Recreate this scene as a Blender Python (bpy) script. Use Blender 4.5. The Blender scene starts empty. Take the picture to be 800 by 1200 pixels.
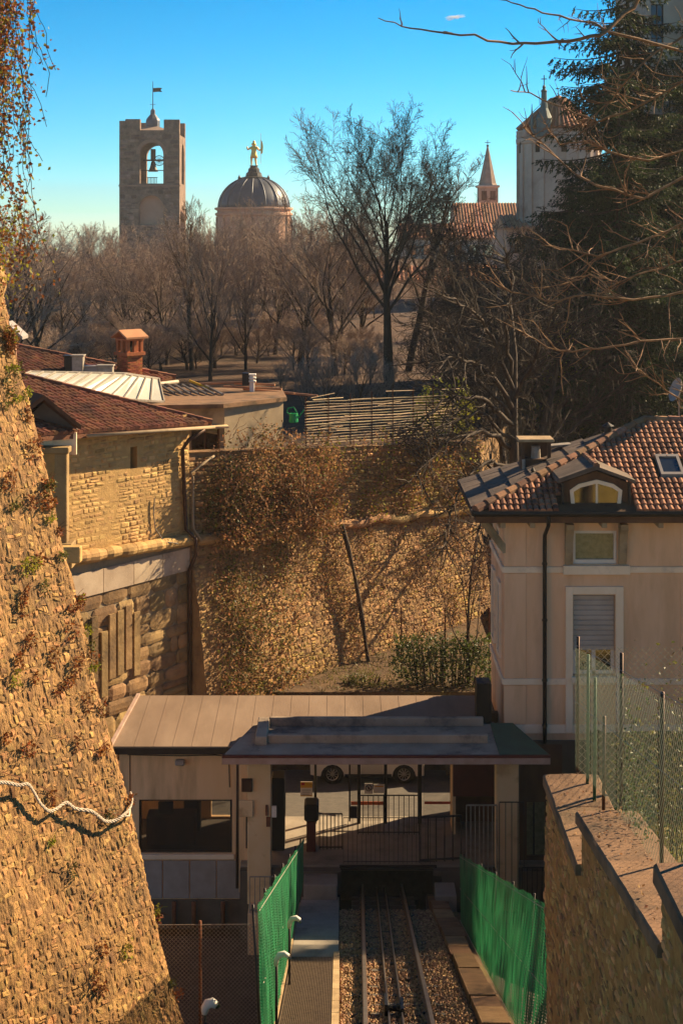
import bpy, math, random
from mathutils import Vector, Matrix, noise as mnoise

# ------------------------------------------------------------------ camera, sky, sun, exposure
scene = bpy.context.scene
ZC = 17.0                      # height of the lens above the street
F = 1800.0                     # focal length in pixels of the 800 x 1200 photograph
cam_data = bpy.data.cameras.new('camera')
cam = bpy.data.objects.new('camera', cam_data)
scene.collection.objects.link(cam)
cam.location = (0, 0, ZC)
cam.rotation_euler = (math.radians(90), 0, 0)
cam_data.sensor_fit = 'VERTICAL'
cam_data.sensor_height = 36.0
cam_data.lens = 36.0 * F / 1200.0
cam_data.shift_y = -(600 - 270) / 1200.0
cam_data.clip_end = 9000
scene.camera = cam

SUN_AZ = math.radians(34)      # measured from +X towards +Y (the view direction)
SUN_EL = math.radians(29)
SUN = Vector((math.cos(SUN_EL) * math.cos(SUN_AZ), math.cos(SUN_EL) * math.sin(SUN_AZ), math.sin(SUN_EL)))
world = bpy.data.worlds.new('World')
scene.world = world
world.use_nodes = True
wn = world.node_tree.nodes
wl = world.node_tree.links
wn.clear()
sky = wn.new('ShaderNodeTexSky')
sky.sky_type = 'NISHITA'
sky.sun_disc = False
sky.sun_elevation = SUN_EL
sky.sun_rotation = math.radians(90) - SUN_AZ
sky.altitude = 350
sky.air_density = 0.8
sky.dust_density = 0.0
sky.ozone_density = 4.0
hs = wn.new('ShaderNodeHueSaturation')
hs.inputs['Hue'].default_value = 0.471
hs.inputs['Saturation'].default_value = 1.45
bg = wn.new('ShaderNodeBackground')
bg.inputs['Strength'].default_value = 0.066
wo = wn.new('ShaderNodeOutputWorld')
wl.new(sky.outputs[0], hs.inputs['Color'])
tint = wn.new('ShaderNodeMix'); tint.data_type = 'RGBA'; tint.blend_type = 'MULTIPLY'; tint.inputs[0].default_value = 1.0
tint.inputs[7].default_value = (0.84 * .12, 0.93 * .12, 1.0 * .12, 1)
wl.new(hs.outputs[0], tint.inputs[6])
gam = wn.new('ShaderNodeGamma'); gam.inputs[1].default_value = 1.3      # deeper, clearer winter blue
wl.new(tint.outputs[2], gam.inputs[0])
sca = wn.new('ShaderNodeVectorMath'); sca.operation = 'SCALE'; sca.inputs['Scale'].default_value = 7.4
wl.new(gam.outputs[0], sca.inputs[0])
wl.new(sca.outputs[0], bg.inputs[0])
wl.new(bg.outputs[0], wo.inputs[0])

sun_data = bpy.data.lights.new('sun', 'SUN')
sun_data.energy = 5.0
sun_data.angle = math.radians(0.55)
sun_data.color = (1.0, 0.76, 0.46)
sun = bpy.data.objects.new('sun', sun_data)
scene.collection.objects.link(sun)
sun.location = SUN * 200 + Vector((0, 40, ZC))
sun.rotation_euler = (-SUN).to_track_quat('-Z', 'Y').to_euler()

vs = scene.view_settings
vs.view_transform = 'Standard'
vs.look = 'None'
vs.exposure = 1.45
vs.gamma = 1.0
scene.cycles.use_denoising = True
scene.cycles.max_bounces = 8
scene.cycles.transparent_max_bounces = 24

HAZE = 0.00018
# ------------------------------------------------------------------ helpers
COL = scene.collection.objects
R = random.Random(7)

def V(x, d, z):
    "x right, d away from the lens, z relative to the lens height"
    return Vector((x, d, z + ZC))

def PX(px, py, d):
    "the point seen at a photo pixel, at a known distance"
    return Vector(((px - 400) * d / F, d, ZC + (270 - py) * d / F))

def lerp(a, b, t):
    return a + (b - a) * t

def hexc(s):
    s = s.lstrip('#')
    o = []
    for i in (0, 2, 4):
        c = int(s[i:i + 2], 16) / 255
        o.append(c / 12.92 if c <= 0.04045 else ((c + 0.055) / 1.055) ** 2.4)
    return tuple(o)

MATS = {}
def mat(name, c1, c2=None, scale=3.0, rough=0.85, bump=0.25, bscale=None, rv=0.0, metal=0.0, spec=0.3,
        detail=6.0, dist=0.02, sv=(1, 1, 1), c3=None, c3scale=0.6, c3lo=0.52, c3hi=0.7, trans=None, blotch=0.0):
    m = bpy.data.materials.new(name)
    m.use_nodes = True
    nt = m.node_tree
    n, l = nt.nodes, nt.links
    b = n['Principled BSDF']
    b.inputs['Roughness'].default_value = rough
    b.inputs['Metallic'].default_value = metal
    b.inputs['Specular IOR Level'].default_value = spec
    c2 = c2 or tuple(min(1, x * 1.25) for x in c1)
    tc = n.new('ShaderNodeTexCoord')
    mp = n.new('ShaderNodeMapping')
    mp.inputs['Scale'].default_value = sv
    l.new(tc.outputs['Object'], mp.inputs[0])
    nz = n.new('ShaderNodeTexNoise')
    nz.inputs['Scale'].default_value = scale
    nz.inputs['Detail'].default_value = detail
    nz.inputs['Roughness'].default_value = 0.62
    l.new(mp.outputs[0], nz.inputs['Vector'])
    rp = n.new('ShaderNodeValToRGB')
    rp.color_ramp.elements[0].position = 0.33
    rp.color_ramp.elements[1].position = 0.67
    rp.color_ramp.elements[0].color = (*c1, 1)
    rp.color_ramp.elements[1].color = (*c2, 1)
    l.new(nz.outputs['Fac'], rp.inputs[0])
    out = rp.outputs[0]
    if c3:
        n3 = n.new('ShaderNodeTexNoise')
        n3.inputs['Scale'].default_value = c3scale
        n3.inputs['Detail'].default_value = 7
        n3.inputs['Roughness'].default_value = 0.65
        l.new(mp.outputs[0], n3.inputs['Vector'])
        r3 = n.new('ShaderNodeMapRange')
        r3.inputs['From Min'].default_value = c3lo
        r3.inputs['From Max'].default_value = c3hi
        l.new(n3.outputs['Fac'], r3.inputs[0])
        mx = n.new('ShaderNodeMix')
        mx.data_type = 'RGBA'
        l.new(r3.outputs[0], mx.inputs['Factor'])
        l.new(out, mx.inputs[6])
        mx.inputs[7].default_value = (*c3, 1)
        out = mx.outputs[2]
    if rv:
        at = n.new('ShaderNodeAttribute')
        at.attribute_name = 'rnd'
        mr = n.new('ShaderNodeMapRange')
        mr.inputs['To Min'].default_value = 1 - rv
        mr.inputs['To Max'].default_value = 1 + rv
        l.new(at.outputs['Fac'], mr.inputs[0])
        # hue drifts a little with the same number
        mh = n.new('ShaderNodeMapRange')
        mh.inputs['To Min'].default_value = 0.5 - 0.035 * rv
        mh.inputs['To Max'].default_value = 0.5 + 0.035 * rv
        fr = n.new('ShaderNodeMath'); fr.operation = 'MULTIPLY'; fr.inputs[1].default_value = 7.31
        f2 = n.new('ShaderNodeMath'); f2.operation = 'FRACT'
        l.new(at.outputs['Fac'], fr.inputs[0]); l.new(fr.outputs[0], f2.inputs[0]); l.new(f2.outputs[0], mh.inputs[0])
        hv = n.new('ShaderNodeHueSaturation')
        l.new(mr.outputs[0], hv.inputs['Value'])
        l.new(mh.outputs[0], hv.inputs['Hue'])
        l.new(out, hv.inputs['Color'])
        out = hv.outputs[0]
    l.new(out, b.inputs['Base Color'])
    if bump:
        nb = n.new('ShaderNodeTexNoise')
        nb.inputs['Scale'].default_value = bscale or scale * 4
        nb.inputs['Detail'].default_value = 8
        nb.inputs['Roughness'].default_value = 0.7
        l.new(mp.outputs[0], nb.inputs['Vector'])
        bp = n.new('ShaderNodeBump')
        bp.inputs['Strength'].default_value = bump
        bp.inputs['Distance'].default_value = dist
        l.new(nb.outputs['Fac'], bp.inputs['Height'])
        l.new(bp.outputs[0], b.inputs['Normal'])
    if trans:                                  # leaves: light passing through
        tr = n.new('ShaderNodeBsdfTranslucent')
        l.new(out, tr.inputs['Color'])
        ms = n.new('ShaderNodeMixShader')
        ms.inputs[0].default_value = trans
        l.new(b.outputs[0], ms.inputs[1])
        l.new(tr.outputs[0], ms.inputs[2])
        l.new(ms.outputs[0], n['Material Output'].inputs['Surface'])
    MATS[name] = m
    return m

class MB:
    "collects geometry; build() links it as one mesh object"
    def __init__(self):
        self.v = []; self.f = []; self.r = []; self.cur = 0.5
    def face(self, *idx):
        self.f.append(idx); self.r.append(self.cur)
    def poly(self, pts):
        k = len(self.v)
        self.v.extend(tuple(p) for p in pts)
        self.face(*range(k, k + len(pts)))
    def obox(self, o, a, b, c):
        "box from corner o with edge vectors a, b, c (right-handed)"
        k = len(self.v)
        for s in (Vector((0, 0, 0)), c):
            for q in (o, o + a, o + a + b, o + b):
                self.v.append(tuple(q + s))
        for q in ((3, 2, 1, 0), (4, 5, 6, 7), (0, 1, 5, 4), (1, 2, 6, 5), (2, 3, 7, 6), (3, 0, 4, 7)):
            self.face(*[k + i for i in q])
        return self
    def box(self, x0, x1, d0, d1, z0, z1):
        return self.obox(V(x0, d0, z0), Vector((x1 - x0, 0, 0)), Vector((0, d1 - d0, 0)), Vector((0, 0, z1 - z0)))
    def bbox(self, x0, x1, d0, d1, z0, z1, e=0.01):
        "box with chamfered edges"
        a = Vector((x0, d0, z0 + ZC)); bb = Vector((x1, d1, z1 + ZC))
        c = (a + bb) / 2; hx, hy, hz = (bb - a) / 2
        pts = {}
        k = len(self.v)
        ids = {}
        for sx in (-1, 1):
            for sy in (-1, 1):
                for sz in (-1, 1):
                    for ax in range(3):
                        p = [sx * (hx - e), sy * (hy - e), sz * (hz - e)]
                        p[ax] = (sx * hx, sy * hy, sz * hz)[ax]
                        ids[(sx, sy, sz, ax)] = len(self.v)
                        self.v.append((c.x + p[0], c.y + p[1], c.z + p[2]))
        def add(l, nrm):
            p = [Vector(self.v[i]) for i in l]
            nn = (p[1] - p[0]).cross(p[2] - p[0])
            self.face(*(l if nn.dot(nrm) > 0 else l[::-1]))
        S = (-1, 1)
        for s in S:
            add([ids[(s, -1, -1, 0)], ids[(s, 1, -1, 0)], ids[(s, 1, 1, 0)], ids[(s, -1, 1, 0)]], Vector((s, 0, 0)))
            add([ids[(-1, s, -1, 1)], ids[(1, s, -1, 1)], ids[(1, s, 1, 1)], ids[(-1, s, 1, 1)]], Vector((0, s, 0)))
            add([ids[(-1, -1, s, 2)], ids[(1, -1, s, 2)], ids[(1, 1, s, 2)], ids[(-1, 1, s, 2)]], Vector((0, 0, s)))
        for s in S:
            for t in S:
                add([ids[(s, t, -1, 0)], ids[(s, t, 1, 0)], ids[(s, t, 1, 1)], ids[(s, t, -1, 1)]], Vector((s, t, 0)))
                add([ids[(s, -1, t, 0)], ids[(s, 1, t, 0)], ids[(s, 1, t, 2)], ids[(s, -1, t, 2)]], Vector((s, 0, t)))
                add([ids[(-1, s, t, 1)], ids[(1, s, t, 1)], ids[(1, s, t, 2)], ids[(-1, s, t, 2)]], Vector((0, s, t)))
        for s in S:
            for t in S:
                for u in S:
                    add([ids[(s, t, u, 0)], ids[(s, t, u, 1)], ids[(s, t, u, 2)]], Vector((s, t, u)))
        return self
    def prism(self, pts, ext):
        "planar polygon extruded along ext"
        k = len(self.v); n = len(pts)
        self.v.extend(tuple(p) for p in pts)
        self.v.extend(tuple(Vector(p) + ext) for p in pts)
        nn = Vector((0, 0, 0))
        for i in range(n):
            nn += Vector(pts[i]).cross(Vector(pts[(i + 1) % n]))
        flip = nn.dot(ext) > 0
        a = list(range(k, k + n)); b = list(range(k + n, k + 2 * n))
        if flip:
            self.face(*a[::-1]); self.face(*b)
            for i in range(n):
                j = (i + 1) % n; self.face(a[i], a[j], b[j], b[i])
        else:
            self.face(*a); self.face(*b[::-1])
            for i in range(n):
                j = (i + 1) % n; self.face(a[j], a[i], b[i], b[j])
        return self
    def tube(self, pts, rad, sides=6, cap=True):
        "pts: points; rad: number or list"
        n = len(pts)
        if not isinstance(rad, (list, tuple)):
            rad = [rad] * n
        k = len(self.v)
        prev = None
        for i in range(n):
            p = pts[i]
            a = pts[i - 1] if i else p
            b = pts[i + 1] if i < n - 1 else p
            dx, dy, dz = b[0] - a[0], b[1] - a[1], b[2] - a[2]
            L = math.sqrt(dx * dx + dy * dy + dz * dz) or 1e-6
            dx /= L; dy /= L; dz /= L
            if prev is None:
                if abs(dz) < 0.9: ux, uy, uz = -dy, dx, 0.0
                else: ux, uy, uz = 0.0, -dz, dy
            else:
                ux, uy, uz = prev
                q = ux * dx + uy * dy + uz * dz
                ux -= q * dx; uy -= q * dy; uz -= q * dz
            L = math.sqrt(ux * ux + uy * uy + uz * uz) or 1e-6
            ux /= L; uy /= L; uz /= L
            prev = (ux, uy, uz)
            wx, wy, wz = dy * uz - dz * uy, dz * ux - dx * uz, dx * uy - dy * ux
            r = rad[i]
            for s in range(sides):
                t = 2 * math.pi * s / sides
                c, sn = math.cos(t) * r, math.sin(t) * r
                self.v.append((p[0] + ux * c + wx * sn, p[1] + uy * c + wy * sn, p[2] + uz * c + wz * sn))
        for i in range(n - 1):
            for s in range(sides):
                t = (s + 1) % sides
                self.face(k + i * sides + s, k + i * sides + t, k + (i + 1) * sides + t, k + (i + 1) * sides + s)
        if cap:
            self.face(*[k + s for s in range(sides)][::-1])
            self.face(*[k + (n - 1) * sides + s for s in range(sides)])
        return self
    def lathe(self, c, prof, sides=16, a0=0.0, a1=2 * math.pi, cap=True):
        "c: axis point; prof: list of (radius, height)"
        full = abs(a1 - a0 - 2 * math.pi) < 1e-6
        m = sides if full else sides + 1
        k = len(self.v)
        for r, z in prof:
            for s in range(m):
                t = a0 + (a1 - a0) * s / sides
                self.v.append((c[0] + r * math.cos(t), c[1] + r * math.sin(t), c[2] + z))
        for i in range(len(prof) - 1):
            for s in range(sides):
                t = (s + 1) % m
                self.face(k + i * m + s, k + i * m + t, k + (i + 1) * m + t, k + (i + 1) * m + s)
        if cap and full:
            self.face(*[k + s for s in range(m)][::-1])
            self.face(*[k + (len(prof) - 1) * m + s for s in range(m)])
        return self
    def mesh(self, name, material, smooth=False):
        me = bpy.data.meshes.new(name)
        me.from_pydata(self.v, [], self.f)
        at = me.attributes.new('rnd', 'FLOAT', 'FACE')
        at.data.foreach_set('value', self.r)
        me.materials.append(material if not isinstance(material, str) else MATS[material])
        if smooth:
            me.polygons.foreach_set('use_smooth', [True] * len(me.polygons))
        return me
    def build(self, name, material, parent=None, smooth=False, local=False):
        o = bpy.data.objects.new(name, self.mesh(name, material, smooth))
        COL.link(o)
        if parent is not None:
            o.parent = parent
            if not local:
                o.matrix_parent_inverse = inv_world(parent)
        return o

def inv_world(p):
    m = Matrix.Identity(4)
    q = p
    while q is not None:
        m = q.matrix_parent_inverse @ Matrix.LocRotScale(q.location, q.rotation_euler, q.scale) @ m if q.parent else \
            Matrix.LocRotScale(q.location, q.rotation_euler, q.scale) @ m
        q = q.parent
    return m.inverted()

def tag(o, label, cat, group=None):
    o['label'] = label; o['category'] = cat
    if group: o['group'] = group
    return o

def thing(name, label, cat, loc, group=None):
    o = bpy.data.objects.new(name, None)
    o.empty_display_size = 0.3
    COL.link(o)
    o.location = loc
    return tag(o, label, cat, group)

def struct(o):
    o['kind'] = 'structure'; return o

def stuff(o):
    o['kind'] = 'stuff'; return o

def piece(name, me, parent, matrix=None):
    o = bpy.data.objects.new(name, me)
    COL.link(o)
    o.parent = parent
    o.matrix_parent_inverse = inv_world(parent)
    if matrix is not None:
        o.matrix_basis = matrix
    return o

def copy_tree(o, parent=None):
    c = o.copy(); COL.link(c)
    c.parent = parent
    for ch in list(o.children):
        copy_tree(ch, c)
    return c

def stone_mesh(mb, S, u0, u1, v0a, v0b, v1a, v1b, gap, proud, rng, rough=0.25):
    "one rough stone on the surface S(u, v, height); bottom edge v0a..v0b, top edge v1a..v1b"
    k = len(mb.v)
    mb.cur = rng.random()
    h = proud * (0.35 + 0.9 * rng.random())
    tilt_u = rng.uniform(-0.4, 0.4) * proud; tilt_v = rng.uniform(-0.4, 0.4) * proud
    jb = gap * 0.9
    w = u1 - u0
    cu = min(0.3, 0.02 + 0.18 * rng.random())
    us = (0, cu + 0.05, 1 - cu - 0.05, 1)
    vv = (0, 0.22 + 0.12 * rng.random(), 0.66 + 0.14 * rng.random(), 1)
    for j in range(4):
        for i in range(4):
            uu, ww = us[i], vv[j]
            ring = i in (0, 3) or j in (0, 3)
            corner = i in (0, 3) and j in (0, 3)
            a = v0a + (v0b - v0a) * uu; b = v1a + (v1b - v1a) * uu
            u = u0 + gap + (w - 2 * gap) * uu
            v = a + gap + (b - a - 2 * gap) * ww
            if corner:
                u += (0.5 - uu) * w * 0.16; v += (0.5 - ww) * (b - a) * 0.22
            u += rng.uniform(-1, 1) * jb * 0.6; v += rng.uniform(-1, 1) * jb * 0.6
            hh = -0.02 if ring else h + tilt_u * (uu - 0.5) + tilt_v * (ww - 0.5) + rng.uniform(-1, 1) * rough * proud
            mb.v.append(tuple(S(u, v, hh)))
    for j in range(3):
        for i in range(3):
            a = k + j * 4 + i
            mb.face(a, a + 1, a + 5, a + 4)

def rough_sheet(S, u0, u1, v0, v1, nu, nv, base, amp, fu, fv, flip, material, name, parent):
    "mortar bed with real relief that half buries the stones"
    m = MB()
    for j in range(nv + 1):
        for i in range(nu + 1):
            u = lerp(u0, u1, i / nu); a, b = v0(u), v1(u); v = lerp(a, b, j / nv)
            h = base + amp * (mnoise.noise(Vector((u * fu, v * fv, 1.7))) + .6 * mnoise.noise(Vector((u * fu * 2.7, v * fv * 2.3, 5.1))) + .35 * mnoise.noise(Vector((u * fu * 6, v * fv * 5, 8.3))))
            m.v.append(tuple(S(u, v, h)))
    for j in range(nv):
        for i in range(nu):
            a = j * (nu + 1) + i
            if flip: m.face(a + 1, a, a + nu + 1, a + nu + 2)
            else: m.face(a, a + 1, a + nu + 2, a + nu + 1)
    return m.build(name, material, parent, smooth=False)

def stone_courses(u_at, vmin, vmax, ch, sl, rng, wav=0.25, jl=0.55):
    "yields (u0, u1, v0a, v0b, v1a, v1b); u_at(v) gives the (umin, umax) of the wall at a height"
    v = vmin
    ph = rng.uniform(0, 10)
    off = rng.uniform(0, 100)
    def edge(row, u):
        return mnoise.noise(Vector((u / (sl * 2.2), row * 3.7 + off, 0))) * ch * wav * 2
    row = 0
    while v < vmax:
        h = ch * rng.uniform(0.7, 1.35)
        lo, hi = u_at(v + h / 2)
        u = lo
        while u < hi - sl * 0.2:
            L = sl * rng.uniform(1 - jl, 1 + jl)
            if u + L > hi - sl * 0.35:
                L = hi - u
            e0 = edge(row, u), edge(row, u + L)
            e1 = edge(row + 1, u), edge(row + 1, u + L)
            if L > sl * 0.9 and rng.random() < 0.16:       # a stone split in two thin ones
                m = rng.uniform(0.4, 0.6)
                yield (u, u + L, v + e0[0], v + e0[1], v + h * m, v + h * m)
                yield (u, u + L, v + h * m, v + h * m, v + h + e1[0], v + h + e1[1])
            else:
                yield (u, u + L, v + e0[0], v + e0[1], v + h + e1[0], v + h + e1[1])
            u += L
        v += h; row += 1

def stone_wall(parent, S, u_at, vmin, vmax, ch, sl, gap, proud, material, rng, limit=280, seen=None, pname='stone', wav=0.25, skip=0.0):
    "stones that show largest become parts, the rest one joined part"
    items = [it for it in stone_courses(u_at, vmin, vmax, ch, sl, rng, wav) if rng.random() >= skip]
    def score(it):
        p = S((it[0] + it[1]) / 2, (it[2] + it[4]) / 2, 0)
        d = max(p.y, 1)
        px = 400 + p.x / d * F; py = 270 - (p.z - ZC) / d * F
        if not (-5 < px < 805 and -5 < py < 1210): return -1
        if seen and not seen(px, py): return -1
        return (it[1] - it[0]) * (it[4] - it[2]) / (d * d)
    order = sorted(items, key=score, reverse=True)
    for it in order[:limit]:
        if score(it) <= 0: break
        mb = MB()
        stone_mesh(mb, S, *it, gap, proud, rng)
        mb.build(pname, material, parent)
    rest = MB()
    for it in order[limit:]:
        stone_mesh(rest, S, *it, gap, proud, rng)
    if rest.v:
        stuff(rest.build('small_stones' if pname == 'stone' else 'remaining_' + pname + 's', material, parent))

def wall_open(mb, o, u, n, W, H, ops, t=0.25, back=False):
    """wall face from corner o along u (unit) and up, outward normal n, with real openings
    ops: (u0, u1, z0, z1, arch) ; reveals of depth t"""
    up = Vector((0, 0, 1))
    P = lambda a, z, dep=0: o + u * a + up * z - n * dep
    us = sorted({0, W, *[q for op in ops for q in op[:2]]})
    zs = sorted({0, H, *[q for op in ops for q in op[2:4]]})
    def quad(pts, want):
        nn = (pts[1] - pts[0]).cross(pts[2] - pts[0])
        mb.poly(pts if nn.dot(want) > 0 else pts[::-1])
    for dep, nn in ((0, n), (t, -n)) if back else ((0, n),):
        for i in range(len(us) - 1):
            for j in range(len(zs) - 1):
                cu, cz = (us[i] + us[i + 1]) / 2, (zs[j] + zs[j + 1]) / 2
                if any(op[0] < cu < op[1] and op[2] < cz < op[3] for op in ops): continue
                quad([P(us[i], zs[j], dep), P(us[i + 1], zs[j], dep), P(us[i + 1], zs[j + 1], dep), P(us[i], zs[j + 1], dep)], nn)
    for op in ops:
        a, b, z0, z1 = op[:4]
        arch = len(op) > 4 and op[4]
        if not arch:
            path = [(a, z0), (b, z0), (b, z1), (a, z1)]
        else:
            r = (b - a) / 2; c = (a + b) / 2; zc = z1 - r
            arc = [(c + r * math.cos(q), zc + r * math.sin(q)) for q in [math.pi * i / 12 for i in range(13)]]
            path = [(a, z0), (b, z0)] + arc
            for dep, nn in ((0, n), (t, -n)) if back else ((0, n),):
                for i in range(12):
                    p, q = arc[i], arc[i + 1]
                    quad([P(p[0], p[1], dep), P(q[0], q[1], dep), P(q[0], z1, dep), P(p[0], z1, dep)], nn)
        cx = sum(p[0] for p in path) / len(path); cz = sum(p[1] for p in path) / len(path)
        for i in range(len(path)):
            p, q = path[i], path[(i + 1) % len(path)]
            if abs(p[0] - q[0]) + abs(p[1] - q[1]) < 1e-6: continue
            mid = P((p[0] + q[0]) / 2, (p[1] + q[1]) / 2, t / 2)
            quad([P(*p), P(*q), P(*q, t), P(*p, t)], P(cx, cz, t / 2) - mid)
    return mb

def leaf(mb, p, size, rng, bias=None, asp=1.6):
    d = Vector((rng.gauss(0, 1), rng.gauss(0, 1), rng.gauss(0, 1)))
    if bias: d = d + bias
    d.normalize()
    s = Vector((rng.gauss(0, 1), rng.gauss(0, 1), rng.gauss(0, 1)))
    s = (s - d * s.dot(d)).normalized()
    L = size * rng.uniform(0.6, 1.35); W = L / asp
    nrm = d.cross(s)
    mb.cur = rng.random()
    k = len(mb.v)
    q = p + d * L
    m = p + d * L * 0.45 + nrm * L * 0.12
    mb.v.extend((tuple(p), tuple(m + s * W * 0.5), tuple(q), tuple(m - s * W * 0.5)))
    mb.face(k, k + 1, k + 2, k + 3)

def hillz(x, d):
    prof = [(0, -8.2), (57, -8.2), (75, -8.8), (100, -8.6), (140, -7.2), (190, -4.9), (225, -4.9), (300, -14), (600, -60), (9000, -110)]
    for (a, za), (b, zb) in zip(prof, prof[1:]):
        if d <= b:
            t = (d - a) / (b - a); z = lerp(za, zb, t * t * (3 - 2 * t)); break
    if x > 5.35 and d < 80 and x > 5.35 + max(0, d - 60.2) * .25:
        c = max(0, min(1, (d - 64) / 15)); z = lerp(-14.5, z, c * c * (3 - 2 * c))
    if d > 70:
        z += mnoise.noise(Vector((x / 22, d / 30, 3))) * min(1.0, (d - 70) / 60) * 1.2
    return z

# ------------------------------------------------------------------ materials
mat('ochre_stone', hexc('826038'), hexc('bc9058'), scale=5, bump=1.0, bscale=16, rv=0.42, dist=0.05, c3=hexc('5f4730'), c3scale=.9, sv=(1, 1, .5), c3lo=0.5, c3hi=0.75)
mat('ochre_mortar', hexc('745434'), hexc('b08650'), scale=6, bump=1.0, bscale=22, dist=0.05, c3=hexc('584430'), c3scale=.8, c3lo=.5, c3hi=.75, sv=(1, 1, .55))
mat('brown_stone', hexc('b0763e'), hexc('d2985a'), scale=3, bump=0.8, bscale=20, rv=0.4, dist=0.03, c3=hexc('7c5428'), c3scale=1.6, c3lo=0.5, c3hi=0.8)
mat('brown_mortar', hexc('9a642e'), hexc('bd8546'), scale=5, bump=0.9, bscale=24, dist=0.03)
mat('bastion_stone', hexc('8a6a46'), hexc('b28c5a'), scale=1.1, bump=0.8, bscale=10, rv=0.45, dist=0.05, c3=hexc('9c8340'), c3scale=0.35, c3lo=0.5, c3hi=0.72)
mat('bastion_mortar', hexc('7e6040'), hexc('a07c50'), scale=2.5, bump=0.9, bscale=12, dist=0.05)
mat('house_stone', hexc('a98552'), hexc('caa468'), scale=2.2, bump=0.5, bscale=14, rv=0.25, dist=0.03, c3=hexc('86663c'), c3scale=0.9)
mat('house_mortar', hexc('a5834f'), hexc('c09a60'), scale=3, bump=0.6, bscale=15, dist=0.03)
mat('plaster_grey', hexc('8d7a5f'), hexc('a28d6e'), scale=1.5, bump=0.3, c3=hexc('6f5d46'), c3scale=1.2)
mat('pale_stone', hexc('a9937a'), hexc('c2ad92'), scale=1.6, bump=0.3, bscale=14, rv=0.12, c3=hexc('7d6850'), c3scale=1.0, c3lo=0.55)
mat('ashlar', hexc('7e6443'), hexc('a38458'), scale=1.4, bump=0.6, bscale=9, rv=0.35, dist=0.04, c3=hexc('5e4a35'), c3scale=0.9)
mat('coping', hexc('8e7454'), hexc('b09470'), scale=2.4, bump=0.5, bscale=30, rv=0.15, c3=hexc('6b553c'), c3scale=1.1, c3lo=0.52, c3hi=0.7)
mat('wall_coping', hexc('6e5138'), hexc('8c6a4c'), scale=2.4, bump=0.7, bscale=30, rv=0.15, c3=hexc('52402c'), c3scale=1.3, c3lo=0.5, c3hi=0.66)
mat('kerb_stone', hexc('7a5a3c'), hexc('9c7650'), scale=3, bump=0.8, bscale=16, rv=0.3, c3=hexc('463828'), c3scale=1.5)
mat('red_tile', hexc('70432f'), hexc('8f5c44'), scale=3, bump=0.4, bscale=20, rv=0.4, c3=hexc('54352a'), c3scale=0.8, c3lo=0.5, c3hi=0.7)
mat('dark_red_tile', hexc('663e2c'), hexc('82523a'), scale=3, bump=0.4, bscale=20, rv=0.4, c3=hexc('472c26'), c3scale=0.5, c3lo=0.48, c3hi=0.65)
mat('orange_tile', hexc('a0694a'), hexc('bc8460'), scale=0.6, bump=0.4, bscale=6, rv=0.35)
mat('clay_tile', hexc('80573e'), hexc('a07452'), scale=3, bump=0.35, bscale=25, rv=0.42, c3=hexc('5c4438'), c3scale=1.2, c3lo=0.52, c3hi=0.7)
mat('slate_tile', hexc('4f4238'), hexc('6b5a4c'), scale=2, bump=0.35, rv=0.25)
mat('cream_plaster', hexc('daae86'), hexc('e4ba94'), scale=0.8, bump=0.12, bscale=25, c3=hexc('b88e68'), c3scale=0.7, c3lo=0.46, c3hi=0.75, sv=(1.6, 1.6, .3))
mat('cream_trim', hexc('e2c8a6'), hexc('eed6b8'), scale=1.2, bump=0.1, c3=hexc('bfa893'), c3scale=0.9, c3lo=0.55)
mat('station_plaster', hexc('deb688'), hexc('e6c296'), scale=0.9, bump=0.1, bscale=20, c3=hexc('a8845c'), c3scale=0.9, c3lo=0.48, c3hi=.72, sv=(1.6, 1.6, .25))
mat('pillar_paint', hexc('d8b684'), hexc('e0c294'), scale=1.5, bump=0.1, c3=hexc('b8946a'), c3scale=1.4, c3lo=0.55)
mat('roof_felt', hexc('786250'), hexc('8c7662'), scale=0.9, bump=0.3, bscale=30, c3=hexc('705c4a'), c3scale=0.6, c3lo=0.48, c3hi=0.7, sv=(1, 0.35, 1))
mat('grey_membrane', hexc('94806c'), hexc('aa9680'), scale=1.4, bump=0.2, spec=.1, rough=0.95, c3=hexc('5b5450'), c3scale=1.1)
mat('fascia_stone', hexc('9a7c6a'), hexc('b09384'), scale=4, bump=0.3)
mat('green_sheet', hexc('1f4a38'), hexc('2b5c46'), scale=2, rough=0.55, bump=0.1)
mat('dark_metal', hexc('2a2522'), hexc('3a332e'), scale=4, rough=0.5, metal=0.4, bump=0.1)
mat('black_paint', hexc('15120f'), hexc('1e1a16'), scale=4, rough=0.45, bump=0.05)
mat('brown_wood', hexc('4a3222'), hexc('654730'), scale=3, bump=0.3, sv=(1, 1, 0.3))
mat('pale_wood', hexc('c2a57c'), hexc('dcc096'), scale=6, bump=0.3, rv=0.35)
mat('copper_pipe', hexc('3d2a20'), hexc('523a2c'), scale=3, rough=0.5, metal=0.5, bump=0.1)
mat('rust', hexc('5b3523'), hexc('7d4a2c'), scale=9, bump=0.4)
mat('green_paint', hexc('24462c'), hexc('325a38'), scale=6, rough=0.6, bump=0.1)
mat('galv', hexc('857a6a'), hexc('a3988a'), scale=8, rough=0.65, metal=0.25, bump=0.05)
mat('wire', hexc('a09684'), hexc('beb4a2'), scale=8, rough=0.35, metal=0.6, bump=0)
mat('white_paint', hexc('cfc4b4'), hexc('ddd3c4'), scale=3, rough=0.6, bump=0.08)
mat('grey_paint', hexc('8a8078'), hexc('9a9088'), scale=3, rough=0.55, bump=0.05)
mat('shutter_grey', hexc('a09488'), hexc('aea297'), scale=2, rough=0.6, bump=0.05)
mat('asphalt', hexc('4a4540'), hexc('5f5850'), scale=6, bump=0.5, bscale=60, c3=hexc('6e665c'), c3scale=0.4)
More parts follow.
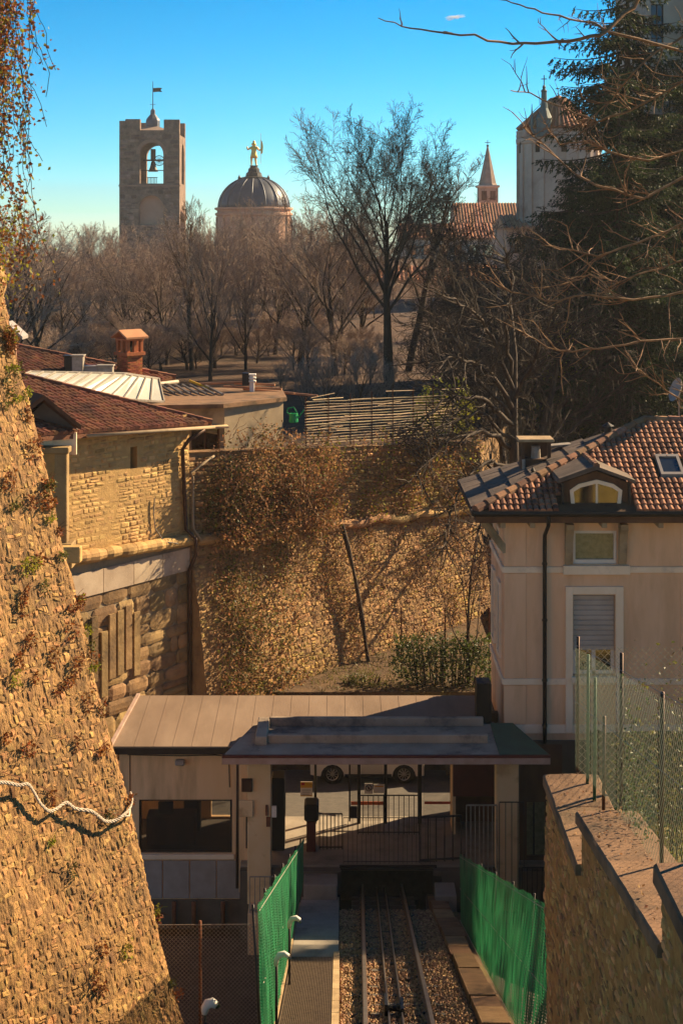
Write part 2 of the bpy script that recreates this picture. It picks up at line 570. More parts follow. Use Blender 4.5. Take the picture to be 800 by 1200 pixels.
mat('concrete', hexc('857a6c'), hexc('a09484'), scale=1.6, bump=0.3, bscale=20, c3=hexc('665c50'), c3scale=0.8)
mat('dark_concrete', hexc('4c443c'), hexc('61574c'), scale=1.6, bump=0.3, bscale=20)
mat('earth', hexc('4a3826'), hexc('6a5034'), scale=1.5, bump=0.8, bscale=8, dist=0.1, c3=hexc('6b6030'), c3scale=0.5)
mat('leaf_litter', hexc('4a3626'), hexc('684c36'), scale=0.7, bump=1.0, bscale=3, dist=0.4, c3=hexc('46382a'), c3scale=0.15)
mat('dry_grass', hexc('7e6a30'), hexc('a48c48'), scale=2, bump=0.8, bscale=16, dist=0.08, c3=hexc('4d5524'), c3scale=0.7)
mat('ballast', hexc('846448'), hexc('b08c66'), scale=8, bump=0.3, rv=0.5)
mat('rail_steel', hexc('5f4838'), hexc('7d6350'), scale=6, rough=0.5, metal=0.5, bump=0.1)
mat('rail_head', hexc('b8aa9c'), hexc('cdc0b2'), scale=6, rough=0.3, metal=0.9, bump=0.0)
mat('brick', hexc('9c5433'), hexc('b8683f'), scale=5, bump=0.3, rv=0.3)
mat('tower_stone', hexc('6a5446'), hexc('927868'), scale=0.8, bump=0.9, bscale=4, dist=0.2, rv=0.45, c3=hexc('57433a'), c3scale=0.25)
mat('tower_trim', hexc('8a6a58'), hexc('a07d68'), scale=0.6, bump=0.5, bscale=4, dist=0.1)
mat('dome_lead', hexc('40444c'), hexc('565a62'), scale=0.3, rough=0.5, bump=0.2, metal=0.3)
mat('pink_plaster', hexc('b58a70'), hexc('c79b80'), scale=0.4, bump=0.3, bscale=3)
mat('church_stone', hexc('b39a86'), hexc('c9b19c'), scale=0.4, bump=0.4, bscale=4, c3=hexc('92796a'), c3scale=0.2)
mat('spire_stone', hexc('8a7464'), hexc('a48c7a'), scale=1.0, bump=0.5, bscale=6)
mat('copper_green', hexc('4e5c58'), hexc('64726c'), scale=1.0, rough=0.6)
mat('gold', (0.85, 0.50, 0.08), (0.95, 0.60, 0.14), scale=3, rough=0.5, metal=0.55, bump=0.05)
mat('bronze', hexc('2a2a28'), hexc('383836'), scale=3, rough=0.5, metal=0.6)
mat('bark_dark', hexc('33271e'), hexc('4c3c2e'), scale=6, bump=0.6, sv=(1, 1, 0.25), dist=0.05)
mat('bark_red', hexc('54443a'), hexc('746050'), scale=6, bump=0.4, sv=(1, 1, 0.25), dist=0.05)
mat('twig_red', hexc('86705f'), hexc('a8917e'), scale=2, bump=0.0, rv=0.3)
mat('twig_dark', hexc('5e4838'), hexc('7c604a'), scale=2, bump=0.0, rv=0.3)
mat('branch_tan', hexc('6e5038'), hexc('94704e'), scale=6, bump=0.4, sv=(1, 1, 1))
mat('spruce_needles', hexc('1c2814'), hexc('38451e'), scale=0.8, rough=0.6, bump=0, rv=0.5, trans=0.35)
mat('hedge_leaf', hexc('33401a'), hexc('566026'), scale=2, rough=0.5, bump=0, rv=0.5, trans=0.3)
mat('ivy_leaf', hexc('4a4a20'), hexc('747032'), scale=1.2, rough=0.55, bump=0, rv=0.5, trans=0.3)
mat('dry_leaf', hexc('8a6440'), hexc('b08456'), scale=1.0, rough=0.75, bump=0, rv=0.5, trans=0.3)
mat('russet_leaf', hexc('6c4020'), hexc('965c2c'), scale=1.4, rough=0.65, bump=0, rv=0.5, trans=0.35)
mat('yellow_leaf', hexc('7a7a22'), hexc('a09a34'), scale=1.0, rough=0.6, bump=0, rv=0.4, trans=0.4)
mat('rope', hexc('b3a08a'), hexc('cdbda6'), scale=14, bump=0.8, sv=(1, 1, 1))
mat('tyre', hexc('16140f'), hexc('201d18'), scale=6, rough=0.8)
mat('car_white', hexc('c4bdb2'), hexc('cdc6bb'), scale=1, rough=0.25, spec=0.6, bump=0)
mat('car_dark', hexc('2b2d31'), hexc('34363a'), scale=1, rough=0.25, spec=0.6, bump=0)
mat('alloy', hexc('a8a298'), hexc('bcb6ac'), scale=2, rough=0.35, metal=0.8, bump=0)
mat('red_paint', hexc('b0301c'), hexc('bd3a24'), scale=2, rough=0.5, bump=0)
mat('orange_paint', hexc('cf5a1c'), hexc('d86626'), scale=2, rough=0.5, bump=0)
mat('yellow_paint', hexc('d09a1e'), hexc('d8a42a'), scale=2, rough=0.5, bump=0)
mat('maroon_paint', hexc('4a1a16'), hexc('5a221c'), scale=2, rough=0.5, bump=0)
mat('paper', hexc('d8d0c0'), hexc('e2dacb'), scale=2, rough=0.7, bump=0)
mat('green_plastic', hexc('148a4a'), hexc('1c9c56'), scale=2, rough=0.5, bump=0.1)
mat('grating', hexc('5a4a3c'), hexc('75624f'), scale=10, rough=0.6, metal=0.4, bump=0.1)
mat('slat_grey', hexc('6a6258'), hexc('837a6e'), scale=3, rough=0.7, rv=0.3)
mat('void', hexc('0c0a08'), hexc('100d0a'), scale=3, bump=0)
mat('lantern_pane', hexc('a9a592'), hexc('bcb8a6'), scale=0.8, rough=0.3, spec=0.5, bump=0.05, rv=0.12)

def glass(name, col, rough=0.05, alpha=0.0):
    m = bpy.data.materials.new(name); m.use_nodes = True
    n, l = m.node_tree.nodes, m.node_tree.links
    b = n['Principled BSDF']
    b.inputs['Base Color'].default_value = (*col, 1)
    b.inputs['Roughness'].default_value = rough
    b.inputs['Specular IOR Level'].default_value = 0.8
    nz = n.new('ShaderNodeTexNoise'); nz.inputs['Scale'].default_value = 0.8
    bp = n.new('ShaderNodeBump'); bp.inputs['Strength'].default_value = 0.12; bp.inputs['Distance'].default_value = 0.06
    l.new(nz.outputs['Fac'], bp.inputs['Height']); l.new(bp.outputs[0], b.inputs['Normal'])
    if alpha:
        tr = n.new('ShaderNodeBsdfTransparent'); ms = n.new('ShaderNodeMixShader')
        ms.inputs[0].default_value = 1 - alpha
        l.new(tr.outputs[0], ms.inputs[1]); l.new(b.outputs[0], ms.inputs[2])
        l.new(ms.outputs[0], n['Material Output'].inputs['Surface'])
    MATS[name] = m
glass('dark_glass', (0.015, 0.014, 0.013))
glass('clear_glass', (0.05, 0.05, 0.05), alpha=0.86)
glass('sky_glass', (0.02, 0.025, 0.03), rough=0.03)

m_ = MATS['dark_glass']; n_, l_ = m_.node_tree.nodes, m_.node_tree.links
gl_ = n_.new('ShaderNodeBsdfGlossy'); gl_.inputs['Roughness'].default_value = 0.04; mx_ = n_.new('ShaderNodeMixShader'); mx_.inputs[0].default_value = .14
l_.new(n_['Principled BSDF'].outputs[0], mx_.inputs[1]); l_.new(gl_.outputs[0], mx_.inputs[2]); l_.new(mx_.outputs[0], n_['Material Output'].inputs['Surface'])
glass('station_glass', (0.03, 0.028, 0.025), rough=.03, alpha=.6)
# frosted window with faint foliage pattern
mat('frosted_glass', hexc('6d6846'), hexc('8f8a66'), scale=9, rough=0.25, spec=0.6, bump=0.3, bscale=14)

def net_material():
    "woven green shade net: threads with small open holes"
    m = bpy.data.materials.new('green_net'); m.use_nodes = True
    n, l = m.node_tree.nodes, m.node_tree.links
    b = n['Principled BSDF']; b.inputs['Roughness'].default_value = 0.6
    tc = n.new('ShaderNodeTexCoord')
    nz = n.new('ShaderNodeTexNoise'); nz.inputs['Scale'].default_value = 1.8; nz.inputs['Detail'].default_value = 4
    l.new(tc.outputs['Object'], nz.inputs['Vector'])
    rp = n.new('ShaderNodeValToRGB')
    rp.color_ramp.elements[0].color = (*hexc('0c5632'), 1); rp.color_ramp.elements[1].color = (*hexc('1e7a4a'), 1)
    rp.color_ramp.elements[0].position = 0.35; rp.color_ramp.elements[1].position = 0.65
    l.new(nz.outputs['Fac'], rp.inputs[0]); l.new(rp.outputs[0], b.inputs['Base Color'])
    tl = n.new('ShaderNodeBsdfTranslucent'); l.new(rp.outputs[0], tl.inputs['Color'])
    m1 = n.new('ShaderNodeMixShader'); m1.inputs[0].default_value = 0.16
    l.new(b.outputs[0], m1.inputs[1]); l.new(tl.outputs[0], m1.inputs[2])
    w = n.new('ShaderNodeTexWave'); w.wave_type = 'BANDS'; w.bands_direction = 'Z'
    w.inputs['Scale'].default_value = 7.0; w.inputs['Distortion'].default_value = 1.2; w.inputs['Detail'].default_value = 1
    l.new(tc.outputs['Object'], w.inputs['Vector'])
    w2 = n.new('ShaderNodeTexWave'); w2.wave_type = 'BANDS'; w2.bands_direction = 'Y'
    w2.inputs['Scale'].default_value = 7.0; w2.inputs['Distortion'].default_value = 1.2
    l.new(tc.outputs['Object'], w2.inputs['Vector'])
    mu = n.new('ShaderNodeMath'); mu.operation = 'MULTIPLY'
    l.new(w.outputs['Fac'], mu.inputs[0]); l.new(w2.outputs['Fac'], mu.inputs[1])
    gt = n.new('ShaderNodeMath'); gt.operation = 'GREATER_THAN'; gt.inputs[1].default_value = 0.27
    l.new(mu.outputs[0], gt.inputs[0])
    tr = n.new('ShaderNodeBsdfTransparent')
    m2 = n.new('ShaderNodeMixShader')
    l.new(gt.outputs[0], m2.inputs[0]); l.new(m1.outputs[0], m2.inputs[1]); l.new(tr.outputs[0], m2.inputs[2])
    l.new(m2.outputs[0], n['Material Output'].inputs['Surface'])
    MATS['green_net'] = m
net_material()

# ------------------------------------------------------------------ terrain
def hill_start(x):
    pts = [(-400, 36), (-14, 36.2), (-4.76, 48.5), (0, 54.2), (5.35, 60.6), (6, 62), (400, 62)]
    for (a, da), (b, db) in zip(pts, pts[1:]):
        if x <= b: return lerp(da, db, (x - a) / (b - a))
    return 50
def build_hill():
    xs = [-1500, -700, -350, -220, -150] + [-120 + 4 * i for i in range(27)] + [-14 + 1.0 * i for i in range(45)] + [32 + 4 * i for i in range(24)] + [150, 220, 350, 700, 1500]
    offs = [0, 1, 2.5, 5, 8, 12, 17, 23, 30] + [36 + 7 * i for i in range(30)] + [260, 300, 360, 450, 600, 1000, 2000, 5000]
    mb = MB()
    for o in offs:
        for x in xs:
            d = hill_start(x) + o
            mb.v.append(tuple(V(x, d, hillz(x, d))))
    n = len(xs)
    for j in range(len(offs) - 1):
        for i in range(n - 1):
            mb.face(j * n + i, j * n + i + 1, (j + 1) * n + i + 1, (j + 1) * n + i)
    struct(mb.build('hillside', 'leaf_litter', smooth=True))
build_hill()
mb = MB(); mb.box(5.7, 70, 50.2, 66, -19.5, -14.62); struct(mb.build('back_lane', 'earth'))
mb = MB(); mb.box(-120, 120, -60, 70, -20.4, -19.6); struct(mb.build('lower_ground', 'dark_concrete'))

# ------------------------------------------------------------------ left retaining wall (battered, near)
wr = random.Random(11)
LW_A = Vector((-0.45, -0.893, 0)); LW_N = Vector((0.87, -0.44, 0.22)).normalized()
def lw_x(z): return -6.07 + 0.247 * (-1.24 - z)
def LW(u, v, h):
    z = -18.5 + v
    big = mnoise.noise(Vector((u * 0.5, v * 0.45, 2))) * 0.16 + mnoise.noise(Vector((u * 1.3, v * 1.2, 9))) * 0.06
    rnd = 0.25 * max(0, 0.35 - u) ** 2 * 4
    return V(lw_x(z), 28, z) + LW_A * u + LW_N * (h + big - rnd)
lw = thing('retaining_wall', 'tall leaning rubble stone retaining wall with tufts of weeds and a rope across it', 'wall', V(-5, 26, -18.5))
mb = MB()
NV = 110
rough_sheet(LW, 0, 9.5, lambda u: 0, lambda u: 18.3, 360, 560, -.002, .026, 9.5, 4.2, True, 'ochre_mortar', 'mortar_bed', lw)
# return face behind the corner and the top
for j in range(NV):
    a, b = 18.3 * j / NV, 18.3 * (j + 1) / NV
    p, q = LW(0, a, -0.012), LW(0, b, -0.012)
    back = Vector((-5.5, 3.2, 0))
    mb.poly([p, p + back, q + back, q])
p, q = LW(0, 18.3, -0.012), LW(9.5, 18.3, -0.012)
mb.poly([p, p + Vector((-5.5, 3.2, 0)), q + Vector((-5.5, 3.2, 0)), q])
mb.build('mortar_core', 'ochre_mortar', lw)
stone_wall(lw, LW, lambda v: (-0.02, 9.0), 0.0, 18.3, 0.095, 0.15, 0.002, 0.013, 'ochre_stone', wr, limit=290, wav=0.9, skip=.3)

# ------------------------------------------------------------------ right stone wall with copings
RWX = 2.67
def rw_top(d):
    if d > 17.2: return -7.2
    if d > 12.75: return lerp(-6.62, -5.98, (17.2 - d) / 4.7)
    return -5.35
def RW(u, v, h):
    d = 20 - u; z = -16 + v
    big = mnoise.noise(Vector((u * 0.7, v * 0.6, 5))) * 0.05
    return V(RWX - h + big, d, z)
rw = thing('boundary_wall', 'stepped rubble wall with broad flat copings beside the green netting, wire fence on top', 'wall', V(3, 16, -16))
mb = MB()
for (d0, d1) in ((17.2, 20.0), (12.75, 17.2), (6.0, 12.75)):
    zt = (rw_top(d0 + .01), rw_top(d1 - .001))
    pts = [V(RWX + .015, d0, -16), V(RWX + .015, d1, -16), V(RWX + .015, d1, zt[1]), V(RWX + .015, d0, zt[0])]
    mb.prism(pts, Vector((0.62, 0, 0)))
mb.build('wall_core', 'brown_mortar', rw)
wr = random.Random(5)
for (u0, u1, top) in ((0, 2.8, lambda u: 8.75), (2.8, 7.25, lambda u: 16 + rw_top(20 - u) - .03), (7.25, 11, lambda u: 10.6)):
    rough_sheet(RW, u0 + .005, u1 - .005, lambda u: 4.0, top, int((u1 - u0) * 26), 170, .006, .016, 9, 8, True, 'brown_mortar', 'mortar_bed', rw)
items = []
for (u0, u1, vt) in ((0, 2.8, lambda d: 16 - 7.25), (2.8, 7.25, lambda d: 16 + rw_top(d) - .04), (7.25, 11, lambda d: 16 - 5.42)):
    for it in stone_courses(lambda v: (u0, u1), 0, 10.5, 0.085, 0.16, wr, 0.6):
        if wr.random() > .25 and it[5] < vt(20 - (it[0] + it[1]) / 2): items.append(it)
def rw_score(it):
    p = RW((it[0] + it[1]) / 2, it[2], 0); px = 400 + p.x / p.y * F; py = 270 - (p.z - ZC) / p.y * F
    return -1 if px > 805 or py > 1205 else (it[1] - it[0]) * (it[4] - it[2]) / p.y ** 2
items.sort(key=rw_score, reverse=True)
rest = MB()
for i, it in enumerate(items):
    if i < 290 and rw_score(it) > 0:
        m = MB(); stone_mesh(m, RW, *it, 0.003, 0.022, wr); m.build('stone', 'brown_stone', rw)
    else:
        stone_mesh(rest, RW, *it, 0.003, 0.022, wr)
stuff(rest.build('small_stones', 'brown_stone', rw))
# end face stones hint and copings
def coping(d0, d1, x0, x1, lift, th, rng):
    m = MB(); m.cur = rng.random()
    za, zb = rw_top(d0 + .02), rw_top(d1 - .06)
    n = 8
    ring = []
    pts_top = []
    for k in range(n + 1):
        t = k / n; d = lerp(d0 + .008, d1 - .008, t); z = lerp(za, zb, t) + lift
        j = lambda s: mnoise.noise(Vector((d * 3.1, s, 4))) * 0.010
        pts_top.append((V(x0 + j(1), d, z - th), V(x0 + j(2), d, z - .02), V(x0 + .025 + j(2), d, z + j(3) * .5), V((x0 + x1) / 2, d, z + .012 + j(5) * .4), V(x1 - .02, d, z + j(7) * .5), V(x1, d, z - .02), V(x1, d, z - th)))
    for row in pts_top: m.v.extend(tuple(p) for p in row)
    for k in range(n):
        for i in range(6):
            a = k * 7 + i; m.face(a, a + 7, a + 8, a + 1)
    m.face(*range(7)); m.face(*[n * 7 + i for i in range(7)][::-1])
    m.build('coping_stone', 'wall_coping', rw)
cr = random.Random(3)
for a, b in ((17.2, 18.0), (18.0, 18.9), (18.9, 20.05)): coping(a, b, RWX - .05, RWX + .68, .10, .13, cr)
for a, b in ((12.76, 13.75), (13.75, 15.2), (15.2, 17.24)): coping(a, b, RWX - .05, RWX + .66, .10, .13, cr)
for a, b in ((11.3, 12.75), (9.6, 11.3), (7.9, 9.6)): coping(a, b, RWX - .09, RWX + .66, .10, .16, cr)

# ------------------------------------------------------------------ bastion
U_L = Vector((-0.6, -0.8, 0)); N_L = Vector((0.8, -0.6, 0))
O_L = Vector((-4.76, 48.1, 0))
def on_left(u, n, z): return O_L + U_L * u + N_L * n + Vector((0, 0, z + ZC))
U_C = Vector((0.641, 0.767, 0)); N_C = Vector((0.767, -0.641, 0))
def cordon_z(u): return -9.67 - 1.23 * u / 15.77
def on_centre(u, n, z): return O_L + U_C * u + N_C * n + Vector((0, 0, z + ZC))
ba = thing('bastion_wall', 'long battered fortress wall with a rounded stone cordon behind the station roof', 'wall', V(0, 53, -17))
LC = 15.77
def BC(u, v, h):        # lower battered wall
    z = -18 + v; zc = cordon_z(u)
    n = (zc - z) * 0.17 + mnoise.noise(Vector((u * .4, v * .4, 1))) * 0.12
    return on_centre(u, n + h, z)
def BU(u, v, h):        # upper parapet
    return on_centre(u, -0.08 + h + mnoise.noise(Vector((u * .5, v * .5, 8))) * 0.08, cordon_z(u) + v)
def par_top(u): return -6.95 - 0.085 * u
def sheet(S, u0, u1, vf0, vf1, nu, nv, material, name, parent):
    m = MB()
    for j in range(nv + 1):
        for i in range(nu + 1):
            u = lerp(u0, u1, i / nu); v = lerp(vf0(u), vf1(u), j / nv)
            m.v.append(tuple(S(u, v, -0.012)))
    for j in range(nv):
        for i in range(nu):
            a = j * (nu + 1) + i; m.face(a, a + 1, a + nu + 2, a + nu + 1)
    return m.build(name, material, parent, smooth=True)
rough_sheet(BC, 0, LC, lambda u: 1.0, lambda u: 18 + cordon_z(u), 300, 170, .004, .032, 4.5, 4.0, False, 'bastion_mortar', 'battered_core', ba)
m = MB()
for k in range(12):
    za, zb = lerp(-18, -9.7, k / 12), lerp(-18, -9.7, (k + 1) / 12)
    m.poly([on_centre(0, -.4, za), BC(0, za + 18, 0), BC(0, zb + 18, 0), on_centre(0, -.4, zb)])
m.build('wall_end', 'bastion_mortar', ba)
sheet(BU, 0, LC, lambda u: 0, lambda u: par_top(u) - cordon_z(u), 40, 10, 'bastion_mortar', 'parapet_core', ba)
# parapet top and the return wall towards the right
m = MB()
for i in range(20):
    a, b = LC * i / 20, LC * (i + 1) / 20
    m.poly([on_centre(a, .02, par_top(a)), on_centre(b, .02, par_top(b)), on_centre(b, -.6, par_top(b)), on_centre(a, -.6, par_top(a))])
m.build('parapet_top', 'bastion_mortar', ba)
m = MB()
for a, b in (((5.35, 60.2), (7.0, 66.5)), ((7.0, 66.5), (9.4, 76))):
    m.prism([V(*a, -19), V(*b, -19), V(*b, -8.5), V(*a, -8.6)], Vector((-.5, 0.1, 0)))
m.build('return_wall', 'bastion_mortar', ba)
br = random.Random(21)
stone_wall(ba, BC, lambda v: (0.0, LC), 1.0, 8.9, 0.13, 0.22, 0.005, 0.03, 'bastion_stone', br, limit=290, wav=.6, skip=.12,
           seen=lambda px, py: 330 < px < 580 and 600 < py < 805)
mb = MB()
for it in stone_courses(lambda v: (0, LC), 0.1, 3.2, 0.16, 0.28, br):
    u = (it[0] + it[1]) / 2
    if it[5] + cordon_z(u) < par_top(u): stone_mesh(mb, BU, *it, 0.01, 0.05, br)
stuff(mb.build('parapet_stones', 'bastion_stone', ba))
# left face below the cordon: pale band and coursed blocks
m = MB(); m.prism([on_left(-.0, -.03, -19), on_left(9, -.03, -19), on_left(9, -.03, -9.5), on_left(0, -.03, -9.65)], N_L * -0.6)
m.build('left_core', 'plaster_grey', ba)
def BL(u, v, h): return on_left(u, h + .0 + (8.0 - v) * 0.015, -18 + v)
u = 0.02
while u < 8:
    L = br.uniform(0.9, 1.4)
    m = MB(); m.cur = br.random()
    for zt, zb in ((-9.92, -10.62),):
        m.obox(on_left(u + L - .012, -.02, zb), -U_L * (L - .024), N_L * 0.075, Vector((0, 0, zt - zb)))
    m.build('band_slab', 'pale_stone', ba); u += L
stone_wall(ba, BL, lambda v: (0.02, 7.0), 0.2, 7.3, 0.5, 0.8, 0.008, 0.014, 'ashlar', br, limit=150, pname='ashlar_block', wav=0.04)
# tall narrow buttress slabs under the band
for k in range(9):
    m = MB(); m.cur = br.random()
    uu = 2.2 + k * 0.36 + br.uniform(-.05, .05)
    zt = -11.1 - br.random() * .3
    m.obox(on_left(uu + .27, .05, zt - 1.9 - br.random() * .4), -U_L * .25, N_L * (0.04 + .06 * br.random()), Vector((0, 0, 1.9)))
    m.build('upright_slab', 'ashlar', ba)
# the cordon, in lengths
def cordon(f, u0, u1, zf, rr=1.0, mt='house_stone'):
    u = u0
    while u < u1 - .2:
        L = min(br.uniform(1.0, 1.9), u1 - u)
        m = MB(); m.cur = br.random()
        pts = []; rad = []
        for k in range(7):
            t = k / 6; uu = u + .01 + (L - .02) * t
            pts.append(tuple(f(uu, 0.10 * rr, zf(uu) + .02 * mnoise.noise(Vector((uu, 1, 1))))))
            rad.append(rr * ((0.178 if k in (0, 6) else 0.185) + .05 * mnoise.noise(Vector((uu * 3, 5, 2)))))
        m.tube(pts, rad, 12); m.build('cordon_stone', mt, ba); u += L
cordon(on_left, -.1, 8, lambda u: -9.67 + .05 * u)
cordon(on_centre, 0.2, LC, lambda u: cordon_z(u) + .12 * mnoise.noise(Vector((u * .8, 3, 3))), .95, 'bastion_stone')
# leaning dark pole on the wall
m = MB(); a = on_centre(7.1, .3, -10.2); b = on_centre(7.6, 1.55, -16.6)
pts = [tuple(a.lerp(b, t) + Vector((.08 * math.sin(5 * t), 0, 0))) for t in [i / 8 for i in range(9)]]
m.tube(pts, [.07 + .02 * math.sin(i * 2.1) for i in range(9)], 8)
tag(m.build('leaning_pole', 'bark_dark', smooth=True), 'dark weathered pole leaning against the fortress wall', 'pole')

# ------------------------------------------------------------------ tiles
def barrel(tw, tl, rise, lift):
    "half-round tile, local x across, y up the slope, z out; returns verts, faces"
    vs_, fs = [], []
    for y, w, l in ((-0.06 * tl, 1.0, lift), (tl * 1.05, 0.82, 0.0)):
        for i in range(5):
            a = math.pi * i / 4
            vs_.append((-math.cos(a) * tw / 2 * w, y, math.sin(a) * rise * w + l))
    for i in range(4): fs.append((i, i + 1, i + 6, i + 5)[::-1])
    vs_ += [(-tw / 2, -0.06 * tl, -0.01), (tw / 2, -0.06 * tl, -0.01)]
    fs.append((0, 10, 11, 4, 3, 2, 1)[::-1])
    return vs_, fs
def slab_tile(tw, tl, th, lift):
    vs_ = []
    for y, l in ((-0.05 * tl, lift), (tl * 1.02, 0.0)):
        vs_ += [(-tw * .49, y, l), (tw * .49, y, l), (tw * .49, y, l + th), (-tw * .49, y, l + th)]
    return vs_, [(0, 1, 5, 4), (1, 2, 6, 5), (2, 3, 7, 6), (3, 0, 4, 7), (3, 2, 1, 0), (4, 5, 6, 7)]

def tile_field(parent, o, u, s, inside, W, S, tw, tl, material, rng, limit=0, shape=None, pname='tile', rest='joined_tiles', order=None):
    n = u.cross(s).normalized()
    shape = shape or barrel(tw, tl, tw * .42, tw * .16)
    spots = []
    r = 0
    while r * tl < S:
        c = 0
        while (c + .5) * tw < W:
            a, b = (c + .5) * tw, r * tl
            if inside(a, b + tl * .5): spots.append((a, b))
            c += 1
        r += 1
    if order: spots.sort(key=order)
    meshes = []
    if limit:
        for k in range(8):
            m = MB(); m.cur = k / 7
            m.v = list(shape[0])
            for f in shape[1]: m.face(*f)
            meshes.append(m.mesh(pname, material))
    rot = Matrix((u, s, n)).transposed().to_4x4()
    for a, b in spots[:limit]:
        M = Matrix.Translation(o + u * a + s * b + n * rng.uniform(0, .012)) @ rot @ Matrix.Rotation(rng.uniform(-.035, .035), 4, 'Z') @ Matrix.Rotation(rng.uniform(-.02, .02), 4, 'X')
        piece(pname, rng.choice(meshes), parent, M)
    mb = MB()
    for a, b in spots[limit:]:
        mb.cur = rng.random()
        k = len(mb.v); p = o + u * a + s * b + n * rng.uniform(0, .02)
        rz = rng.uniform(-.05, .05)
        for x, y, z in shape[0]:
            mb.v.append(tuple(p + u * (x - y * rz) + s * (y + x * rz) + n * z))
        for f in shape[1]: mb.face(*[k + i for i in f])
    if mb.v: stuff(mb.build(rest, material, parent))

tr_ = random.Random(31)
UP = Vector((0, 0, 1))
# ------------------------------------------------------------------ stone house on the bastion
ha = thing('stone_house', 'low ochre stone house with dark red tiled hip roof on the fortress wall', 'house', on_left(2, -2, -9.6))
m = MB()
wall_open(m, on_left(5.45, 0, -9.7), -U_L, N_L, 5.45, 3.95, [(2.86, 3.14, 2.55, 3.2)], t=.3)
m.poly([on_left(0, 0, -9.7), on_left(0, -6, -9.7), on_left(0, -6, -5.9), on_left(0, 0, -5.9)])
m.poly([on_left(5.45, 0, -5.75), on_left(5.45, -6, -5.75), on_left(5.45, -6, -9.7), on_left(5.45, 0, -9.7)])
w_ = m.build('wall', 'house_mortar', ha)
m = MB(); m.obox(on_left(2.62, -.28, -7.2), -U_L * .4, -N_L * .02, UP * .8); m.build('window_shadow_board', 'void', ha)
def HA(u, v, h): return on_left(u, h + .002 + mnoise.noise(Vector((u, v, 6))) * .02, -9.6 + v)
items = [it for it in stone_courses(lambda v: (0.02, 5.4), 0.1, 3.65, 0.15, 0.30, tr_, .2) if not (it[1] > 2.25 and it[0] < 2.65 and it[5] > 2.4 and it[2] < 3.2)]
tr_.shuffle(items)
rest = MB()
for i, it in enumerate(items):
    pr = .02 if it[4] > 2.2 else .007
    if i < 240:
        q = MB(); stone_mesh(q, HA, *it, .006, pr, tr_); q.build('stone', 'house_stone', ha)
    else: stone_mesh(rest, HA, *it, .006, pr, tr_)
if rest.v: stuff(rest.build('small_stones', 'house_stone', ha))
# roof: eave line n=.5, ridge n=-4
EZ = lambda u: -6.06 + 0.055 * u
def roofA(u, n, lift=0): return on_left(u, n, EZ(u) + (0.5 - n) * 0.32 + lift)
m = MB()
m.poly([roofA(-.5, .5), roofA(4, -4), roofA(9, -4), roofA(9, .5)][::-1])
m.poly([roofA(-.5, .5), roofA(-.5, -8.5) - UP * 2.88, roofA(4, -4)][::-1])
m.poly([roofA(9, .5, -.14), roofA(-.5, .5, -.14), roofA(-.5, .5), roofA(9, .5)][::-1])
m.poly([roofA(9, .5, -.14), roofA(9, 0, -.14), roofA(0, 0, -.14), roofA(-.5, .5, -.14)])
ra = m.build('roof', 'dark_red_tile', ha)
su = (roofA(3, .5) - roofA(5, .5)).normalized()
ss = (roofA(5, -1.5) - roofA(5, .5)).normalized()
tile_field(ha, roofA(9, .5, .01), su, ss, lambda a, b: (9 - a / 1.0) > -.5 + b * .953 + .08, 9.5, 4.7, .19, .27, 'dark_red_tile', tr_, rest='roof_tiles')
m = MB(); hp = [roofA(-.5, .5, .08).lerp(roofA(4, -4, .08), i / 22) for i in range(23)]
for a, b in zip(hp, hp[1:]):
    m.cur = tr_.random(); m.tube([tuple(a), tuple(b + (b - a) * .1)], [.10, .085], 7)
m.build('hip_tiles', 'dark_red_tile', ha)
m = MB(); m.tube([tuple(roofA(u, .56, -.06)) for u in (4.9, 2, -.55)], .05, 8); m.build('gutter', 'plaster_grey', ha, smooth=True)
m = MB()
dp = [roofA(-.1, .55, -.12), on_left(.35, .3, -6.5), on_left(.42, .1, -6.8), on_left(.25, .1, -9.3), on_left(.12, .38, -9.6), on_left(.1, .36, -10.1), on_left(.12, .12, -10.6), on_left(.12, .14, -16.8)]
m.tube([tuple(p) for p in dp], .062, 8); m.build('downpipe', 'copper_pipe', ha, smooth=True)
m = MB()
m.tube([tuple(p) for p in (on_centre(.9, .2, -7.15), on_left(.12, .16, -7.55), on_left(.02, .16, -7.7), on_left(-.02, .14, -9.3), on_left(-.1, .42, -9.7))], .045, 8); m.build('overflow_pipe', 'plaster_grey', ha, smooth=True)
m = MB()
m.tube([tuple(p) for p in (on_left(1.62, .06, -8.15), on_left(1.66, .05, -8.6), on_left(1.58, .06, -9.1), on_left(1.35, .2, -9.5), on_left(.9, .36, -9.62))], .02, 6); m.build('cable', 'galv', ha)
# porch gable at the left
g = [V(*p) for p in ((-8.38, 43.3, -4.77), (-7.33, 43.3, -5.62), (-9.43, 43.3, -5.62))]
bk = Vector((-1.2, 1.6, 0.1))
m = MB()
th = Vector((0, 0, .13))
for a, b in ((0, 1), (2, 0)):
    m.prism([g[a], g[b], g[b] + th, g[a] + th], bk)
m.build('porch_roof', 'brown_wood', ha)
m = MB(); m.prism([g[0] + Vector((0, .35, -.05)), g[1] + Vector((-.15, .35, -.05)), g[2] + Vector((.15, .35, -.05))], Vector((0, .1, 0))); m.build('porch_gable', 'dark_concrete', ha)
m = MB(); m.box(-9.4, -7.5, 43.5, 43.6, -6.35, -5.72); m.build('porch_wall', 'cream_trim', ha)
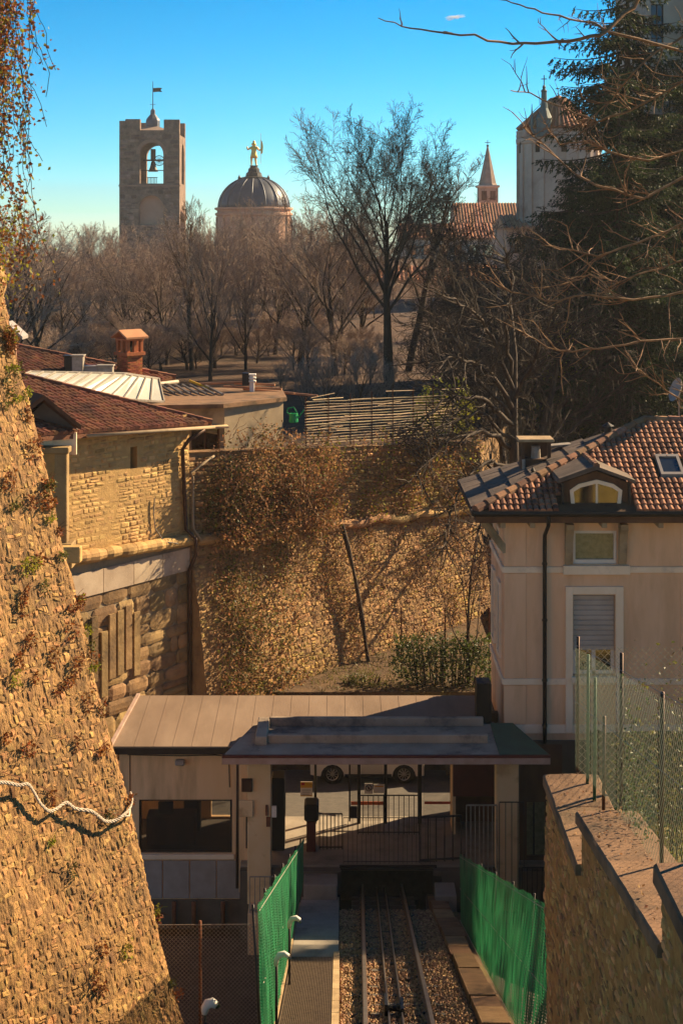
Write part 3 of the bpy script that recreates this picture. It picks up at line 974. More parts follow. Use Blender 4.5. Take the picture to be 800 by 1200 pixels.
# gate pier beside the house
gp = thing('gate_pier', 'square brown stone gate pier with recessed pale panel beside the stone house', 'pier', V(-7.95, 43.2, -9.3))
m = MB(); m.bbox(-8.02, -7.68, 43.0, 43.4, -9.2, -6.25, .02); m.build('shaft', 'ashlar', gp)
m = MB(); m.bbox(-8.75, -7.62, 42.95, 43.45, -6.25, -6.08, .02); m.build('lintel', 'ashlar', gp)
m = MB(); m.box(-9.2, -8.02, 43.3, 43.4, -9.2, -6.25); m.build('panel', 'house_mortar', gp)
m = MB(); m.bbox(-8.1, -7.5, 42.8, 43.5, -9.45, -8.75, .03); m.build('base_block', 'ashlar', gp)
m = MB(); m.bbox(-8.0, -7.2, 42.4, 42.75, -9.2, -8.75, .03); m.build('pale_block', 'house_stone', gp)

# ------------------------------------------------------------------ roof with brick chimney behind
hb = thing('chimney_house', 'brick chimney house with broad red tiled roof behind the glazed lantern', 'house', V(-11, 60, -8.2))
def on_b(u, n, z): return V(-6.25, 58.0, 0) + U_L * u + N_L * n + UP * z
def roofB(u, n, lift=0): return on_b(u, n, -5.62 + (0 - n) * 0.30 + lift)
m = MB()
m.poly([roofB(0, 0), roofB(5.2, -5.2), roofB(16, -5.2), roofB(16, 0)][::-1])
m.poly([roofB(0, 0), roofB(0, -10.4) - UP * 3.12, roofB(5.2, -5.2)][::-1])
m.poly([roofB(16, 0, -.15), roofB(0, 0, -.15), roofB(0, 0), roofB(16, 0)][::-1])
m.build('roof', 'dark_red_tile', hb)
m = MB(); m.prism([on_b(.5, -.5, -8.6), on_b(15.5, -.5, -8.6), on_b(15.5, -.5, -5.7), on_b(.5, -.5, -5.7)], N_L * -8); m.build('wall', 'plaster_grey', hb)
ssb = (roofB(5, -2) - roofB(5, 0)).normalized()
tile_field(hb, roofB(16, 0, .01), -U_L, ssb, lambda a, b: (16 - a) > b * .958 + .05, 16, 5.4, .2, .3, 'dark_red_tile', tr_, rest='roof_tiles')
m = MB(); hp = [roofB(0, 0, .08).lerp(roofB(5.2, -5.2, .08), i / 22) for i in range(23)]
for a, b in zip(hp, hp[1:]):
    m.cur = tr_.random(); m.tube([tuple(a), tuple(b + (b - a) * .1)], [.11, .09], 7)
m.build('hip_tiles', 'red_tile', hb)
m = MB(); m.tube([tuple(roofB(u, .06, -.07)) for u in (16, -.05)], .07, 8); m.build('gutter', 'galv', hb, smooth=True)
# chimney of real bricks: centre (152, 410) at d = 57
ch = bpy.data.objects.new('chimney', None); COL.link(ch); ch.parent = hb; ch.matrix_parent_inverse = inv_world(hb); ch.location = V(-7.85, 57.0, -6)
def chim_box(m, w, z0, z1):
    ax = Vector((0.72, 0.69, 0)); ay = Vector((-0.69, 0.72, 0)); c = V(-7.85, 57, 0)
    m.obox(c - ax * w / 2 - ay * w / 2 + UP * z0, ax * w, ay * w, UP * (z1 - z0))
m = MB(); chim_box(m, .66, -6.3, -4.62); m.build('core', 'brown_mortar', ch)
ax = Vector((0.72, 0.69, 0)).normalized(); ay = Vector((-0.69, 0.72, 0)).normalized()
bm_ = []
for k in range(6):
    q = MB(); q.cur = k / 5
    q.obox(Vector((-.09, -.012, 0)), Vector((.18, 0, 0)), Vector((0, .03, 0)), Vector((0, 0, .058))); bm_.append(q.mesh('brick', MATS['brick']))
for row in range(23):
    for (fa, fn) in ((ax, -ay), (ay, ax), (-ay, -ax)):
        for c in range(4):
            off = (c - 1.5) * .19 + (.045 if row % 2 else -.045)
            if abs(off) > .3: continue
            p = V(-7.85, 57, -6.15 + row * .066) + fn * .335 + fa * off
            piece('brick', tr_.choice(bm_), ch, Matrix.Translation(p) @ Matrix((fa, -fn, UP)).transposed().to_4x4())
m = MB(); chim_box(m, .84, -4.62, -4.50); chim_box(m, .76, -4.08, -4.0)
for sx in (-1, 0, 1):
    for sy in (-1, 0, 1):
        if sx or sy:
            c = V(-7.85, 57, -4.5) + ax * sx * .3 + ay * sy * .3
            m.obox(c - ax * .06 - ay * .06, ax * .12, ay * .12, UP * .42)
m.build('vent_head', 'brick', ch)
m = MB(); chim_box(m, .3, -4.5, -4.08); m.build('flue', 'void', ch)
m = MB()
c = V(-7.85, 57, -4.0)
for s in (-1, 1):
    m.prism([c - ax * .5 + ay * s * .5, c + ax * .5 + ay * s * .5, c + ax * .5 + UP * .26, c - ax * .5 + UP * .26], UP * .07)
m.build('chimney_cap', 'orange_tile', ch)
# rooftop units
for (px, py, w, h, d, mt) in ((82, 425, .35, .45, 55.5, 'black_paint'), (92, 424, .4, .42, 55.4, 'galv'), (124, 433, .55, .25, 55.5, 'galv'), (105, 433, .7, .2, 55.6, 'grey_paint')):
    p = PX(px, py, d); q = thing('roof_vent', {'black_paint': 'black square roof vent hood on the red tiles', 'grey_paint': 'low grey roof duct between two vents', 'galv': 'galvanised metal roof vent box near the brick chimney'}[mt], 'vent', p - UP * .6, 'roof vents')
    m = MB(); m.bbox(p.x - w / 2, p.x + w / 2, d - .2, d + .2, p.z - ZC - .7, p.z - ZC + h / 2, .02); m.build('casing', mt, q)
    m = MB(); m.bbox(p.x - w / 2 - .04, p.x + w / 2 + .04, d - .24, d + .24, p.z - ZC + h / 2, p.z - ZC + h / 2 + .05, .01); m.build('lid', mt, q)
# pink dormer stack far left
dl = thing('wall_turret', 'small pink plaster stack with grey gabled lid at the top of the retaining wall', 'stack', V(-11.2, 53, -8))
m = MB(); m.box(-11.6, -11.2, 52.6, 53, -8, -3.7); m.build('shaft', 'pink_plaster', dl)
m = MB()
for s in (-1, 1): m.prism([V(-11.4, 52.3, -3.25), V(-11.4 + s * .55, 52.3, -3.72), V(-11.4 + s * .55, 52.3, -3.62), V(-11.4, 52.3, -3.12)], Vector((0, 1, 0)))
m.build('lid', 'grey_paint', dl)

# ------------------------------------------------------------------ glazed lantern
gl = thing('roof_lantern', 'long hipped glass roof lantern with pale panes between the red roofs', 'lantern', V(-8, 51, -6.6))
A0, A1 = PX(110, 466, 49.6), PX(192, 471, 52.2)       # eave of the sloped end, left to right
T0, T1 = PX(148, 438, 52.0), PX(186, 444, 54.0)
L0, LT = PX(12, 446, 46.5), PX(36, 436, 49.0)
def pane_strip(a0, a1, b0, b1, n):
    for k in range(n):
        t0, t1 = k / n, (k + 1) / n
        p = [a0.lerp(a1, t0 + .01), a0.lerp(a1, t1 - .01), b0.lerp(b1, t1 - .01), b0.lerp(b1, t0 + .01)]
        q = MB(); q.cur = tr_.random()
        nn = (p[1] - p[0]).cross(p[3] - p[0]).normalized()
        q.prism(p, -nn * .02); q.build('pane', 'lantern_pane', gl)
    q = MB()
    for k in range(n + 1):
        t = k / n; nn = (a1 - a0).cross(b0 - a0).normalized() * .03
        q.tube([tuple(a0.lerp(a1, t) + nn), tuple(b0.lerp(b1, t) + nn)], .03, 5)
    q.tube([tuple(a0), tuple(a1)], .05, 5); q.tube([tuple(b0), tuple(b1)], .05, 5)
    q.build('glazing_bars', 'galv', gl)
pane_strip(A0, A1, T0, T1, 5)
pane_strip(L0, A0, LT, T0, 8)
m = MB(); m.poly([A0 - UP * 1.2, A1 - UP * 1.2, A1, A0]); m.poly([L0 - UP * 1.2, A0 - UP * 1.2, A0, L0]); m.poly([A1 - UP * 1.2, T1 - UP * 1.5, T1, A1]); m.build('kerb', 'plaster_grey', gl)
m = MB(); m.poly([T0, T1, T1 + Vector((-6, 3, -.4)), LT + Vector((-2, 3, -.4)), LT]); m.build('back_cover', 'grey_paint', gl)

# ------------------------------------------------------------------ flat-roofed annex
fa = thing('flat_roof_annex', 'flat roofed plaster annex with dark window next to the dry creeper', 'house', V(-3.6, 54, -8.3))
m = MB()
e = [PX(150, 466, 51.0), PX(262, 480, 51.6), PX(336, 474, 54.2), PX(330, 468, 58), PX(190, 455, 58.5)]
zt = [q.z for q in e]
m.prism([Vector((q.x, q.y, -5.82 + ZC - (q.y - 51) * .02)) for q in e], UP * -.14); m.build('roof_slab', 'wall_coping', fa)
a, b, c = Vector((-6.9, 51.3, 0)), Vector((-3.95, 51.9, 0)), Vector((-2.05, 54.2, 0))
m = MB(); uu = (b - a).normalized(); wall_open(m, a + UP * (ZC - 9), uu, Vector((uu.y, -uu.x, 0)), (b - a).length, 3.05, [(1.9, 2.85, 1.45, 2.3)], t=.25)
uu = (c - b).normalized(); m.prism([b + UP * (ZC - 9), c + UP * (ZC - 9), c + UP * (ZC - 5.96), b + UP * (ZC - 5.96)], Vector((-.4, .4, 0)))
m.build('wall', 'plaster_grey', fa)
uu = (b - a).normalized(); nn = Vector((uu.y, -uu.x, 0))
m = MB(); m.obox(a + uu * 1.85 + nn * -.24 + UP * (ZC - 7.6), uu * 1.05, -nn * .02, UP * .95); m.build('window_pane', 'dark_glass', fa)
m = MB()
for t in (1.9, 2.35, 2.8): m.obox(a + uu * t - nn * .2 + UP * (ZC - 7.55), uu * .05, -nn * .03, UP * .86)
m.build('window_frame', 'brown_wood', fa)
m = MB(); m.obox(a + uu * 1.7 + UP * (ZC - 6.62), uu * 1.4, nn * .5, UP * .06); m.build('window_hood', 'pale_wood', fa)
# white vent stack
vt = thing('vent_stack', 'slim white louvred vent stack rising above the flat roof', 'vent', PX(291, 463, 56.5))
p = PX(291, 448, 56.5); z0 = p.z - ZC
m = MB(); m.bbox(p.x + .05, p.x + .22, 56.4, 56.6, z0 - .6, z0 + .3, .01); m.build('pipe', 'white_paint', vt)
m = MB(); m.bbox(p.x - .22, p.x + .03, 56.35, 56.65, z0 - .1, z0 + .35, .01); m.build('louvre_box', 'dark_metal', vt)
for k in range(3):
    m = MB(); m.bbox(p.x + .02, p.x + .28, 56.33, 56.67, z0 + .02 + k * .12, z0 + .07 + k * .12, .008); m.build('louvre', 'white_paint', vt)
# slatted rack of battens on the flat roof
rk = thing('batten_rack', 'sloping rack of pale battens laid on the annex roof', 'rack', PX(225, 466, 55.5))
for k in range(7):
    m = MB(); m.cur = tr_.random()
    m.tube([tuple(PX(187 + 9 * k, 450 + .3 * k, 57.5)), tuple(PX(204 + 9.5 * k, 461 + .2 * k, 54.8))], .05, 5); m.build('batten', 'slat_grey', rk)
for k, (x0, y0, x1, y1) in enumerate(((222, 452, 266, 470), (230, 456, 300, 453), (262, 459, 330, 462), (285, 462, 345, 467), (275, 455, 322, 457), (310, 464, 372, 470))):
    m = MB(); m.tube([tuple(PX(x0, y0 - 6, 57)), tuple(PX(x1, y1 - 6, 56.6))], .045, 6)
    tag(m.build('cane_pole', 'orange_tile' if k else 'yellow_paint'), 'yellow pole lying across the annex roof' if not k else 'orange brown cane pole lying on the annex roof', 'pole', None if not k else 'cane poles on the annex roof')
# green watering bag
bgm = MB(); p = PX(344, 487, 54.6)
bgm.lathe(p - UP * .24, [(.15, 0), (.17, .02), (.15, .3), (.16, .32), (.12, .33), (.11, .28)], 12)
bgm.tube([tuple(p + Vector((.13, 0, -.1))), tuple(p + Vector((.28, -.02, .08))), tuple(p + Vector((.36, -.02, .2)))], [.035, .025, .02], 6)
bgm.tube([tuple(p + Vector((-.14, 0, .05))), tuple(p + Vector((-.24, 0, .12))), tuple(p + Vector((-.2, 0, .26))), tuple(p + Vector((0, 0, .3))), tuple(p + Vector((.12, 0, .1)))], .022, 6)
tag(bgm.build('watering_can', 'green_plastic'), 'bright green plastic can hanging by the terrace fence', 'can')

# ------------------------------------------------------------------ terrace fence of canes
tf = thing('terrace_fence', 'see-through fence of thin horizontal canes and rusty posts on the terrace', 'fence', V(1.6, 57, -8.2))
F0, F1 = V(-1.3, 56.0, 0), V(4.4, 60.9, 0)
for k in range(8):
    t = k / 7; p = F0.lerp(F1, t); p = Vector((p.x, p.y, ZC))
    m = MB(); m.tube([tuple(p - UP * 8.25), tuple(p - UP * 6.1)], .03, 6); m.build('post', 'rust', tf)
for k in range(16):
    z = -7.8 + k * .102
    m = MB(); m.cur = tr_.random()
    pts = []
    for i in range(9):
        t = i / 8; p = F0.lerp(F1, t) ; pts.append((p.x - .03, p.y - .04, z + ZC - .25 * t + tr_.uniform(-.02, .02)))
    m.tube(pts, tr_.uniform(.013, .022), 5); m.build('cane', 'pale_wood', tf)
for k in range(26):
    a = F0.lerp(F1, tr_.random()); z = tr_.uniform(-7.6, -6.0); L = tr_.uniform(.6, 1.6)
    dd = (F1 - F0).normalized()
    m = MB(); m.cur = tr_.random()
    m.tube([(a.x - .05, a.y - .06, z + ZC), (a.x + dd.x * L - .05, a.y + dd.y * L - .06, z + ZC + tr_.uniform(-.12, .12))], .014, 4); m.build('cane', 'pale_wood', tf)

# ------------------------------------------------------------------ right house
rh = thing('cream_villa', 'cream plaster villa with clay tiled hip roof, dormer and white string courses', 'house', V(8, 43, -13.6))
HX0, HX1, HD0, HD1 = 4.33, 14.0, 41.0, 44.5
def zf(py, d=41.0): return (270 - py) * d / F
def xf(px, d=41.0): return (px - 400) * d / F
m = MB()
ops = [(xf(671) - HX0, xf(722) - HX0, zf(661) + 13.6, zf(622) + 13.6), (xf(671) - HX0, xf(720) - HX0, zf(792) + 13.6, zf(697) + 13.6)]
wall_open(m, V(HX0, HD0, -13.6), Vector((1, 0, 0)), Vector((0, -1, 0)), HX1 - HX0, 6.1, ops, t=.2)
m.poly([V(HX0, HD1, -13.6), V(HX0, HD0, -13.6), V(HX0, HD0, -7.5), V(HX0, HD1, -7.5)])
m.poly([V(HX1, 48, -13.6), V(HX0, HD1, -13.6), V(HX0, HD1, -7.5), V(HX1, 48, -7.5)])
m.poly([V(HX1, HD0, -13.6), V(HX1, 48, -13.6), V(HX1, 48, -7.5), V(HX1, HD0, -7.5)])
m.build('wall', 'cream_plaster', rh)
m = MB(); m.box(HX0 - .04, HX1, HD0 - .05, HD0 - .002, -17.6, -13.6); m.box(HX0 - .04, HX0 - .002, HD0, HD1, -17.6, -13.6); m.build('basement_wall', 'dark_concrete', rh)
def trim(x0, x1, z0, z1, pr, name, mt='cream_trim', e=.008):
    q = MB(); q.bbox(x0, x1, HD0 - pr, HD0 + .01, z0, z1, e); return q.build(name, mt, rh)
for (ya, yb) in ((664, 671), (795, 802)):
    trim(HX0 - .035, HX1, zf(yb), zf(ya), .05, 'string_course')
    q = MB(); q.bbox(HX0 - .05, HX0 + .01, HD0, HD1 + .03, zf(yb), zf(ya), .008); q.build('string_course', 'cream_trim', rh)
trim(HX0 - .03, HX1, zf(859), zf(849), .045, 'plinth_band')
for (xa, xb) in ((590.3, 616), (797, 830)):
    for (ya, yb) in ((672, 794), (803, 848), (610, 663)):
        trim(xf(xa), xf(xb), zf(yb), zf(ya), .022, 'corner_panel', 'cream_plaster', .006)
# side-face window surrounds
for (da, db) in ((41.7, 42.5), (43.2, 44.0)):
    for (ya, yb) in ((690, 780), (625, 655)):
        za, zb = zf(yb), zf(ya)
        q = MB()
        for (p0, p1, r0, r1) in ((da, da + .1, za, zb), (db - .1, db, za, zb), (da + .1, db - .1, zb - .1, zb), (da + .1, db - .1, za, za + .1)):
            q.box(HX0 - .06, HX0 + .01, p0, p1, r0, r1)
        q.build('side_window_frame', 'cream_trim', rh)
        q = MB(); q.box(HX0 - .02, HX0 + .005, da + .1, db - .1, za + .1, zb - .1); q.build('side_window_shutter', 'shutter_grey', rh)
# upper window
wi = MB(); wi.box(xf(674), xf(719), 41.12, 41.14, zf(658), zf(626)); wi = wi.build('window', 'frosted_glass', rh)
q = MB()
for (x0, x1, y0, y1) in ((671, 674, 622, 661), (719, 722, 622, 661), (674, 719, 622, 625.5), (674, 719, 656, 661)):
    q.bbox(xf(x0), xf(x1), 41.04, 41.16, zf(y1), zf(y0), .006)
q.build('frame', 'white_paint', wi)
trim(xf(659), xf(737), zf(672.5), zf(662), .12, 'window_sill')
for x0 in (661, 724):
    q = MB()
    pr = [(0, 612), (.36, 612), (.36, 618), (.26, 624), (.18, 634), (.16, 646), (.10, 655), (.05, 661), (0, 661)]
    q.prism([V(xf(x0), 41.0 - a, zf(y)) for a, y in pr], Vector((xf(x0 + 9) - xf(x0), 0, 0))); q.build('bracket', 'plaster_grey', rh)
# lower window: surround, roller shutter half down, panes
for (x0, x1, y0, y1) in ((662, 670.5, 687, 858), (720.5, 729.5, 687, 858), (670.5, 720.5, 687, 696)):
    trim(xf(x0), xf(x1), zf(y1), zf(y0), .07, 'surround')
sh = MB(); sh.box(xf(671), xf(720), 41.10, 41.12, zf(762), zf(697)); sh = sh.build('roller_shutter', 'shutter_grey', rh)
for k in range(11):
    q = MB(); q.bbox(xf(671.5), xf(719.5), 41.07, 41.098, zf(697.5 + 5.9 * (k + 1)), zf(698.3 + 5.9 * k), .008); q.build('slat', 'shutter_grey', sh)
wi = MB(); wi.box(xf(672), xf(719), 41.16, 41.17, zf(791), zf(697)); wi = wi.build('window', 'dark_glass', rh)
q = MB()
for (x0, x1, y0, y1) in ((671, 675, 762, 791), (716, 720, 762, 791), (693.5, 698, 762, 791), (675, 716, 787, 791)):
    q.bbox(xf(x0), xf(x1), 41.12, 41.19, zf(y1), zf(y0), .006)
q.build('frame', 'white_paint', wi)
trim(xf(668), xf(723), zf(799), zf(792), .14, 'window_sill')
# eaves
EX, ED, EZH = 3.5, 40.2, -7.37
AP = V(8.65, 44.15, -5.5)
c1, c2, c3, c4 = V(EX, ED, EZH), V(EX, 45, EZH), V(14.5, 49, EZH), V(14.5, ED, EZH)
RG = V(14.5, 44.15, -5.5)
m = MB(); m.poly([c1, c4, RG, AP]); m.poly([c2, c1, AP]); m.poly([c3, c2, AP, RG])
dz = UP * -.10
m.poly([c1 + dz, c2 + dz, c3 + dz, c4 + dz])
m.poly([c1 + dz, c4 + dz, c4, c1]); m.poly([c2 + dz, c1 + dz, c1, c2]); m.build('roof', 'brown_wood', rh)
q = MB(); q.bbox(EX + .02, 14.4, ED + .05, HD0 - .05, EZH - .30, EZH - .11, .01); q.bbox(EX + .05, HX0 - .05, HD0 - .05, 45, EZH - .30, EZH - .11, .01); q.build('soffit', 'brown_wood', rh)
q = MB()
prof = [(-.07, .07), (-.08, 0), (-.06, -.06), (0, -.08), (.04, -.05), (.05, .05)]
q.prism([V(EX - .05, ED + a - .03, EZH + b - .04) for a, b in prof], Vector((11.2, 0, 0))); q.build('gutter', 'black_paint', rh)
q = MB(); q.prism([V(EX + a - .03, ED - .05, EZH + b - .04) for a, b in prof], Vector((0, 5, 0))); q.build('gutter', 'dark_metal', rh)
for x0 in (583, 617, 700, 765):
    q = MB(); q.bbox(xf(x0), xf(x0 + 6), 40.35, 41.0, -7.82, -7.68, .01); q.build('rafter_end', 'plaster_grey', rh)
q = MB(); q.prism([V(4.30, 40.9, -8.6), V(4.30, 40.9, -8.4), V(3.62, 40.4, -7.68), V(3.78, 40.4, -7.68)], Vector((.09, .1, 0))); q.build('eave_strut', 'plaster_grey', rh)
for d in (42.3, 43.8):
    q = MB(); q.prism([V(4.32, d, -8.6), V(4.32, d, -8.4), V(3.7, d, -7.68), V(3.86, d, -7.68)], Vector((0, .12, 0))); q.build('eave_strut', 'plaster_grey', rh)
q = MB(); q.tube([tuple(p) for p in (V(5.40, 40.16, -7.45), V(5.42, 40.3, -7.75), V(5.40, 40.85, -8.1), V(5.40, 40.88, -8.4), V(5.40, 40.88, -16.8))], .055, 8); q.build('downpipe', 'black_paint', rh, smooth=True)
for z in (-8.9, -10.4, -12.0, -13.2):
    q = MB(); q.lathe(V(5.40, 40.88, z), [(.07, 0), (.07, .06)], 8); q.build('pipe_clip', 'black_paint', rh)
# tiles on the front slope
u = Vector((1, 0, 0)); s = Vector((0, 3.95, 1.87)).normalized()
run = lambda b: b * s.y
def ins(a, b):
    X = EX + a; r_ = run(b)
    if X < EX + 5.15 * r_ / 3.95 + .12: return False
    if 5.68 < X < 7.75 and r_ < .4 + 1.55 * max(0, 1 - abs(X - 6.71) / 1.05): return False
    if 8.60 < X < 9.32 and 1.36 < r_ < 2.32: return False
    return r_ < 3.95
def vis(sp):
    X = EX + sp[0]; d = ED + run(sp[1]); px = 400 + X / d * F
    return (px > 806, d)
tile_field(rh, c1 + Vector((0, -.03, .02)), u, s, ins, 11, 4.4, .168, .245, 'clay_tile', tr_, limit=300, order=vis, rest='joined_tiles')
# flat tiles on the left slope
u = Vector((0, -1, 0)); s = (Vector((5.15, 0, 1.87))).normalized()
def ins2(a, b):
    d = 45 - a; r_ = b * s.x
    return r_ / 5.15 * 3.95 + ED + .1 < d < 45 - .85 * r_ / 5.15 - .05
tile_field(rh, c2 + Vector((-.03, 0, .02)), u, s, ins2, 5, 5.3, .40, .62, 'slate_tile', tr_, limit=300, shape=slab_tile(.40, .62, .03, .03), pname='flat_tile')
# hip caps
for k in range(17):
    t = k / 17; p = c1.lerp(AP, t) + UP * .05; p2 = c1.lerp(AP, (k + 1.12) / 17) + UP * .05
    q = MB(); q.cur = tr_.random(); q.tube([tuple(p), tuple(p2)], [.135, .105], 9); q.build('ridge_tile', 'clay_tile', rh)
for k in range(16):
    p = AP.lerp(RG, k / 16) + UP * .05; p2 = AP.lerp(RG, (k + 1.12) / 16) + UP * .05
    q = MB(); q.cur = tr_.random(); q.tube([tuple(p), tuple(p2)], [.13, .105], 9); q.build('ridge_tile', 'clay_tile', rh)
# dormer
do = bpy.data.objects.new('dormer', None); COL.link(do); do.parent = rh; do.matrix_parent_inverse = inv_world(rh); do.location = V(6.7, 40.6, -7.4)
DX = 6.71
q = MB()
fr_ = [V(5.86, 40.6, -7.42), V(7.56, 40.6, -7.42), V(7.56, 40.6, -6.66), V(DX, 40.6, -6.36), V(5.86, 40.6, -6.66)]
q.prism(fr_, Vector((0, 1.9, 0))); q.build('dormer_body', 'brown_wood', do)
for s_ in (-1, 1):
    q = MB(); q.prism([V(DX, 40.42, -6.30), V(DX + s_ * 1.02, 40.42, -6.66), V(DX + s_ * 1.02, 40.42, -6.58), V(DX, 40.42, -6.21)], Vector((0, 2.1, 0))); q.build('dormer_roof', 'slate_tile', do)
    for k in range(8):
        tt = MB(); tt.cur = tr_.random()
        d0 = 40.44 + .26 * k
        tt.tube([tuple(V(DX, d0, -6.2)), tuple(V(DX, d0 + .29, -6.2))], [.09, .075], 7) if s_ > 0 else tt.obox(V(DX - .98, d0 + .005, -6.565), Vector((.95, 0, .345)), Vector((0, .25, 0)), UP * .03)
        tt.build('ridge_tile' if s_ > 0 else 'flat_tile', 'clay_tile' if s_ > 0 else 'slate_tile', do)
pent = [(6.07, -7.40), (7.35, -7.40), (7.40, -6.86), (7.18, -6.70), (6.73, -6.58), (6.25, -6.70), (6.02, -6.86)]
inner = [(6.16, -7.29), (7.26, -7.29), (7.30, -6.90), (7.13, -6.79), (6.73, -6.68), (6.30, -6.79), (6.12, -6.90)]
q = MB()
for i in range(7):
    j = (i + 1) % 7
    q.prism([V(*pent[i][:1], 40.54, pent[i][1]), V(pent[j][0], 40.54, pent[j][1]), V(inner[j][0], 40.54, inner[j][1]), V(inner[i][0], 40.54, inner[i][1])], Vector((0, .055, 0)))
q.build('window_frame', 'cream_trim', do)
q = MB(); q.prism([V(a, 40.575, b) for a, b in inner], Vector((0, .012, 0))); q.build('window_pane', 'dark_glass', do)
q = MB(); q.bbox(6.70, 6.76, 40.55, 40.59, -7.29, -6.68, .004); q.build('mullion', 'cream_trim', do)
q = MB(); q.bbox(5.95, 7.45, 40.42, 40.6, -7.46, -7.40, .008); q.build('dormer_sill', 'cream_trim', do)
for x0 in (5.80, 7.56):
    q = MB(); q.bbox(x0, x0 + .06, 40.5, 40.62, -7.44, -6.66, .005); q.build('flashing', 'dark_metal', do)
# roof window
sk = bpy.data.objects.new('skylight', None); COL.link(sk); sk.parent = rh; sk.matrix_parent_inverse = inv_world(rh); sk.location = V(8.96, 42, -6.5)
def rp(x, r_, l=0): return V(x, ED + r_, EZH + .4734 * r_) + Vector((0, -.428, .904)) * l
q = MB()
for (x0, x1, r0, r1) in ((8.64, 8.72, 1.40, 2.28), (9.2, 9.28, 1.40, 2.28), (8.72, 9.2, 1.40, 1.5), (8.72, 9.2, 2.18, 2.28)):
    q.prism([rp(x0, r0), rp(x1, r0), rp(x1, r1), rp(x0, r1)], Vector((0, -.428, .904)) * .13)
q.build('frame', 'grey_paint', sk)
q = MB(); q.prism([rp(8.72, 1.5), rp(9.2, 1.5), rp(9.2, 2.18), rp(8.72, 2.18)], Vector((0, -.428, .904)) * .09); q.build('pane', 'sky_glass', sk)
# open chimney box with plate
cb = bpy.data.objects.new('chimney', None); COL.link(cb); cb.parent = rh; cb.matrix_parent_inverse = inv_world(rh); cb.location = V(5.47, 43.6, -6.7)
q = MB(); q.bbox(5.06, 5.90, 43.3, 43.9, -7.1, -6.45, .015); q.build('chimney_base', 'brown_wood', cb)
for (x0, d0) in ((5.06, 43.3), (5.80, 43.3), (5.06, 43.8), (5.80, 43.8)):
    q = MB(); q.bbox(x0, x0 + .1, d0, d0 + .1, -6.45, -5.96, .008); q.build('chimney_post', 'brown_wood', cb)
q = MB(); q.box(5.16, 5.8, 43.78, 43.8, -6.45, -5.97); q.build('chimney_back', 'brown_wood', cb)
q = MB(); q.bbox(4.98, 5.98, 43.2, 44.0, -5.96, -5.88, .012); q.build('chimney_plate', 'coping', cb)
q = MB(); q.lathe(V(5.5, 43.55, -6.45), [(.14, 0), (.12, .3), (.13, .34)], 10); q.build('flue', 'galv', cb)
q = MB(); q.tube([tuple(V(5.12, 43.25, -6.45)), tuple(V(5.12, 43.22, -6.9)), tuple(V(4.85, 43.1, -7.0))], .05, 7); q.build('flashing', 'galv', cb)
# vents and plates on the roof
for (X, D, Z, h, r_) in ((5.25, 42.2, -6.85, .32, .045), (7.62, 44.0, -5.95, .42, .11)):
    vv = bpy.data.objects.new('vent', None); COL.link(vv); vv.parent = rh; vv.matrix_parent_inverse = inv_world(rh); vv.location = V(X, D, Z)
    q = MB(); q.lathe(V(X, D, Z - .1), [(r_, 0), (r_, h)], 10); q.build('vent_pipe', 'dark_metal', vv, smooth=False)
    q = MB(); q.lathe(V(X, D, Z + h - .1), [(r_ * .6, 0), (r_ * 1.6, .03), (r_ * .3, .12), (0.004, .14)], 10); q.build('vent_cowl', 'dark_metal', vv)
q = MB(); q.prism([V(6.0, 44.2, -6.25), V(6.6, 44.2, -6.2), V(6.6, 44.6, -6.2), V(6.0, 44.6, -6.25)], UP * .05); q.build('cover_plate', 'galv', rh)
q = MB(); q.obox(V(6.55, 44.0, -6.30), Vector((.85, 0, .28)), Vector((0, .5, 0)), UP * .08); q.build('roof_hatch', 'grey_paint', rh)

# ------------------------------------------------------------------ street, yard, verge, garden
def ground_z(d): return -5.31 - 0.3 * d          # slope of the track
m = MB()
m.prism([V(-40, 42.9, -16.4), V(-40, 49.4, -17.35), V(-40, 49.4, -19.3), V(-40, 42.9, -19.3)], Vector((80, 0, 0)))
struct(m.build('street', 'asphalt'))
m = MB(); m.prism([V(-6, 49.5, -19.3), V(9, 49.5, -19.3), V(9, 62, -19.3), V(-6, 62, -19.3)], UP * 4.42); struct(m.build('verge', 'earth'))
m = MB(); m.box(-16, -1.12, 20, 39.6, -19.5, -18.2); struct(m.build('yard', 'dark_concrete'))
def garden_z(d): return lerp(-7.4, -8.6, (d - 12) / 8) if d < 20 else lerp(-8.6, -13.3, min(1, (d - 20) / 6))
gs = MB()
gx = [3.25, 4, 5, 6, 7, 8.5, 10, 12, 15, 20, 28]
gd = [6, 9, 12, 14, 16, 18, 20, 22, 25, 28, 31, 34, 37, 40.9]
for d in gd:
    for i, x in enumerate(gx):
        x_ = x if d <= 20 else max(x, lerp(3.25, 6.3, (d - 20) / 19.0) + .05 * i)
        z = garden_z(d) + mnoise.noise(Vector((x * .6, d * .5, 2))) * .18 - (0 if x < 3.5 else .1)
        gs.v.append(tuple(V(x_, d, z)))
for j in range(len(gd) - 1):
    for i in range(len(gx) - 1):
        a = j * len(gx) + i; gs.face(a, a + 1, a + len(gx) + 1, a + len(gx))
struct(gs.build('garden_slope', 'dry_grass', smooth=True))
m = MB(); m.box(15.5, 60, 41, 50, -19, -12.6); struct(m.build('back_garden', 'earth'))
gw = MB()
gw.prism([V(3.3, 20, -19), V(6.3, 39, -19), V(6.3, 39, -13.35), V(4.3, 26, -13.35), V(3.3, 20, -8.7)], Vector((.3, 0, 0)))
tag(gw.build('garden_wall', 'brown_mortar'), 'plain rubble wall holding up the sloping garden behind the netting', 'wall')

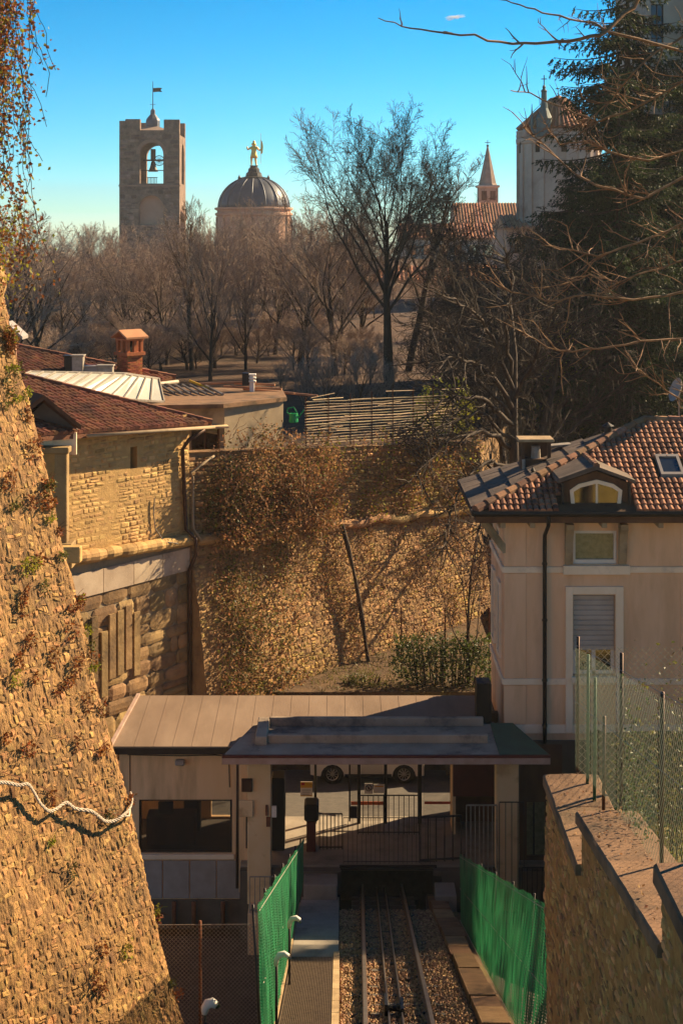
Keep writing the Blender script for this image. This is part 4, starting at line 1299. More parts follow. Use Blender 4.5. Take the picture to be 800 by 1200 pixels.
# ------------------------------------------------------------------ trackbed and rails
m = MB()
m.prism([V(-1.12, 12, ground_z(12) - .06), V(-1.12, 37.4, ground_z(37.4) - .06), V(-1.12, 37.4, -19.5), V(-1.12, 12, -19.5)], Vector((3.95, 0, 0)))
struct(m.build('trackbed', 'earth'))
m = MB()
m.prism([V(2.83, 20, ground_z(20) - .2), V(2.83, 39.2, -17.4), V(2.83, 39.2, -19.5), V(2.83, 20, -19.5)], Vector((3.2, 0, 0)))
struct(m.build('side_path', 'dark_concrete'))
gr = random.Random(77)
bl = MB()
for k in range(15000):
    d = 21.5 + (37.38 - 21.5) * gr.random(); x = gr.uniform(-.02, 2.16)
    s = gr.uniform(.018, .042)
    k0 = len(bl.v); bl.cur = gr.random()
    c = V(x, d, ground_z(d) - .035 + gr.uniform(-.01, .045))
    ang = gr.uniform(0, 3.1)
    ca, sa = math.cos(ang), math.sin(ang)
    for (a, b, e) in ((1, 0, 0), (0, 1, 0), (-1, 0, 0), (0, -1, 0), (0, 0, 1), (0, 0, -1)):
        q = s * gr.uniform(.65, 1.25)
        bl.v.append((c.x + (a * ca - b * sa) * q, c.y + (a * sa + b * ca) * q, c.z + e * q * .8))
    for t in ((0, 1, 4), (1, 2, 4), (2, 3, 4), (3, 0, 4), (1, 0, 5), (2, 1, 5), (3, 2, 5), (0, 3, 5)):
        bl.face(*[k0 + i for i in t])
o = stuff(bl.build('ballast', 'ballast')); tag(o, 'brown crushed stone ballast between and beside the rails', 'gravel')
def tx(x, d): return x + .0106 * (d - 24.4)
tk = thing('funicular_track', 'steep funicular track with two steel rails running down into the station', 'track', V(.95, 30, ground_z(30)))
prof = [(-.06, 0), (.06, 0), (.06, .012), (.012, .03), (.012, .10), (.034, .115), (.034, .15), (-.034, .15), (-.034, .115), (-.012, .10), (-.012, .03), (-.06, .012)]
def rail(x, z0, sc, name, material, head=None):
    m = MB()
    a, b = 13.0, 41.0
    pa = [V(tx(x, a) + p * sc, a, ground_z(a) + z0 + q * sc) for p, q in prof]
    pb = [V(tx(x, b) + p * sc, b, ground_z(b) + z0 + q * sc) for p, q in prof]
    n = len(prof); m.v = [tuple(p) for p in pa + pb]
    for i in range(n): m.face(i, n + i, n + (i + 1) % n, (i + 1) % n)
    m.face(*range(n)); m.face(*range(2 * n - 1, n - 1, -1))
    o = m.build(name, material, tk)
    if head:
        h = MB()
        h.prism([V(tx(x, a) + .026 * sc, a, ground_z(a) + z0 + .152 * sc), V(tx(x, a) - .026 * sc, a, ground_z(a) + z0 + .152 * sc),
                 V(tx(x, b) - .026 * sc, b, ground_z(b) + z0 + .152 * sc), V(tx(x, b) + .026 * sc, b, ground_z(b) + z0 + .152 * sc)], UP * .003)
        h.build('running_surface', head, o)
rail(.38, -.01, 1.15, 'rail', 'rail_steel', 'rail_head'); rail(1.42, -.01, 1.15, 'rail', 'rail_steel', 'rail_head')
rail(.76, .02, .42, 'cable_guide', 'rail_steel', 'rail_head'); rail(.98, .02, .42, 'cable_guide', 'rail_steel', 'rail_head')
for k in range(23):
    d = 22 + .8 * k
    m = MB(); m.obox(V(tx(.1, d), d, ground_z(d) - .13), Vector((1.6, 0, 0)), Vector((0, .2, -.06)), UP * .125); m.build('sleeper', 'dark_concrete', tk)
    for x in (.38, 1.42):
        for s in (-.085, .055):
            m = MB(); m.obox(V(tx(x + s, d), d + .06, ground_z(d + .06) - .02), Vector((.03, 0, 0)), Vector((0, .08, -.024)), UP * .05); m.build('rail_clip', 'dark_metal', tk)
# cable pulley between the guides
pu = thing('cable_pulley', 'black cable pulley bracket between the two rails', 'pulley', V(.82, 25.2, ground_z(25.2)))
z = ground_z(25.2)
m = MB(); m.bbox(.70, .76, 25.0, 25.4, z - .02, z + .26, .006); m.bbox(.96, 1.02, 25.0, 25.4, z - .02, z + .2, .006); m.build('bracket', 'black_paint', pu)
m = MB(); m.lathe(Vector((0, 0, 0)), [(.08, -.1), (.08, -.09), (.055, -.03), (.055, .03), (.08, .09), (.08, .1)], 14)
m.v = [(.86 + z_, 25.2 + x_, z + .12 + ZC + y_) for x_, y_, z_ in m.v]; m.build('sheave', 'dark_metal', pu)

# ------------------------------------------------------------------ kerbs, walkway, steps
kb = thing('track_kerb', 'rough stone kerb of flat slabs along the track under the green netting', 'kerb', V(2.4, 30, ground_z(30)))
d = 20.0; kr = random.Random(9)
while d < 38.5:
    L = kr.uniform(.9, 1.6)
    m = MB(); m.cur = kr.random()
    m.obox(V(2.2 + kr.uniform(-.03, .03), d, ground_z(d) - .25), Vector((.42 + kr.uniform(-.03, .05), kr.uniform(-.03, .03), 0)), Vector((0, L - .008, -.3 * (L - .008))), UP * (.33 + kr.uniform(0, .03)))
    m.build('kerb_slab', 'kerb_stone', kb); d += L
kl = thing('concrete_kerb', 'narrow pale concrete kerb beside the metal walkway', 'kerb', V(-.1, 30, ground_z(30)))
d = 20.0
while d < 30.2:
    m = MB(); m.obox(V(-.16, d, ground_z(d) - .2), Vector((.12, 0, 0)), Vector((0, .98, -.294)), UP * .28); m.build('kerb_block', 'coping', kl); d += 1.0
ww = thing('metal_walkway', 'sloping brown metal grating walkway beside the track', 'walkway', V(-.6, 26, ground_z(26)))
gm = MB()
x = -.98
for i in range(28):
    gm.obox(Vector((x, 0, 0)), Vector((.008, 0, 0)), Vector((0, .985, -.2955)), UP * .03); x += .029
for i in range(17):
    gm.obox(Vector((-.98, .02 + i * .06, .004 - .3 * (.02 + i * .06))), Vector((.80, 0, 0)), Vector((0, .008, 0)), UP * .022)
for xx in (-.99, -.185): gm.obox(Vector((xx, 0, -.01)), Vector((.012, 0, 0)), Vector((0, .99, -.297)), UP * .045)
gme = gm.mesh('grating_panel', 'grating')
for k in range(11):
    d = 19.4 + k
    piece('grating_panel', gme, ww, Matrix.Translation(V(0, d, ground_z(d) + .03)))
m = MB(); m.prism([V(-1.05, 19, ground_z(19) + .0), V(-1.05, 30.4, ground_z(30.4) + .0), V(-1.05, 30.4, ground_z(30.4) - .06), V(-1.05, 19, ground_z(19) - .06)], Vector((.9, 0, 0))); m.build('walkway_pan', 'dark_concrete', ww)
m = MB(); m.prism([V(-1.12, 19, ground_z(19) + .09), V(-1.12, 38, ground_z(38) + .09), V(-1.12, 38, ground_z(38) - .2), V(-1.12, 19, ground_z(19) - .2)], Vector((.10, 0, 0))); m.build('edge_beam', 'coping', ww)
st = thing('platform_steps', 'shallow concrete steps leading down from the metal walkway to the platform', 'steps', V(-.55, 34, ground_z(34)))
d = 30.42
while d < 38.4:
    m = MB(); m.bbox(-1.01, -.06, d, d + .56, ground_z(d) - .45, ground_z(d + .25) + .02, .012); m.build('step', 'concrete', st); d += .562
# bollard lamps
def lamp(X, D, zb, zt, r, label, side=1):
    t = thing('bollard_lamp', label, 'lamp', V(X, D, zb))
    m = MB(); m.tube([tuple(V(X, D, zb)), tuple(V(X, D, zt))], .022, 8); m.build('pole', 'dark_metal', t, smooth=True)
    m = MB()
    pts = [V(X - .01, D, zt - .07), V(X, D, zt + .02), V(X + .04 * side, D, zt + .09), V(X + .12 * side, D - .01, zt + .115), V(X + .19 * side, D - .02, zt + .08)]
    m.tube([tuple(p) for p in pts], [r * .7, r, r * 1.15, r * 1.1, r * .85], 12); m.build('hood', 'white_paint', t, smooth=True)
    m = MB(); m.tube([tuple(V(X + .185 * side, D - .02, zt + .075)), tuple(V(X + .21 * side, D - .025, zt + .04))], [r * .7, r * .6], 10); m.build('lens', 'dark_glass', t)
lamp(-.93, 27.5, ground_z(27.5), -12.42, .042, 'white hooded bollard lamp in front of the green net, farther down the walkway')
lamp(-.99, 23.4, ground_z(23.4), -11.13, .040, 'white hooded bollard lamp by the walkway where the green net begins')
lamp(-2.2, 24.8, -18.2, -12.58, .07, 'large white hooded pipe lamp standing in the dark yard below the wall')

# ------------------------------------------------------------------ green netting fences
def net_fence(side, d0, d1, xb, xt, hh, label, dposts):
    t = thing('net_fence', label, 'fence', V(xb(d0), (d0 + d1) / 2, ground_z((d0 + d1) / 2)), 'green netting fences')
    rg = random.Random(side + 50)
    m = MB(); n = int((d1 - d0) * 26); q = 9
    for i in range(n + 1):
        d = lerp(d0, d1, i / n)
        sag = .015 * math.sin(d * 2.9) + .02 * mnoise.noise(Vector((d * 2, 0, side)))
        for j in range(q + 1):
            v = j / q
            w = ((.032 if side > 0 else .06) * math.sin(d * 21 + 1.5 * mnoise.noise(Vector((d, v * 2, 3)))) + .05 * mnoise.noise(Vector((d * 1.2, v * 1.5, side)))) * (.35 + .65 * math.sin(math.pi * min(1, v * 1.1)))
            m.v.append(tuple(V(lerp(xb(d), xt(d), v) + w, d + .015 * math.sin(d * 7 + v * 3), ground_z(d) + .03 + (hh(d) + sag) * v)))
    for i in range(n):
        for j in range(q):
            a = i * (q + 1) + j; m.face(a, a + q + 1, a + q + 2, a + 1)
    m.build('netting', 'green_net', t, smooth=True)
    for d in dposts:
        m = MB(); a = V(xb(d) + .07 * side, d, ground_z(d) - .1); b = V(xt(d) + .07 * side, d, ground_z(d) + hh(d) + .05)
        m.tube([tuple(a), tuple(b)], .02, 8); m.build('post', 'dark_metal', t, smooth=True)
    for v in (.02, .5, .97):
        m = MB(); m.tube([tuple(V(lerp(xb(d), xt(d), v) - .02 * side, d, ground_z(d) + .03 + hh(d) * v)) for d in [lerp(d0, d1, i / 20) for i in range(21)]], .006, 4); m.build('tension_wire', 'galv', t)
f = lambda d, a, b, d0=22.0, d1=37.0: lerp(a, b, (d - d0) / (d1 - d0))
net_fence(-1, 22, 37.4, lambda d: f(d, -1.07, -1.07), lambda d: f(d, -1.2, -.92), lambda d: f(d, 2.2, 1.7), 'green netting fence beside the metal walkway and lamps', [22.02, 24.5, 27, 29.5, 32, 34.5, 37.2])
net_fence(1, 18.6, 35.2, lambda d: 2.73, lambda d: f(d, 2.98, 2.72, 22, 35), lambda d: f(d, 2.2, 1.55, 22, 35), 'green netting fence above the rough stone kerb, against the boundary wall', [19, 21.5, 24, 26.5, 29, 31.5, 35.0])

# chain-link
def chain(mb, o, u, up, W, H, cell, r):
    k = 0
    n = int((W + H) / cell) + 1
    for i in range(n):
        s0 = i * cell
        for sgn in (1, -1):
            # line through (s0 - t) ... both diagonals clipped to the panel
            if sgn == 1:
                a = (s0 - H, H) if s0 > H else (0, s0)
                a = (max(0, s0 - H), min(H, s0)); b = (min(W, s0), max(0, s0 - W))
            else:
                a = (max(0, s0 - H), H - min(H, s0)); b = (min(W, s0), H - max(0, s0 - W))
            if abs(a[0] - b[0]) < .01: continue
            p, q = o + u * a[0] + up * a[1], o + u * b[0] + up * b[1]
            off = u.cross(up).normalized() * (r * .8 * sgn)
            mid = (p + q) / 2 + u.cross(up).normalized() * .0
            mb.tube([tuple(p + off), tuple(q + off)], r, 3, cap=False)
cf = thing('chain_link_fence', 'rusty chain-link fence in front of the dark yard below the station window', 'fence', V(-2.7, 31, -18.2))
m = MB(); chain(m, V(-4.3, 31, -18.1), Vector((1, 0, 0)), UP, 2.95, 4.1, .085, .0055); m.build('wire_mesh', 'galv', cf)
for x in (-4.3, -2.85, -1.38):
    m = MB(); m.tube([tuple(V(x, 31.03, -18.2)), tuple(V(x, 31.03, -13.95))], .03, 8); m.build('post', 'rust', cf, smooth=True)
m = MB(); m.tube([tuple(V(-4.3, 31, -14.02)), tuple(V(-1.35, 31, -14.0))], .006, 5); m.build('top_wire', 'galv', cf)
wf = thing('wall_top_fence', 'tall chain-link fence with rusty and green posts on the stepped coping wall', 'fence', V(3.1, 16, -6.4))
FX = 3.12
zt_ = lambda d: lerp(-5.45, -4.05, (20.4 - d) / 7.6)
zb_ = lambda d: rw_top(min(d, 19.9)) + .1
for (d, mt, ext, dx) in ((20.35, 'copper_pipe', .06, 0), (19.7, 'green_paint', -.12, .03), (19.1, 'green_paint', -.35, .02), (18.5, 'copper_pipe', -.75, .03), (17.3, 'copper_pipe', .12, .02), (15.0, 'copper_pipe', -.05, 0), (12.9, 'copper_pipe', 0, 0)):
    m = MB(); m.tube([tuple(V(FX + dx, d, zb_(d) - .05)), tuple(V(FX + dx + .01, d, zt_(d) + ext))], .021, 8); m.build('post', mt, wf, smooth=True)
m = MB()
for (a, b) in ((20.35, 17.3), (17.3, 15.0), (15.0, 12.9), (12.9, 10.4)):
    o = V(FX - .035, a, zb_(a - .01) + .02); dirv = Vector((0, -1, (zt_(b) - zt_(a)) / (a - b))); L = a - b
    chain(m, o, dirv, UP, L, zt_(a) - (zb_(a - .01)) - .1, .10, .0014)
m.build('wire_mesh', 'green_paint', wf)
m = MB()
for z_ in (0, -.75): m.tube([tuple(V(FX - .04, d, zt_(d) + z_ - .04)) for d in (20.35, 17.3, 15, 12.9, 10.4)], .003, 4)
m.build('tension_wire', 'galv', wf)
cf2 = thing('cross_fence', 'chain-link fence crossing the garden in front of the cream villa', 'fence', V(5, 20.4, -8))
m = MB(); chain(m, V(FX, 20.42, -8.2), Vector((1, 0, 0)), UP, 5.5, 2.66, .10, .0034); m.build('wire_mesh', 'wire', cf2)
for x in (5.0, 7.2):
    m = MB(); m.tube([tuple(V(x, 20.45, -8.9)), tuple(V(x, 20.45, -5.5))], .03, 8); m.build('post', 'green_paint', cf2, smooth=True)

# ------------------------------------------------------------------ station
sn = thing('funicular_station', 'low cream funicular station with flat roof, glazed entrance and dark track pit', 'station', V(-.5, 41, -17))
FD = 40.3
def sx(px, d=FD): return (px - 400) * d / F
def sz(py, d=FD): return (270 - py) * d / F
m = MB()
wall_open(m, V(-5.82, FD, -18.2), Vector((1, 0, 0)), Vector((0, -1, 0)), 3.14, 4.72, [(sx(163) + 5.82, sx(272) + 5.82, sz(1000) + 18.2, sz(937) + 18.2)], t=.14)
m.poly([V(-5.82, 43, -18.2), V(-5.82, FD, -18.2), V(-5.82, FD, -13.5), V(-5.82, 43, -13.2)])
m.poly([V(-2.68, FD, -18.2), V(-2.68, 43, -18.2), V(-2.68, 43, -13.3), V(-2.68, FD, -13.5)])
wall_open(m, V(-2.68, 43, -18.2), Vector((-1, 0, 0)), Vector((0, 1, 0)), 3.14, 4.9, [(.1, .95, 1.84, 4.0), (1.5, 2.6, 2.5, 3.6)], t=.12, back=True)
m.build('wall', 'station_plaster', sn)
wi = MB(); wi.box(sx(164), sx(271), FD + .10, FD + .115, sz(999), sz(938)); wi = wi.build('window', 'station_glass', sn)
q = MB()
for (x0, x1, y0, y1) in ((163.3, 165.5, 937.3, 999.7), (269.5, 271.7, 937.3, 999.7), (165.5, 269.5, 937.3, 939.5), (165.5, 269.5, 997.5, 999.7)):
    q.bbox(sx(x0), sx(x1), FD + .06, FD + .13, sz(y1), sz(y0), .006)
q.build('frame', 'dark_metal', wi)
q = MB(); q.bbox(sx(160), sx(275), FD - .07, FD + .05, sz(1006), sz(1000.5), .01); q.build('window_sill', 'cream_trim', sn)
q = MB(); q.box(sx(152), sx(153.2), FD - .012, FD + .01, sz(1000), sz(884)); q.build('wall_joint', 'copper_pipe', sn)
for k in range(4):
    x0 = 160 + 31.5 * k
    q = MB(); q.cur = .2 * k; q.bbox(sx(x0), sx(x0 + 30.5), FD - .05, FD - .005, sz(1052), sz(1008), .01); q.build('skirt_panel', 'grey_paint', sn)
q = MB(); q.bbox(-5.82, -2.6, FD - .06, FD - .004, -18.3, sz(1053.5), .01); q.build('undercroft_wall', 'dark_concrete', sn)
for k, x0 in enumerate((205, 228, 262)):
    q = MB(); q.tube([tuple(V(sx(x0), FD - .2, -18.2)), tuple(V(sx(x0), FD - .2, sz(1053)))], .06, 8); q.build('drain_pipe', 'rust', sn, smooth=True)
q = MB(); q.box(-5.8, -2.7, FD + .16, 42.98, -16.55, -16.42); q.build('office_floor', 'dark_concrete', sn)
q = MB(); q.bbox(-5.2, -3.9, 41.0, 41.6, -16.42, -15.65, .02); q.build('office_desk', 'brown_wood', sn)
q = MB(); q.bbox(-4.9, -4.5, 41.1, 41.2, -15.62, -15.3, .02); q.build('office_screen', 'black_paint', sn)
q = MB(); q.bbox(-4.3, -3.85, 41.9, 42.3, -16.42, -15.4, .05); q.build('office_chair', 'dark_metal', sn)
# main roof
m = MB()
r0, r1 = V(-5.98, 40.0, -13.44), V(-5.72, 43.5, -13.17)
r2, r3 = V(4.05, 43.5, -13.17), V(4.05, 40.0, -13.44)
m.prism([r0, r3, r2, r1], UP * -.13); m.build('roof', 'roof_felt', sn)
q = MB(); q.obox(V(-6.05, 39.98, -13.56), Vector((.09, 0, 0)), Vector((.26, 3.54, .27)), UP * .18); q.build('verge_trim', 'fascia_stone', sn)
q = MB(); q.bbox(-5.98, -2.5, 39.93, 39.995, -13.63, -13.46, .01); q.build('gutter', 'dark_metal', sn)
for k in range(19):
    xx = -5.4 + k * .5
    q = MB(); q.obox(V(xx, 40.02, -13.438), Vector((.02, 0, 0)), Vector((0, 3.46, .267)), UP * .006); q.build('roof_seam', 'roof_felt', sn)
q = MB(); q.tube([tuple(V(x_, FD - .02, z_)) for x_, z_ in ((-5.6, -13.75), (-4.2, -13.78), (-3.3, -13.76), (-2.95, -13.8), (-2.93, -14.6))], .013, 6); q.build('conduit', 'dark_metal', sn)
q = MB(); q.bbox(-4.35, -4.1, FD - .16, FD, -14.0, -13.86, .03); q.build('wall_lamp', 'grey_paint', sn)
# canopy
ca = [V(-2.95, 38.5, -13.15), V(5.18, 38.5, -13.15), V(4.53, 40.85, -13.12), V(-2.3, 40.85, -13.12)]
m = MB(); m.prism(ca, UP * -.17); cpy = m.build('canopy', 'grey_membrane', sn)
q = MB(); q.bbox(-2.99, 5.22, 38.44, 38.5, -13.37, -13.21, .008); q.build('fascia', 'fascia_stone', cpy)
q = MB(); q.bbox(-2.99, 5.22, 38.43, 38.5, -13.205, -13.135, .006); q.build('drip_edge', 'maroon_paint', cpy)
q = MB()
q.bbox(-1.9, 3.75, 39.35, 39.5, -13.15, -12.93, .02); q.bbox(-1.9, 3.75, 40.65, 40.8, -13.13, -12.90, .02)
q.bbox(-2.2, -1.9, 39.2, 40.8, -13.15, -12.92, .02)
q.build('upstand', 'grey_membrane', cpy)
q = MB(); q.prism([V(3.95, 38.49, -13.146), V(5.19, 38.49, -13.146), V(4.55, 40.84, -13.116), V(3.95, 40.84, -13.116)], UP * .02); q.build('green_cover', 'green_sheet', cpy)
q = MB(); q.bbox(3.6, 4.0, 41.0, 41.6, -13.3, -12.1, .02); q.build('roof_cabinet', 'black_paint', sn)
# floor and pit
m = MB(); m.box(-2.6, 5.4, 39.6, 42.88, -16.50, -16.36); m.build('platform_floor', 'concrete', sn)
q = MB(); q.bbox(-.05, 2.45, 39.5, 39.6, -16.45, -16.35, .01); q.build('platform_edge', 'void', sn)  # edge coloured near-black to carry the shade of the pit mouth
for a_, b_ in ((-2.6, -.02), (2.35, 5.4)):
    m = MB(); m.box(a_, b_, 39.3, 39.55, -18.6, -16.40); m.build('pit_front_wall', 'dark_concrete', sn)
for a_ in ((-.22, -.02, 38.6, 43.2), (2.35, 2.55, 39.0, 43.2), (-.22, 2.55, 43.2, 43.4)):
    m = MB(); m.box(*a_, -19, -16.52 if a_[2] > 43 or a_[0] > 0 else -17.0); m.build('pit_wall', 'void', sn)  # pit walls and floor near-black: deep shade put into their colour
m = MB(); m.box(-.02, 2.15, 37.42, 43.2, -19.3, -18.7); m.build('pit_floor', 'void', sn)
for a_ in ((-1.12, -.03, -16.95), (2.15, 2.83, -16.75)):
    m = MB(); m.box(a_[0], a_[1], 37.41, 39.28, -19.5, a_[2] - .25); m.build('pit_side', 'dark_concrete', sn)
q = MB(); q.bbox(2.35, 2.86, 38.2, 39.0, -17.6, -16.55, .02); q.build('concrete_pier', 'concrete', sn)
q = MB(); q.bbox(-.95, -.1, 38.6, 39.29, -17.6, -16.45, .02); q.build('landing_wall', 'concrete', sn)
q = MB(); q.bbox(-2.35, -1.2, 38.55, 39.29, -18.2, -17.15, .02); q.build('balcony_base', 'station_plaster', sn)
# pillars
q = MB(); q.bbox(-2.40, -1.80, 39.2, 39.75, -17.2, -13.33, .015); q.build('pillar', 'pillar_paint', sn)
q = MB(); q.bbox(3.95, 4.52, 39.2, 39.75, -17.4, -13.33, .015); q.build('pillar', 'pillar_paint', sn)
q = MB(); q.bbox(-2.66, -2.40, 39.9, 40.25, -17.2, -13.5, .01); q.build('end_pier', 'station_plaster', sn)
q = MB(); q.tube([tuple(V(-2.70, 40.18, -13.55)), tuple(V(-2.72, 40.18, -17.2))], .045, 8); q.build('downpipe', 'copper_pipe', sn, smooth=True)
for (x0, x1, y0, y1, mt) in ((285, 297, 907, 922, 'copper_pipe'), (282, 298, 932, 951, 'pillar_paint'), (288, 293, 958, 1000, 'dark_metal')):
    q = MB(); q.bbox(sx(x0, 39.8), sx(x1, 39.8), 39.12 if x1 > 296 else 39.8, 39.9 if x1 < 296 else 39.2, sz(y1, 39.5), sz(y0, 39.5), .01); q.build('meter_box', mt, sn)
for (x0, x1, y0, y1, mt) in ((311, 314, 943, 955, 'rust'), (318.5, 324, 944, 957, 'white_paint'), (312, 317, 957, 968, 'rust')):
    q = MB(); q.bbox(sx(x0, 39.2), sx(x1, 39.2), 39.14, 39.2, sz(y1, 39.2), sz(y0, 39.2), .006); q.build('switch_box', mt, sn)
# entrance: black frames with glass
ED_ = 42.4
for (px, w) in ((369.5, .07), (420.5, .09), (451.5, .09), (491.5, .11)):
    x = sx(px, ED_); q = MB(); q.bbox(x - w / 2, x + w / 2, ED_ - .05, ED_ + .05, -16.36, -13.34, .006); q.build('door_post', 'black_paint', sn)
q = MB(); q.bbox(sx(331, ED_), sx(532, ED_), ED_ - .06, ED_ + .06, -13.42, -13.3, .006); q.build('door_header', 'black_paint', sn)
q = MB(); q.box(sx(421, ED_) + .05, sx(451, ED_) - .05, ED_ - .006, ED_ + .006, -16.30, -13.42); dr = q.build('glass_door', 'clear_glass', sn)
q = MB(); q.bbox(sx(421, ED_) + .05, sx(451, ED_) - .05, ED_ - .03, ED_ + .03, sz(996, ED_), sz(986, ED_), .006); q.build('kick_rail', 'black_paint', dr)
q = MB(); q.bbox(sx(411, ED_), sx(451, ED_), ED_ - .025, ED_ - .01, sz(943, ED_), sz(939, ED_), .003); q.build('orange_band', 'orange_paint', dr)
q = MB(); q.box(sx(493, ED_) + .06, sx(530, ED_), ED_ - .006, ED_ + .006, -16.30, -13.42); dr2 = q.build('glass_door', 'clear_glass', sn)
q = MB(); q.bbox(sx(497, ED_), sx(530, ED_), ED_ - .025, ED_ - .01, sz(942, ED_), sz(939, ED_), .003); q.build('red_band', 'red_paint', dr2)
q = MB(); q.box(sx(410, ED_), sx(419, ED_), ED_ - .03, ED_ - .02, sz(998, ED_), sz(895, ED_)); q.build('open_leaf', 'clear_glass', sn)
q = MB(); q.bbox(sx(408.5, ED_), sx(410.5, ED_), ED_ - .05, ED_ - .01, -16.3, -13.45, .004); q.build('leaf_stile', 'black_paint', sn)
# notices on the glass: board, header, pictogram, lines of print
def notice(px0, px1, py0, py1, d, label, kind):
    t = thing('notice', label, 'sign', V(sx((px0 + px1) / 2, d), d, sz(py1, d)))
    q = MB(); q.box(sx(px0, d), sx(px1, d), d - .012, d, sz(py1, d), sz(py0, d)); q.build('board', 'paper', t)
    if kind == 'poster':
        q = MB(); q.box(sx(px0, d), sx(px1, d), d - .016, d - .013, sz(py0 + 7, d), sz(py0, d)); q.build('header', 'yellow_paint', t)
        q = MB(); q.box(sx(px0 + 1, d), sx(px0 + 5, d), d - .02, d - .017, sz(py0 + 4, d), sz(py0 + 1, d)); q.build('mark', 'red_paint', t)
        for k in range(3):
            q = MB(); q.box(sx(px0 + 2, d), sx(px1 - 2 - k, d), d - .016, d - .013, sz(py0 + 10 + 2.4 * k, d), sz(py0 + 9.3 + 2.4 * k, d)); q.build('print_line', 'grey_paint', t)
        q = MB(); q.box(sx(px0, d), sx(px1, d), d - .016, d - .013, sz(py1, d), sz(py1 - 1.2, d)); q.build('footer', 'yellow_paint', t)
    elif kind == 'ban':
        c = V(sx((px0 + px1) / 2, d), d, sz((py0 + py1) / 2 - 1, d)); r = (sx(px1, d) - sx(px0, d)) * .36
        q = MB(); pts = [tuple(c + Vector((r * math.cos(a), -.02, r * math.sin(a)))) for a in [k * math.pi / 9 for k in range(19)]]
        q.tube(pts, .012, 5); q.tube([tuple(c + Vector((-r * .7, -.02, r * .7))), tuple(c + Vector((r * .7, -.02, -r * .7)))], .01, 5); q.build('ring', 'black_paint', t)
        q = MB(); q.tube([tuple(c + Vector((0, -.016, -r * .5))), tuple(c + Vector((0, -.016, r * .4)))], .018, 5); q.build('figure', 'maroon_paint', t)
    else:
        q = MB(); q.box(sx(px0 + 1.5, d), sx(px1 - 1.5, d), d - .016, d - .013, sz(py0 + 3, d), sz(py0 + 1.6, d)); q.build('print_line', 'yellow_paint', t)
notice(352, 366, 916, 933, 42.0, 'white notice with yellow header on the entrance glass', 'poster')
notice(427, 436.5, 918, 930, 42.34, 'small notice with a round prohibition symbol on the glass door', 'ban')
notice(437.5, 450.5, 919, 929, 42.34, 'plain pale notice beside the prohibition symbol on the glass door', 'plain')
# ticket cabinet and turnstile
tm = thing('ticket_machine', 'tall black ticket machine behind the left cream pillar', 'machine', V(-1.68, 40.8, -16.36))
q = MB(); q.bbox(-1.84, -1.50, 40.5, 41.1, -16.36, -14.45, .02); q.build('cabinet', 'black_paint', tm)
q = MB(); q.bbox(-1.50, -1.485, 40.6, 41.0, -15.5, -15.0, .005); q.build('panel', 'dark_metal', tm)
tsn = thing('turnstile', 'black and maroon turnstile column behind the small gate', 'turnstile', V(-.82, 40.6, -16.36))
q = MB(); q.bbox(-.92, -.68, 40.4, 40.9, -16.36, -15.55, .02); q.build('body', 'maroon_paint', tsn)
q = MB(); q.bbox(-.98, -.60, 40.35, 40.95, -15.55, -15.1, .05); q.build('head', 'black_paint', tsn)
q = MB(); q.tube([tuple(V(-.6, 40.6, -15.4)), tuple(V(-.15, 40.55, -15.45))], .022, 8); q.build('arm', 'galv', tsn)
# right side: brown panel, inner walls, annex
q = MB(); q.bbox(sx(530, 41.6), sx(579, 41.6), 41.5, 41.7, sz(932, 41.6), -13.34, .01); q.build('brown_panel', 'maroon_paint', sn)
q = MB(); q.box(3.1, 5.5, 42.5, 42.7, -16.36, -13.35); q.build('inner_wall', 'brown_wood', sn)
q = MB(); q.bbox(3.0, 3.09, 41.6, 42.5, -16.36, -13.35, .01); q.build('jamb', 'pillar_paint', sn)
m = MB(); wall_open(m, V(4.62, 39.9, -17.6), Vector((1, 0, 0)), Vector((0, -1, 0)), 1.1, 4.25, [(.18, .66, 1.35, 2.75)], t=.12); m.build('annex_wall', 'brown_wood', sn)
q = MB(); q.box(4.78, 5.30, 40.0, 40.015, -16.3, -14.8); q.build('annex_window', 'frosted_glass', sn)
q = MB(); q.bbox(4.98, 5.02, 39.97, 40.0, -16.25, -14.85, .004); q.build('annex_mullion', 'dark_metal', sn)
# railings
def railing(name, label, a, b, z0, z1, n, mt, r=.011, group=None):
    t = thing(name, label, 'railing', V((a[0] + b[0]) / 2, (a[1] + b[1]) / 2, z0), group)
    for z in (z0 + .06, z1):
        q = MB(); q.tube([tuple(V(*a, z)), tuple(V(*b, z))], r * 1.5, 6); q.build('rail', mt, t)
    for k in range(n + 1):
        p = (lerp(a[0], b[0], k / n), lerp(a[1], b[1], k / n))
        q = MB(); q.tube([tuple(V(*p, z0)), tuple(V(*p, z1))], r, 6); q.build('bar', mt, t)
    return t
railing('balcony_railing', 'pale vertical bar railing in front of the left cream pillar', (-2.3, 38.62), (-1.18, 38.62), -17.15, -16.25, 9, 'galv', .012)
t = railing('entrance_gate', 'small black framed barred gate beside the maroon turnstile', (-.58, 40.6), (.02, 40.6), -16.36, -15.42, 6, 'black_paint', .014)
railing('platform_railing', 'thin dark wire railing along the platform edge above the track pit', (.05, 39.62), (2.4, 39.62), -16.34, -15.15, 20, 'dark_metal', .007)
railing('corner_railing', 'heavy dark railing at the corner between track pit and barred gate', (2.02, 39.75), (3.1, 39.9), -16.36, -15.2, 5, 'black_paint', .018)
railing('barred_gate', 'tall pale barred gate left of the yellow pillar', (3.18, 39.15), (3.95, 39.15), -17.3, -14.65, 7, 'galv', .014)
railing('pillar_railing', 'tall dark wire railing in front of the yellow pillar', (4.0, 38.95), (4.62, 38.95), -17.4, -14.5, 4, 'dark_metal', .010)
